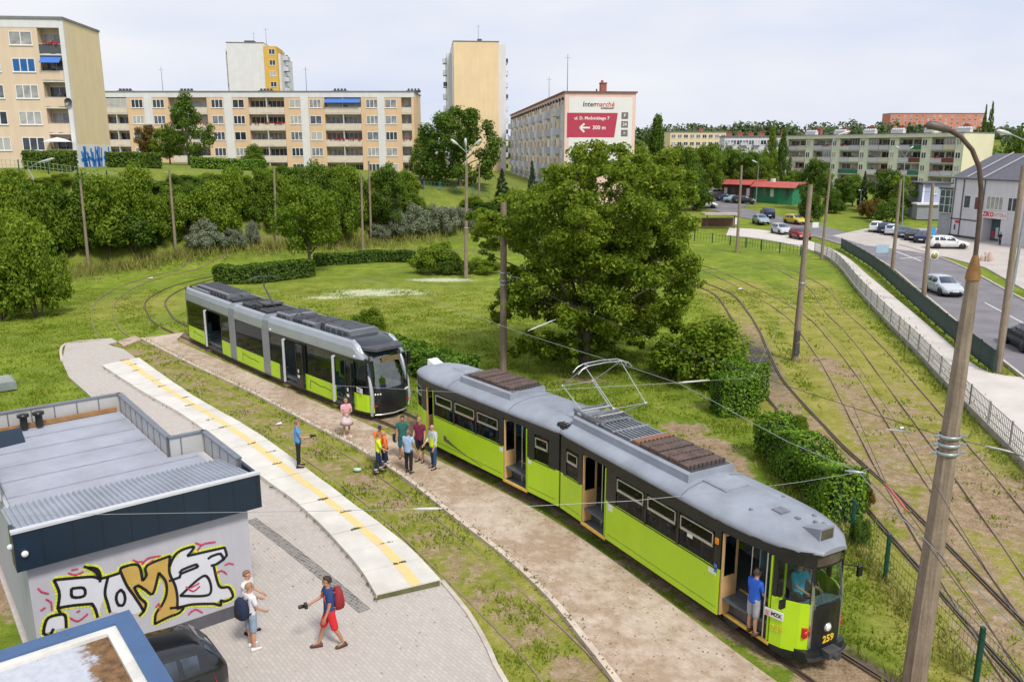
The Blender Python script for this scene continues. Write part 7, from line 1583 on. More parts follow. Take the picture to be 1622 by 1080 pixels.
# ================================================================== CARS
tyre_m = mat('tyre', (.022, .022, .024), .85, 0, .2, 8); rim_m = mat('wheel_rim', (.50, .51, .53), .35, .7, .1, 5); car_glass = glass('car_glass', (.05, .068, .095), .04); plate_m = mat('number_plate', (.70, .70, .68), .5)
_paint = {}
def paint(name, col, metal=.25): return mat('car_paint_' + name, col, .16 if max(col) < .05 else .28, metal, .05, 2, spec=.9 if max(col) < .05 else .5)
SHAPES = {  # x from the rear; (x, half width, sill z, belt z, top z, top half width)
 'hatch': (4.1, [(0, .66, .42, .80, .86, .58), (.10, .80, .30, .92, 1.02, .66), (.42, .86, .24, .95, 1.40, .62), (1.3, .87, .22, .93, 1.49, .60), (2.2, .87, .22, .91, 1.46, .60), (2.95, .86, .22, .90, .98, .74), (3.55, .84, .24, .80, .86, .70), (3.95, .76, .30, .66, .70, .60), (4.1, .60, .38, .58, .60, .48)], (.05, .42, 2.2, 2.98)),
 'wagon': (4.55, [(0, .68, .42, .82, .88, .60), (.10, .82, .30, .95, 1.04, .68), (.38, .88, .24, .98, 1.44, .64), (1.6, .89, .22, .96, 1.54, .62), (2.6, .89, .22, .93, 1.48, .62), (3.38, .88, .22, .92, 1.0, .76), (4.0, .86, .24, .82, .88, .72), (4.42, .78, .30, .68, .72, .62), (4.55, .62, .38, .58, .60, .5)], (.05, .38, 2.6, 3.42)),
 'sedan': (4.5, [(0, .66, .42, .78, .84, .58), (.10, .80, .30, .88, .95, .66), (.75, .86, .24, .93, 1.0, .72), (1.35, .87, .22, .93, 1.40, .60), (2.3, .87, .22, .92, 1.44, .60), (3.2, .86, .22, .90, .97, .74), (3.9, .84, .24, .80, .85, .70), (4.36, .76, .30, .66, .70, .60), (4.5, .60, .38, .58, .60, .48)], (.72, 1.38, 2.3, 3.22)),
 'suv': (4.5, [(0, .70, .48, .92, 1.0, .62), (.12, .86, .36, 1.06, 1.18, .72), (.45, .92, .30, 1.08, 1.58, .68), (1.5, .93, .28, 1.06, 1.69, .66), (2.5, .93, .28, 1.03, 1.64, .66), (3.2, .92, .28, 1.02, 1.10, .80), (3.9, .90, .30, .94, 1.0, .76), (4.35, .82, .36, .80, .84, .66), (4.5, .66, .44, .68, .70, .52)], (.06, .45, 2.5, 3.24))}
def make_car(kind, pm):
    "all parts in local coordinates, x forward, centred"
    L, st, (rg0, rg1, wg0, wg1) = SHAPES[kind]; out = []
    def at(x):
        for a, b in zip(st, st[1:]):
            if x <= b[0]: t = (x - a[0]) / (b[0] - a[0]); return [p + (q - p) * t for p, q in zip(a, b)]
        return list(st[-1])
    xs = sorted(set([s[0] for s in st] + [i * L / 22 for i in range(23)])); rows = []
    def smooth_at(x):
        acc = [0] * 6; 
        for d, w in ((-.09, .25), (0, .5), (.09, .25)): v = at(min(L, max(0, x + d))); acc = [p + q * w for p, q in zip(acc, v)]
        return acc
    for x in xs:
        _, w, zl, zb, zt, wt = smooth_at(x); zm = zl + (zb - zl) * .55
        half = [(w * .80, zl), (w * .97, zl + .05), (w * 1.0, zm), (w * .975, zb), (wt + (w * .96 - wt) * .12, zt - .06 * (zt - zb > .2)), (wt * .86, zt), (wt * .4, zt + .012)]
        rows.append([(x - L / 2, -y, z) for y, z in half] + [(x - L / 2, y, z) for y, z in reversed(half)])
    m = MB(); m.rings(rows, 0, True); out.append(('body', m.me('body', pm), None))
    def side_pt(x, f, s, off=.012):
        _, w, zl, zb, zt, wt = smooth_at(x); y0, z0, y1, z1 = w * .975, zb, wt + (w * .96 - wt) * .12, zt - .06; return (x - L / 2, s * (y0 + (y1 - y0) * f + off), z0 + (z1 - z0) * f)
    cuts = [rg1 + .12, rg1 + (wg0 - rg1) * .30, rg1 + (wg0 - rg1) * .66, wg0 + (wg1 - wg0) * .42]
    for s in (-1, 1):
        for j in range(3):
            a, b_ = cuts[j] + .05, cuts[j + 1] - .05; n = 6; g = MB()
            lo = [side_pt(a + (b_ - a) * i / n, .10, s) for i in range(n + 1)]; hi = [side_pt(a + (b_ - a) * i / n - (.10 if j == 2 and i == n else 0), .90 if not (j == 2 and i > 2) else .90 - .0 * i, s) for i in range(n + 1)]
            g.rings([[p, q, (q[0], q[1] - s * .02, q[2]), (p[0], p[1] - s * .02, p[2])] for p, q in zip(lo, hi)], 0, True); out.append(('window', g.me('window', car_glass), None))
        h = MB(); 
        for xx in (cuts[1] - .25, cuts[2] - .25): v = smooth_at(xx); h.cbox((xx - L / 2, s * (v[1] * .985 + .012), v[3] - .10), (.17, .03, .03))
        out.append(('handle', h.me('handle', pm), None))
    def screen(x0, x1, nm):
        g = MB(); rr = []
        for i in range(5):
            x = x0 + (x1 - x0) * (i + .25) / 4.5; _, w, zl, zb, zt, wt = smooth_at(x); ww = wt * .90; rr.append([(x - L / 2, -ww, zt + .006), (x - L / 2, 0, zt + .022), (x - L / 2, ww, zt + .006), (x - L / 2, ww, zt - .02), (x - L / 2, -ww, zt - .02)])
        g.rings(rr, 0, True); out.append((nm, g.me(nm, car_glass), None))
    screen(wg0, wg1, 'windscreen'); screen(rg0, rg1, 'rear_window')
    for s in (-1, 1):
        za = smooth_at(L - .14)[3]; g = MB(); pp = [(L / 2 - .44, s * (smooth_at(L - .44)[1] + .012)), (L / 2 - .24, s * (smooth_at(L - .24)[1] + .014)), (L / 2 - .08, s * (smooth_at(L - .08)[1] + .010)), (L / 2 + .008, s * .46), (L / 2 - .24, s * .42)]; g.prism(pp, za - .17, za + .005); out.append(('headlight', g.me('headlight', lamp_lens), None))
        v = smooth_at(.12); g = MB(); z = v[3]; g.rings([[(-L / 2 - .0, s * v[1] * .66, z - .30), (-L / 2 + .03, s * v[1] * .64, z + .0), (-L / 2 + .34, s * (v[1] * 1.045), z + .06), (-L / 2 + .30, s * (v[1] * 1.085), z - .26)], [(-L / 2 + .06, s * v[1] * .70, z - .26), (-L / 2 + .06, s * v[1] * .70, z - .02), (-L / 2 + .3, s * (v[1] * .95), z + .02), (-L / 2 + .3, s * (v[1] * .95), z - .22)]], 0, True); out.append(('tail_light', g.me('tail_light', red_lens), None))
        mi = MB(); v = smooth_at(wg1 - .2); mi.cbox((wg1 - .28 - L / 2, s * (v[1] + .08), v[3] + .07), (.10, .18, .12)); out.append(('mirror', mi.me('mirror', pm), None))
    for x_, nm in ((L / 2 + .015, 'plate'), (-L / 2 - .01, 'plate')): g = MB(); g.cbox((x_, 0, .50), (.03, .5, .11)); out.append((nm, g.me(nm, plate_m), None))
    g = MB(); g.cbox((L / 2 - .02, 0, .40), (.08, .95, .14)); out.append(('grille', g.me('grille', tram_black), None))
    g = MB(); g.cbox((0, 0, .22), (L - .5, 1.5, .10)); out.append(('underside', g.me('underside', tram_black), None))
    wb = (.82, L - .88); R_ = .32 if kind != 'suv' else .36
    for x in wb:
        for s in (-1, 1):
            v = smooth_at(x); y = s * (v[1] - .10)
            a = MB(); a.lathe([(0, -.01), (R_ + .075, -.01), (R_ + .075, .0), (0, .0)] , (x - L / 2, s * (v[1] * 1.0 + .004), R_), 22, 0, 'Y'); out.append(('wheel_arch', a.me('wheel_arch', tram_black), None))
            w = MB(); w.lathe([(R_ - .10, -.10), (R_ - .02, -.11), (R_, -.07), (R_, .07), (R_ - .02, .11), (R_ - .10, .10)], (x - L / 2, y, R_), 22, 0, 'Y')
            r = MB(); r.lathe([(0, -.09), (R_ - .10, -.105), (R_ - .095, 0), (R_ - .10, .105), (0, .09)], (x - L / 2, y, R_), 10, 0, 'Y', False); out.append(('wheel', w.me('tyre', tyre_m), ('rim', r.me('rim', rim_m))))
    return out
_cars = {}
def car(label, kind, pname, col, loc, heading, group=None, cat='car', metal=.25):
    k = (kind, pname)
    if k not in _cars: _cars[k] = make_car(kind, paint(pname, col, metal))
    T = empty('parked_car', loc, heading, label, cat, group)
    for nm, me, ch in _cars[k]:
        o = link(nm, me, T)
        if ch: link(ch[0], ch[1], o)
    return T
U = KM.to_3x3() @ Vector((1, 0, 0)); cb = KM @ Vector((-1.75 - 2.05, -2.42, .012))
car('glossy black hatchback parked between the graffiti wall and the blue edged roof', 'hatch', 'black', (.010, .011, .014), cb, KU + PI, metal=.1)
def rd(px, py): return PH(px, py)
car('silver hatchback driving on the road past the tall poles', 'hatch', 'silver', (.52, .56, .62), rd(1493, 466) + Vector((0, 0, .03)), math.radians(-92))
car('dark grey car cut by the right edge of the picture', 'hatch', 'dark_grey', (.035, .045, .06), rd(1628, 552) + Vector((0, 0, .03)), math.radians(80))
car('white estate car standing alone in front of the pharmacy', 'wagon', 'white', (.66, .66, .65), rd(1500, 394) + Vector((0, 0, .05)), math.radians(-8), metal=0)
row = [(1389, 367, 'wagon', 'white', (.66, .66, .65), 'white car furthest left in the parked row beside the grass'), (1402, 369, 'hatch', 'navy', (.03, .04, .09), 'dark blue car second in the parked row between two white ones'), (1414, 372, 'wagon', 'silver', (.52, .56, .62), 'silver car third in the parked row partly behind a pole'), (1432, 376, 'sedan', 'steel_blue', (.10, .14, .20), 'steel blue car in the middle of the parked row right of the pole'), (1446, 380, 'sedan', 'black', (.010, .011, .014), 'black car in the parked row beside the steel blue one'), (1461, 384, 'sedan', 'navy', (.03, .04, .09), 'dark blue saloon at the right end of the parked row')]
for px, py, kd, pn, c_, lb in row: car(lb, kd, pn, c_, rd(px, py) + Vector((0, 0, .05)), math.radians(58), 'cars parked in a row before the annex')
for px, py, kd, pn, c_, a, lb in [(1215, 345, 'suv', 'navy', (.03, .04, .09), 84, 'dark purple blue car seen from behind on the far road'), (1205, 355, 'hatch', 'ice_blue', (.26, .36, .44), -88, 'pale ice blue car beside the grass strip on the far road'), (1237, 371, 'hatch', 'silver', (.52, .56, .62), -84, 'silver car in front of the yellow one on the far road'), (1259, 355, 'hatch', 'yellow', (.62, .46, .05), -68, 'yellow car at the roadside near the bushes'), (1267, 379, 'hatch', 'red', (.30, .02, .035), -84, 'dark red car half hidden behind a concrete pole')]:
    car(lb, kd, pn, c_, rd(px, py) + Vector((0, 0, .04)), math.radians(a), 'cars on the far road', metal=.1)
for px, py, kd, pn, c_, a, lb in [(1115, 310, 'hatch', 'silver', (.52, .56, .62), -20, 'silver car at the far left of the parking lot'), (1130, 312, 'wagon', 'white', (.66, .66, .65), -170, 'white car in the parking lot left of the pavilion'), (1150, 319, 'sedan', 'navy', (.03, .04, .09), -12, 'dark blue car parked in front of the pavilion'), (1164, 322, 'sedan', 'ice_blue', (.26, .36, .44), -14, 'pale blue car parked in front of the pavilion'), (1178, 323, 'wagon', 'black', (.010, .011, .014), -14, 'black car parked nearest the pole in front of the pavilion'), (1116, 330, 'wagon', 'white', (.66, .66, .65), -10, 'white car partly hidden by the huge tree beside the shelter')]:
    car(lb, kd, pn, c_, rd(px, py) + Vector((0, 0, .14)), math.radians(a), 'cars in the lot by the pavilion', metal=0)
# ================================================================== POLES, LAMPS, WIRES
def conc():
    m, nt, b = newmat('pole_concrete'); co = nt.coord(); n1, n2 = nt.noise(co, 1.6, 6, .7), nt.noise(co, 14, 5, .7)
    mp = nt.new('ShaderNodeMapping'); nt.l.new(co, mp.inputs[0]); mp.inputs['Scale'].default_value = (9, 9, .35); n3 = nt.noise(mp.outputs[0], 2.2, 5, .7)
    c = nt.ramp(nt.math('ADD', nt.math('MULTIPLY', n1, .4), nt.math('MULTIPLY', n3, .6)), [(.3, (.13, .095, .065)), (.5, (.26, .20, .145)), (.72, (.38, .31, .24))]); c = nt.mix(c, nt.ramp(n2, [(.4, (.6, .6, .6)), (.6, (1, 1, 1))]), .35, 'MULTIPLY')
    nt.l.new(c, b.inputs['Base Color']); b.inputs['Roughness'].default_value = .9; nt.l.new(nt.bump(nt.math('ADD', n3, n2), .3, .02), b.inputs['Normal']); MATS['pole_concrete'] = m; return m
pole_m = conc(); galv = mat('galvanised', (.40, .43, .46), .4, .6, .12, 5); lamp_grey = mat('lamp_grey', (.50, .50, .49), .5, .2, .08, 4); brown_pipe = mat('rusty_pipe', (.10, .065, .05), .55, .3, .25, 4)
def pole(label, pb, pt, r0=.17, r1=.11, D=None, collars=(), cat='pole', name='concrete_pole', group='concrete poles'):
    b = PH(*pb) if D is None else Vector((PD(pb[0], 240, D).x, D, H(PD(pb[0], 240, D).x, D))); t = PD(pt[0], pt[1], b.y)
    T = empty(name, b, 0, label, cat, group); v = t - b; m = MB(); n = 10
    m.path([(0, 0, -.3)] + [tuple(v * f) for f in (.0, .25, .5, .75, 1)], [r0 * 1.03, r0, r0 * .75 + r1 * .25, (r0 + r1) / 2, r0 * .25 + r1 * .75, r1], n); m.build('shaft', pole_m, T)
    for f in collars: c = MB(); q = v * f; rr = r0 + (r1 - r0) * f + .012; c.lathe([(rr, -.05), (rr + .012, -.04), (rr + .012, .04), (rr, .05)], q, 14); c.beam(q + Vector((rr, 0, 0)), q + Vector((rr + .16, 0, 0)), .05, .05); c.build('collar', galv, T)
    return T, b, t
def lamp_arm(T, v0, pts, head, r=.04, hm=None, k=1.0, lm=None):
    a = MB(); a.path([Vector(p) for p in pts], r, 8); a.build('arm', galv if hm is None else hm, T)
    p, q = Vector(head[0]), Vector(head[1]); d = q - p; h = MB(); h.path([p, p + d * .25, p + d * .6, p + d * .9, q], [r * 1.2, .10 * k, .13 * k, .11 * k, .03], 10); ho = h.build('lamp_head', lm or lamp_grey, T)
    g = MB(); g.path([p + d * .35 + Vector((0, 0, -.07)), p + d * .62 + Vector((0, 0, -.10)), p + d * .88 + Vector((0, 0, -.06))], [.04 * k, .085 * k, .03 * k], 8); g.build('lamp_glass', lamp_lens, ho)
for lb, pb, pt, D in [('slim concrete pole leaning at the foot of the left thicket', (141, 425), (127, 285), None), ('concrete pole in front of the dark bush between the left thicket and the grey bush', (279, 403), (268, 268), None), ('thin concrete pole behind the bushes at the far left', (58, 355), (48, 280), 86), ('thin concrete pole right of the silver bush on the left', (438, 386), (434, 264), None), ('concrete pole at the back of the lawn above the thin low hedge', (575, 402), (572, 274), None), ('taller thin pole just right of the lawn pole', (588, 380), (584, 255), None), ('pole on the bank right of the triple lamp', (759, 326), (759, 263), None)]: pole(lb, pb, pt, .16, .10, D)
T9, b9, t9 = pole('thick concrete pole standing behind the older tram before the huge tree', (797, 592), (798, 321), .19, .15, None, (.53, .555, .60)); T10, b10, t10 = pole('leaning concrete pole with a switch box between the right hand tracks', (1259, 570), (1284, 293), .20, .13, None, (.45,))
sb = MB(); sb.box(-.12, .12, -.27, -.16, .35, 1.0); sb.box(-.11, .11, -.26, -.17, 1.15, 1.7); sb.build('switch_box', steel, T10)
for lb, pb, pt in [('concrete pole on the grass before the far railing', (1167, 399), (1175, 262)), ('concrete pole at the road left of the tall leaning pole', (1413, 430), (1427, 285)), ('concrete pole rising in front of the parked row', (1462, 482), (1478, 291)), ('thick leaning concrete pole at the right edge beside the green fence', (1580, 590), (1622, 262))]: pole(lb, pb, pt, .19, .12)
Tl, bl_, tl = pole('concrete lamp post with a curved arm at the end of the footpath fence', (1301, 411), (1316, 268), .17, .11, name='street_lamp', cat='street lamp', group='street lamps')
rel = lambda px, py, D, b: PD(px, py, D) - b
lamp_arm(Tl, None, [rel(1316, 270, bl_.y, bl_), rel(1318, 228, bl_.y, bl_), rel(1322, 218, bl_.y, bl_), rel(1330, 213, bl_.y, bl_)], (rel(1328, 214, bl_.y, bl_), rel(1347, 208, bl_.y, bl_)))
T3_, b3, t3 = pole('triple headed lamp post standing behind the lawn', (738, 440), (739, 262), .19, .12, None, (.45,), name='street_lamp', cat='street lamp', group='street lamps')
for (ax, ay), (hx, hy) in (((726, 230), (714, 221)), ((751, 230), (763, 221)), ((738, 232), (737, 219))): lamp_arm(T3_, None, [rel(739, 264, b3.y, b3), rel(739, 242, b3.y, b3), rel(ax, ay, b3.y, b3)], (rel(ax, ay, b3.y, b3), rel(hx, hy, b3.y, b3)), .035)
# the near leaning lamp pole
nb_ = P(1446, 1092); TN = empty('street_lamp', nb_, 0, 'tall weathered concrete lamp pole with a rusty cone and curved arm nearest the camera', 'street lamp', 'street lamps'); Dn = nb_.y
g = lambda px, py: PD(px, py, Dn) - nb_
m = MB(); m.path([(0, 0, -.4), (0, 0, 0)] + [g(1446 + (1541 - 1446) * f, 1092 + (440 - 1092) * f) for f in (.2, .45, .7, 1)], [.262, .258, .24, .20, .165, .118], 8, 0, True, False); m.build('shaft', pole_m, TN)
m = MB(); m.path([g(1540.5, 443), g(1542, 432), g(1545.5, 404)], [.135, .13, .05], 12); m.build('cone', mat('cone_ochre', (.26, .13, .04), .6, .2, .3, 6, .2), TN)
lamp_arm(TN, None, [g(1545, 406), g(1551, 350), g(1554, 300), g(1551, 265), g(1540, 238), g(1522, 217), g(1502, 205)], (g(1504, 206), g(1467, 197)), .045, brown_pipe, .72, mat('lamp_brown', (.13, .10, .09), .5, .3, .2, 4))
for py in (690, 703, 716): c = MB(); q = g(1502 + (703 - py) * .15, py); c.lathe([(.20, -.035), (.215, -.03), (.215, .03), (.20, .035)], q, 14); c.beam(q + Vector((-.2, 0, 0)), q + Vector((-.32, -.05, 0)), .05, .04); c.beam(q + Vector((.2, 0, 0)), q + Vector((.34, -.05, 0)), .05, .04); c.build('collar', galv, TN)
# arms of lamps further off
for lb, pb, pt, arm, hd, D in [('lamp post with a single arm behind the left end of the clipped hedge', (52, 330), (44, 268), (60, 258), (86, 251), 87), ('slim lamp post left of the pavilion', (1145, 312), (1143, 262), (1146, 256), (1137, 252), None), ('slim lamp post in front of the pavilion middle', (1196, 330), (1202, 262), (1200, 258), (1191, 254), None), ('thin street lamp on the grass before the pale green block', (1362, 336), (1364, 304), (1364, 302), (1360, 301), None), ('double armed lamp post behind the roadside pole', (1429, 362), (1433, 250), (1440, 236), (1447, 232), None)]:
    b = PH(*pb) if D is None else Vector((PD(pb[0], 240, D).x, D, H(PD(pb[0], 240, D).x, D))); T = empty('street_lamp', b, 0, lb, 'street lamp', 'street lamps'); t = PD(pt[0], pt[1], b.y) - b
    m = MB(); m.path([(0, 0, -.2), tuple(t * .5), tuple(t)], [.085, .07, .05], 8); m.build('shaft', galv, T); lamp_arm(T, None, [t, PD(*arm, b.y) - b], (PD(*arm, b.y) - b, PD(*hd, b.y) - b), .03)
    if 'double' in lb: lamp_arm(T, None, [t, PD(1426, 236, b.y) - b], (PD(1426, 236, b.y) - b, PD(1419, 232, b.y) - b), .03)
b = P(1580, 590); T = empty('street_lamp', Vector((b.x + 1.9, b.y + 3, 0)), 0, 'street lamp whose long arm reaches in at the right edge of the picture', 'street lamp', 'street lamps'); D = b.y + 3; o_ = Vector(T.location)
m = MB(); m.path([(0, 0, -.2), PD(1640, 240, D) - o_], [.10, .06], 8); m.build('shaft', galv, T); lamp_arm(T, None, [PD(1640, 242, D) - o_, PD(1622, 222, D) - o_, PD(1600, 212, D) - o_], (PD(1602, 213, D) - o_, PD(1578, 207, D) - o_), .03)
# ---- wires
wire_dark = mat('copper_wire', (.10, .085, .07), .5, .5, .2, 3); wire_pale = mat('span_wire', (.34, .36, .36), .4, .5, .1, 3); ins_m = mat('insulator_white', (.52, .51, .48), .35, 0, .05, 4); ins_red = mat('insulator_red', (.46, .10, .07), .5, 0, .15, 4)
def wire(label, pts, r, m_, ins=(), smooth=True, group='overhead wires', sag=0.0):
    pts = [Vector(p) for p in pts]
    if smooth and len(pts) > 2: pts = crom(pts, 1.5)
    elif sag:
        a, b_ = pts; pts = [a.lerp(b_, i / 12) - Vector((0, 0, sag * 4 * (i / 12) * (1 - i / 12))) for i in range(13)]
    o = empty('overhead_wire', pts[0], 0, label, 'wire', group); m = MB(); m.path([p - pts[0] for p in pts], r, 5); m.build('cable', m_, o)
    for p, q, mm in ins:
        p, q = Vector(p) - pts[0], Vector(q) - pts[0]; d = q - p; k = MB(); k.path([p, p + d * .12, p + d * .14, p + d * .86, p + d * .88, q], [.012, .015, .026, .026, .015, .012], 7); k.build('insulator', mm, o)
    return o
ZC = 5.2
cA = [Vector((p.x, p.y, ZC)) for p in trackA if p.y < 46]; cA = resample(cA, 18)
def PZ(px, py, z): return P(px, py, z)
wire('contact wire running above the two green trams', [PZ(560, 436, ZC), PZ(700, 482, ZC), PZ(835, 530, ZC), PZ(985, 577, ZC), PZ(1075, 607, ZC), PZ(1249, 700, ZC), PZ(1360, 747, ZC)], 0.008, wire_pale, [(PZ(836, 524, ZC), PZ(880, 506, ZC), ins_m), (PZ(1075, 606, ZC), PZ(1124, 602, ZC), ins_m), (PZ(1338, 745, ZC), PZ(1372, 749, ZC), galv)])
nP = PD(1490, 697, Dn)
wire('span wire crossing low over the kiosk to the near lamp pole', [PZ(-60, 818, 5.4), PZ(300, 812, 5.4), PZ(650, 806, 5.4), PZ(1000, 793, 5.4), PZ(1360, 748, 5.4), nP], .0045, wire_pale, [(PZ(655, 806, 5.4), PZ(700, 805, 5.4), ins_m)])
wire('span wire above the nose of the silver tram reaching the clipped hedge', [PZ(520, 610, 5.0), PZ(560, 612, 5.0), PZ(740, 622, 5.1), PZ(880, 617, ZC), PZ(1075, 606, ZC), PZ(1190, 598, ZC), b10 + (t10 - b10) * .45], .005, wire_pale, (), False)
wire('thin wire from the thick pole behind the tram to the pole with the switch box', [b9 + (t9 - b9) * .55, b10 + (t10 - b10) * .6], .009, wire_dark, [(PZ(806, 437, 5.0), PZ(836, 443, 5.0), ins_m)], False, sag=.3)
wire('wire from the thick pole down to the near lamp pole', [b9 + (t9 - b9) * .6, nP + Vector((0, 0, .1))], .009, wire_dark, [(PZ(1404, 680, 5.6), PZ(1444, 684, 5.6), ins_m)], False, sag=.35)
wire('wire from the near lamp pole to the right past the concrete fence', [nP + Vector((.4, 0, 0)), PZ(1560, 706, 5.5), PZ(1620, 722, 5.5), PZ(1760, 760, 5.5)], .009, wire_dark, [(PZ(1560, 706, 5.5), PZ(1606, 717, 5.5), ins_m)])
wire('pale wire slanting across the near lamp pole to the lower right corner', [PZ(1360, 747, ZC), PZ(1393, 787, ZC), PZ(1460, 850, ZC), PZ(1540, 925, ZC), PZ(1660, 1045, ZC)], .008, wire_pale)
wire('dark contact wire with a red insulator above the curved track', [PZ(1350, 640, ZC), PZ(1405, 768, ZC), PZ(1436, 808, ZC), PZ(1490, 880, ZC), PZ(1560, 980, ZC), PZ(1640, 1110, ZC)], .008, wire_dark, [(PZ(1403, 766, ZC), PZ(1437, 809, ZC), ins_red)])
wire('dark contact wire bundle running to the lower right corner', [PZ(1310, 690, ZC), PZ(1390, 775, ZC), PZ(1460, 850, ZC), PZ(1560, 985, ZC), PZ(1640, 1095, ZC)], .008, wire_dark)
wire('contact wire above the middle pair of right hand rails', [PZ(1205, 440, ZC), PZ(1310, 520, ZC), PZ(1400, 640, ZC), PZ(1500, 800, ZC), PZ(1660, 1060, ZC)], .007, wire_dark)
wire('wire linking the poles on the left embankment', [PD(127, 300, 81.5), PD(268, 285, 92), PD(434, 282, 100), PD(572, 295, 93)], .014, wire_dark, (), False)
wire('wire from the lawn pole to the thick pole behind the tram', [PD(572, 292, 93), t9 - Vector((0, 0, .5))], .012, wire_dark, (), False, sag=.8)
wire('wire between the roadside concrete poles', [PD(1175, 272, 94), PD(1316, 275, 89), PD(1427, 300, 79), PD(1478, 305, 62)], .012, wire_dark, (), False)
# ================================================================== FENCES
fence_green = mat('fence_green', (.012, .075, .055), .5, .2, .15, 4); fence_grey = mat('fence_grey', (.27, .27, .26), .6, .3, .12, 4); fence_dk = mat('fence_dark_green', (.02, .05, .045), .5, .2, .2, 4)
def fence(label, line, h, post_step, pm, mm, bar_step, bar_w, rails, base=0.0, name='mesh_fence', post_r=.03, rw=.025):
    line = [Vector(p) for p in line]; T = empty(name, line[0], 0, label, 'fence'); o = Vector(T.location); L = sum((b - a).length for a, b in zip(line, line[1:]))
    pts = resample(line, max(2, int(L / bar_step) + 1)); m = MB()
    for p in pts: q = p - o; m.box(q.x - bar_w / 2, q.x + bar_w / 2, q.y - bar_w / 2, q.y + bar_w / 2, q.z + base, q.z + h)
    for z in rails:
        for a, b in zip(pts[::4], pts[4::4] + [pts[-1]]):
            if (b - a).length > .01: m.beam(a - o + Vector((0, 0, z)), b - o + Vector((0, 0, z)), rw, rw)
    m.build('mesh_panel', mm, T)
    for p in resample(line, max(2, int(L / post_step) + 1)): q = p - o; k = MB(); k.box(q.x - post_r, q.x + post_r, q.y - post_r, q.y + post_r, q.z - .1, q.z + h + .06); k.build('post', pm, T)
    return T, pts, o
fl_ = offset(fp_l, .12); fl_ = [p for p in fl_ if p.y > 20 and p.y < 96]
T, pts, o = fence('low concrete and wire fence along the pale footpath', fl_, 1.15, 2.6, fence_grey, fence_grey, .20, .020, (.45, .75, 1.13), .2)
m = MB(); A, B = offset(fl_, .06), offset(fl_, -.06); m.rings([[(p.x - o.x, p.y - o.y, -.1), (p.x - o.x, p.y - o.y, .24), (q.x - o.x, q.y - o.y, .24), (q.x - o.x, q.y - o.y, -.1)] for p, q in zip(A, B)], 0, False); m.build('concrete_base', mat('fence_concrete', (.36, .34, .30), .9, 0, .15, 2, .2, .4), T, fix=True)
gf = crom([P(x, y) for x, y in [(1332, 394), (1380, 424), (1430, 468), (1480, 513), (1530, 556), (1573, 592)]], 1.0)
fence('dark green panel fence between the footpath verge and the road', gf, 1.25, 2.5, fence_dk, fence_dk, .10, .045, (.12, 1.22), .08, 'panel_fence', .04)
fence('green wire mesh fence between the older tram and the right hand tracks', crom([P(x, y) for x, y in [(1302, 806), (1331, 838), (1383, 894), (1450, 970), (1525, 1052), (1640, 1190)]], 1.0), 1.25, 2.15, fence_green, fence_green, .16, .004, (.05, .3, .55, .8, 1.05, 1.25), .03, post_r=.045, rw=.010)
fence('low green railing with a white bottom rail behind the grass at the right', crom([P(x, y) for x, y in [(1100, 381), (1160, 388), (1215, 397), (1268, 404)]], 1.0), 1.1, 2.6, fence_green, fence_green, .5, .03, (.5, 1.08), .1, 'railing', .06)
fence('pale rail fence on top of the left bank', [PD(x, 268, 89.5) + Vector((0, 0, 0)) for x in (0, 80, 160, 250, 330)], 1.1, 3.0, fence_green, mat('rail_pale_green', (.30, .38, .24), .6), .5, .03, (.55, 1.05), .1, 'railing', .05) if False else None
up = [Vector((PD(x, 240, 89).x, 89, H(PD(x, 240, 89).x, 89))) for x in (-20, 60, 140, 220, 300)]; fence('pale rail fence on the crest in front of the cream block', up, 1.1, 3.0, fence_green, mat('rail_pale_green', (.30, .38, .24), .6), .45, .03, (.55, 1.05), .1, 'railing', .05)
hp_ = [PH(x, y) for x, y in [(672, 300), (700, 302), (735, 307), (775, 314)]]; fence('teal railing along the hillside path', hp_, 1.1, 2.2, mat('rail_teal', (.06, .22, .20), .5, .2), mat('rail_teal', (.06, .22, .20), .5, .2), .5, .03, (.55, 1.05), .1, 'railing', .05)
# ================================================================== SMALL THINGS
b = P(737, 1158, .012); T = empty('bollard', b, 0, 'short black bollard with a dark red cap at the lower picture edge', 'bollard'); m = MB(); m.lathe([(.07, 0), (.07, .75), (.06, .78)], (0, 0, 0), 14); m.build('post', tram_black, T); m = MB(); m.lathe([(.075, .72), (.085, .74), (.085, .83), (.04, .87), (0, .87)], (0, 0, 0), 14); m.build('cap', mat('cap_red', (.12, .025, .02), .6), T)
b = P(566, 745, -.02); m = MB(); r = random.Random(2); rows = [[(math.cos(t) * w * (1 + .3 * r.random()), math.sin(t) * w * .7, z * (1 + .4 * r.random())) for t in [2 * PI * j / 10 for j in range(10)]] for w, z in ((.11, 0), (.15, .03), (.11, .07), (.04, .09))]; m.rings(rows, 0, True); tag(m.build('litter_bag', mat('litter_pale', (.42, .60, .50), .5, 0, .2, 8), None, b), 'crumpled pale green plastic bag lying on the grass strip', 'litter')
for px, py, s, lb in [(442, 672, .12, 'small white scrap of litter on the grass near the platform'), (1172, 458, .2, 'white scrap beside the right hand rails'), (1428, 679, .1, 'pale scrap near the near lamp pole'), (238, 441, .25, 'white litter scrap beside the loop rails')]: b = P(px, py, -.03); m = MB(); m.slab([(-s, -s * .5, .03), (s, -s * .6, .05), (s * .8, s * .5, .09), (-s * .7, s * .6, .04)], .015); tag(m.build('litter_scrap', white_p, None, b, .4), lb, 'litter')
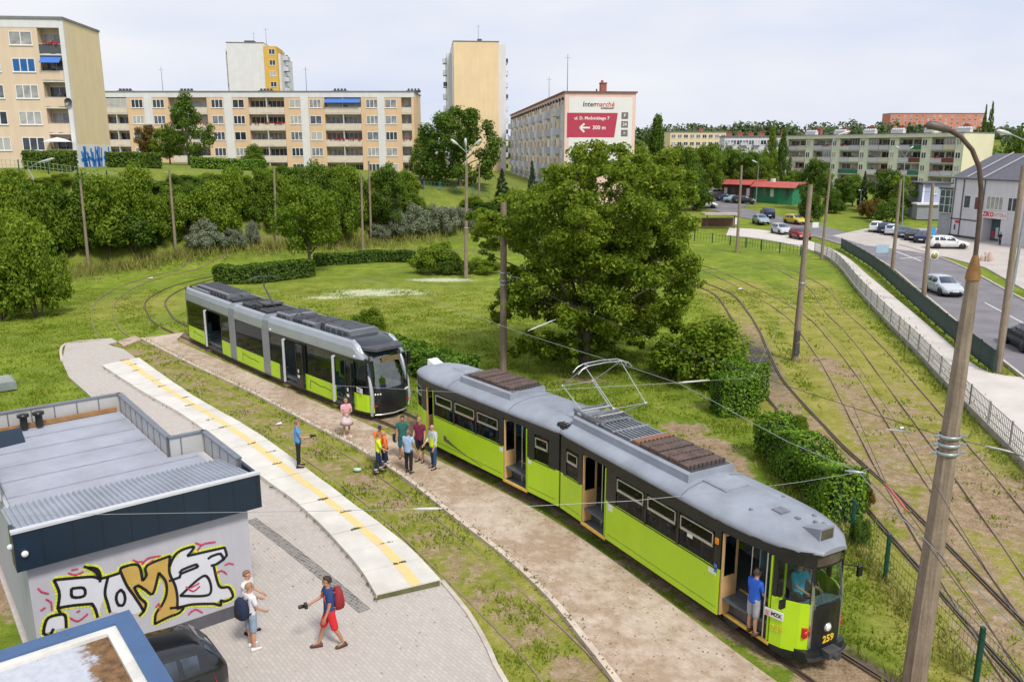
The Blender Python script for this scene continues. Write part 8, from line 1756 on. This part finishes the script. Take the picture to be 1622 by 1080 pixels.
def hatch():
    b = P(8, 612, 0); T = empty('skylight', b, KU, 'grey metal framed hatch on the grass at the left edge', 'hatch'); m = MB(); m.box(-3.2, .4, -.9, .9, 0, .35); m.build('frame', mat('hatch_grey', (.28, .31, .33), .5, .4, .15, 3), T); m = MB(); m.box(-3.1, .3, -.8, .8, .36, .40); m.build('lid', mat('hatch_lid', (.34, .36, .33), .4, .3, .2, 2, 0, .3), T)
    m = MB()
    for x in (-2, -.9): m.box(x, x + .06, -.8, .8, .405, .45)
    m.build('bar', galv, T)
hatch()
def shelter():
    b = PH(1124, 362); D = b.y; a, c = PD(1110, 340, D), PD(1166, 338, D); L = (c - a).length; z = a.z - b.z; T = empty('bus_shelter', b, .06, 'small flat roofed shelter with a brown back wall right of the huge tree', 'shelter')
    m = MB(); m.box(-1.2, L - 1.2, -1.2, 1.2, z + .0, z + .22); m.build('roof', mat('shelter_roof', (.40, .34, .31), .8, 0, .12, 2), T); m = MB(); m.box(-1.0, L - 1.4, .95, 1.05, .2, 1.5); m.build('back_wall', mat('shelter_brown', (.14, .06, .045), .7, 0, .2, 2), T)
    for x in (-.6, L - 1.7): m = MB(); m.box(x, x + .12, -.3, -.18, -.1, z); m.build('post', steel, T)
    m = MB(); m.box(L - 1.35, L - .8, .90, .94, .5, 1.5); m.build('notice_board', white_p, T)
shelter()
def sign(label, px, pyb, pyt, w, h, m_, n=2, name='road_sign', rz=.2):
    b = PH(px, pyb); t = PD(px, pyt, b.y).z - b.z; T = empty(name, b, rz, label, 'sign'); m = MB()
    m.box(-w / 2, w / 2, -.02, .02, t - h, t); m.build('panel', m_, T)
    for x in ((-w / 2 + .1, w / 2 - .1) if n == 2 else (0,)): m = MB(); m.tube((x, .04, -.1), (x, .04, t - .05), .03); m.build('post', galv, T)
    return T
sign('pale blue sign board on two posts at the road edge', 1396, 412, 388, 1.5, .85, mat('sign_pale_blue', (.32, .46, .56), .5)); sign('small white board at the kerb by the yellow car', 1291, 366, 352, 1.0, .8, white_p); sign('blue and white sign in front of the canopy', 1474, 384, 360, 1.0, 1.1, mat('sign_blue', (.05, .28, .55), .5, 0, .3, 2))
b = PH(1470, 447); T = empty('traffic_mirror', b, 0, 'round white edged traffic mirror on a post beside the road', 'mirror'); zt = PD(1467, 403, b.y).z - b.z; m = MB(); m.tube((0, 0, -.1), (0, 0, zt), .035); m.build('post', galv, T); m = MB(); m.lathe([(0, 0), (.38, 0), (.42, .03), (.38, .06), (0, .08)], (.25, -.1, zt - .1), 20, 0, 'Y'); m.build('disc', white_p, T); m = MB(); m.lathe([(0, -.02), (.30, -.01), (.30, 0)], (.25, -.1, zt - .1), 20, 0, 'Y'); m.build('mirror_face', mat('mirror_yellow', (.45, .40, .15), .1, .6), T)
for i, (px, py) in enumerate([(1556, 414), (1562, 412), (1568, 415)]): b = PH(px, py); m = MB(); m.rings([[(math.cos(t) * w * .7, math.sin(t) * w * .5, z) for t in [2 * PI * j / 8 for j in range(8)]] for w, z in ((.4, -.1), (.5, .25), (.4, .6 + .2 * i), (.18, .7 + .2 * i))], 0, True); tag(m.build('boulder', mat('stone_pink', (.50, .38, .32), .9, 0, .15, 3), None, b), ['left and lowest pinkish stone on the car park verge', 'middle pinkish stone on the car park verge', 'right and tallest pinkish stone on the car park verge'][i], 'stone', 'stones on the verge')
tall_grass(); leaf_litter()
